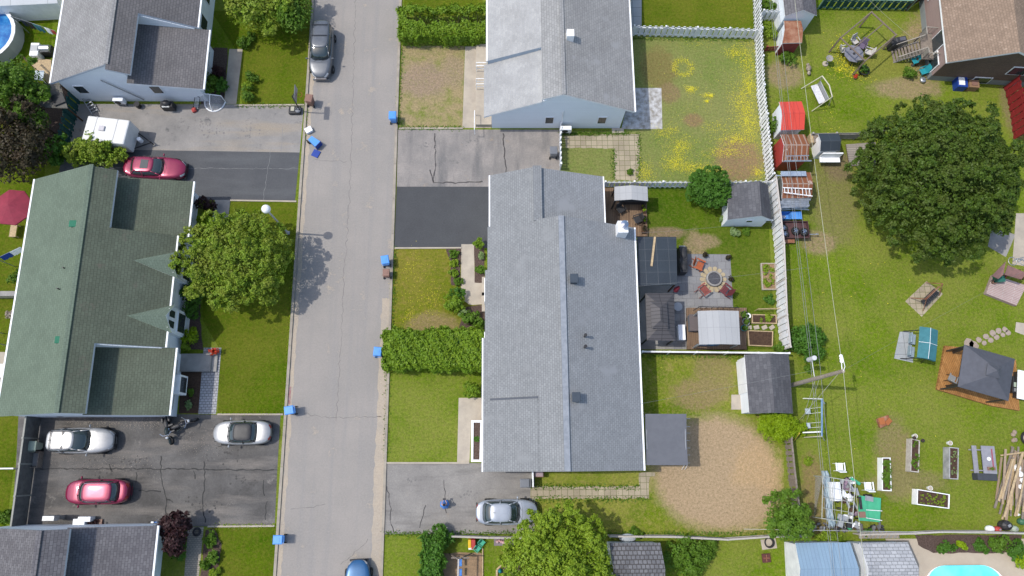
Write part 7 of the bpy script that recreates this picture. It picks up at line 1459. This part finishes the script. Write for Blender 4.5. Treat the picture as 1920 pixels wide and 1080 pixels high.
for i in range(46):
    x, y = random.uniform(-.9, .75), random.uniform(-1.9, 1.5); m2 = random.choice((0, 0, 1, 1, 2, 2, 3, 4, 5))
    if random.random() < .5: mb.ball((x, y, random.uniform(.15, .4)), (random.uniform(.12, .28), random.uniform(.12, .3), random.uniform(.1, .25)), 7, 5, m2)
    else: mb.box((x, y, random.uniform(.1, .5)), (random.uniform(.1, .9), random.uniform(.08, .35), random.uniform(.04, .3)), random.uniform(0, 3), m2)
mb.build('items', cl_, t); tag(t, None, None)
t = T('blue_tarp', 'crumpled blue-grey tarpaulin along the side of the wire cage', 'tarpaulin', P(1550, 935)); mb = MB(); n1, n2 = 6, 14
mb.add([(-.25+.5*i/n1+.04*math.sin(j*2.1), -2+4*j/n2, .3+.12*math.sin(i*2+j*1.3)) for j in range(n2+1) for i in range(n1+1)], [(j*(n1+1)+i, j*(n1+1)+i+1, (j+1)*(n1+1)+i+1, (j+1)*(n1+1)+i) for j in range(n2) for i in range(n1)]); o = mb.build('sheet', basic('blue_grey_tarp', (.22, .3, .36), (.3, .38, .42), 5, .4), t, smooth=True); o.modifiers.new('thickness', 'SOLIDIFY').thickness = .03
t = T('debris_pile', 'dark grey debris strip along the fence below the wire cage', 'debris', P(1580, 988)); mb = MB()
for i in range(70): x = random.uniform(-3.1, 2.9); mb.box((x, random.uniform(-.25, .25), random.uniform(.05, .3)), (random.uniform(.1, .5), random.uniform(.08, .25), random.uniform(.05, .2)), random.uniform(0, 3), random.choice((0, 0, 1, 1, 2, 3)), random.uniform(-.5, .5))
mb.build('scraps', [black, basic('stone_grey', (.16, .16, .16), (.09, .09, .09), 6, .9), greym, woodb], t)
# green sheet on trailer
c = [P(1610, 976, .7), P(1650, 979, .7), P(1652, 934, .7), P(1611, 929, .7)]; m_ = sum(c, Vector())/4; t = T('green_trailer', 'flat trailer bed covered by a green painted sheet', 'trailer', (m_.x, m_.y, 0)); MB().slab(c, .06, 0, 0).build('green_sheet', greent, t, True)
for k in c: q = k.lerp(m_, .15); MB().bx(q.x-.05, q.x+.05, q.y-.05, q.y+.05, 0, .64).build('leg', darkm, t, True)
for px, py in ((1628, 929), (1642, 939)): q = P(px, py, .5); w_ = MB().cyl((q.x-.3, q.y, .4), (q.x+.3, q.y, .4), .09); w_.build('roller', tyre, t, True)
q = P(1617, 965, .75); MB().box((q.x, q.y, .74), (.45, .42, .08)).build('brown_box', brownb, t, True); q = P(1613.5, 943, .75); MB().box((q.x, q.y, .73), (.2, .9, .06)).build('dark_tray', black, t, True); q = P(1630, 935, .75); MB().box((q.x, q.y, .73), (.6, .35, .04), -.2).build('grey_cloth', greym, t, True)
mb = MB(); mb.tube([P(1624, 956, .9), P(1654, 958, .9)], .025).tube([P(1624, 971, .9), P(1654, 976, .9)], .025); mb.build('white_rod', white, t, True)
# blue play set (swings)
q = P(1540, 785); t = T('swing_set', 'blue-framed metal swing set with pale angled legs beside the wires', 'swing set', (q.x, q.y, 0)); pb = basic('swing_blue', (.16, .27, .42), None, 4, .4); a, b = P(1541, 748, 2.1), P(1541, 818, 2.1)
MB().tube([a, b], .07, 10).build('top_beam', pb, t, True)
for (e, fx, fy) in ((a, 1506, 747), (a, 1548, 757), (b, 1508, 820), (b, 1550, 826)):
    g_ = P(fx, fy); g_.z = 0; g_ = Vector((min(max(g_.x, e.x-1.1), e.x+1.1), g_.y if abs(g_.y-e.y) < .8 else e.y, 0)); MB().tube([e, g_], .04, 8).build('leg', white if e.y > q.y else cream, t, True)
for k in (.22, .36, .62, .75):
    p_ = a.lerp(b, k); MB().tube([p_, (p_.x-.35, p_.y, .5)], .015, 5).build('chain', white, t, True)
for k in (.29, .685): p_ = a.lerp(b, k); MB().box((p_.x-.37, p_.y, .5), (.4, .42, .1)).build('seat', basic('pale_blue_seat', (.4, .47, .52), None, 4, .5), t, True, bevel=.03)
p_ = a.lerp(b, .88); MB().tube([p_, (p_.x-.9, p_.y, .9)], .05, 8).build('glider_arm', white, t, True)
# lower middle yard: play area
q = P(862, 1062); t = T('play_swing', 'wooden swing frame with two blue seats on the sand', 'swing set', (q.x, q.y, 0)); a, b = P(860, 1048, 2.2), P(858, 1120, 2.2); MB().tube([a, b], .06, 8).build('top_beam', basic('pale_beam', (.45, .42, .4), None, 4, .7), t, True); l0_, l1_ = P(846, 1046, 1.8), P(880, 1046, 1.8)
MB().tube([(a.x-.8, a.y+.1, 0), (a.x-.1, a.y, 2.1)], .05).tube([(a.x+.8, a.y+.1, 0), (a.x+.1, a.y, 2.1)], .05).tube([l0_, l1_], .05).build('end_frame', woodg, t, True)
for py in (1058, 1077): p_ = P(862, py, 1.5); MB().tube([(a.x, p_.y-.2, 2.2), (p_.x, p_.y-.2, .6)], .012, 4).tube([(a.x, p_.y+.2, 2.2), (p_.x, p_.y+.2, .6)], .012, 4).build('chain', steel, t, True); MB().box((p_.x+.02, p_.y, .6), (.18, .5, .05)).build('seat', bluec, t, True, bevel=.02)
MB().bx(P(904, 1040).x, P(904, 1040).x+.08, P(904, 1090).y, P(904, 1028).y, 0, .12).build('sand_edging', woodp)
tag(bpy.data.objects['sand_edging'], 'timber board edging the sandy play area', 'edging')
t = T('toy_slide', 'red and yellow plastic toy slide by the low wooden fence', 'toy slide', P(885, 1018)); MB().box((-.15, .05, .35), (.22, .6, .5), 0, 0, .3).build('yellow_side', basic('yellow_toy', (.7, .45, .03), None, 4, .4), t, bevel=.04); MB().box((.12, .0, .35), (.3, .7, .5), 0, 0, .3).build('red_side', redp, t, bevel=.05); MB().box((0, -.35, .06), (.5, .2, .1)).build('foot', white, t, bevel=.03)
for px, py, lab in ((903, 1017, 'green toy chair nearer the low wooden fence'), (895, 1028, 'green toy chair further from the low wooden fence')): t = chair(lab, px, py, R(-40), basic('toy_green', (.05, .35, .22), None, 4, .4), frame=MAT['toy_green'], name='toy_chair'); t.scale = (.65, .65, .65)
t = T('pink_toy_box', 'pinkish toy heap on a grey mat by the low fence', 'toys', P(943, 1016)); mb = MB(); mb.box((.1, 0, .03), (1.5, .5, .05), 0, 1)
for i in range(7): mb.ball((-.4+.15*i, random.uniform(-.1, .1), .15), random.uniform(.08, .15), 8, 6, 0)
mb.build('toys', [basic('pink_toys', (.45, .2, .22), (.5, .4, .4), 9, .6), basic('mauve_mat', (.2, .17, .19), None, 4, .8)], t)
t = T('teal_ornament', 'small teal ornament inside the bottom garden bed', 'ornament', P(938, 1070)); MB().lathe((0, 0, 0), [(.1, 0), (.16, .15), (.06, .3), (.1, .42), (.01, .5)], 12).build('figure', tealp, t, smooth=True)
sheet('garden_soil', [(940, 1082), (940, 1068), (955, 1054), (975, 1054), (975, 1090)], .012, mulch, .04)
t = T('rust_plate', 'square rusty grate on the lawn left of the blue-roofed shed', 'grate', P(1436, 1046)); MB().box((0, 0, .08), (.62, .62, .1), .05).build('plate', basic('rust_dark', (.11, .035, .03), (.07, .03, .025), 5, .8), t, bevel=.02); MB().box((0, 0, .14), (.45, .04, .03)).box((0, 0, .14), (.04, .45, .03)).build('bars', rust, t)
t = T('basin', 'dark round basin on a stone slab near the small garden tree', 'basin', P(1441, 1017)); MB().lathe((0, 0, 0), [(.3, 0), (.38, .2), (.3, .2), (.25, .05)], 18).build('bowl', darkm, t); MB().box((0, -.1, .02), (1.1, .7, .05), .1).build('slab', conc, t)
t = T('round_tub', 'round pale lid behind the slate shed at the fence', 'lid', P(1178, 1009, .5)); MB().ball((0, 0, .0), (.65, .3, .12), 16, 6).build('lid', basic('pale_blue_lid', (.42, .46, .5), None, 4, .5), t, smooth=True); t.location.z = .3; MB().box((0, 0, -.15), (.8, .35, .25)).build('tub', greym, t)
a, b = P(1614, 1005, .8), P(1690, 1007, .8); t = T('timber_rack', 'low timber rack with leaning rods behind the pale shed', 'rack', ((a.x+b.x)/2, a.y, 0)); MB().box((0, 0, .5), ((b-a).length, .4, .05)).box((0, .25, .8), ((b-a).length, .06, .06)).build('shelf', conc2, t); mb = MB()
for i in range(9): mb.tube([(-1.3+i*.32, -.2, .55), (-1.15+i*.32, .25, .85)], .018)
mb.build('rods', woodp, t)
# in-ground pool
pc = P(1812, 1100); t = T('swimming_pool', 'turquoise in-ground pool with rounded corners at the bottom right', 'swimming pool', (pc.x, pc.y, 0)); x0, x1 = P(1732, 1080).x, P(1881, 1080).x; hx = (x1-x0)/2; cx = (x0+x1)/2; yT = P(1800, 1059.5).y
def rr_(w_, h_, r_, n=8):
    out = []
    for k, (sx, sy) in enumerate(((1, 1), (-1, 1), (-1, -1), (1, -1))):
        for i in range(n+1): a = k*PI/2+i*PI/2/n; out.append((cx+sx*(w_-r_)+r_*math.cos(a), yT-h_+sy*(h_-r_)+r_*math.sin(a)))
    return out
o_, i_ = rr_(hx+.12, 4.12, 1.7), rr_(hx-.1, 3.9, 1.5); n = len(o_)
MB().add([(x, y, .02) for x, y in o_]+[(x, y, .1) for x, y in o_]+[(x, y-.0, .1) for x, y in i_]+[(x, y, .02) for x, y in i_], [(k*n+i, k*n+(i+1) % n, (k+1)*n+(i+1) % n, (k+1)*n+i) for k in range(3) for i in range(n)]).build('coping', white, t, True, recalc=True)
pw_, nt, bs = newmat('turquoise_water'); co = coords(nt); nt.links.new(mix(nt, noise(nt, co, .5, 3), (.1, .62, .72), (.2, .72, .76)), bs.inputs['Base Color']); bs.inputs['Roughness'].default_value = .06; bs.inputs['Specular IOR Level'].default_value = .4; bump(nt, bs, noise(nt, co, 2.5, 3), .15, .04)
MB().prism(i_, .015, .06).build('pool_water', pw_, t, True)
# kerb red paint mark, manholes
mb = MB(); a, b = P(542, 725), P(539, 758); mb.bx(a.x-.05, a.x+.18, b.y, a.y, .008, .012); tag(mb.build('road_marking', basic('faded_red_mark', (.32, .13, .12), (.3, .26, .25), 5, .8, var=.3)), kind='structure')
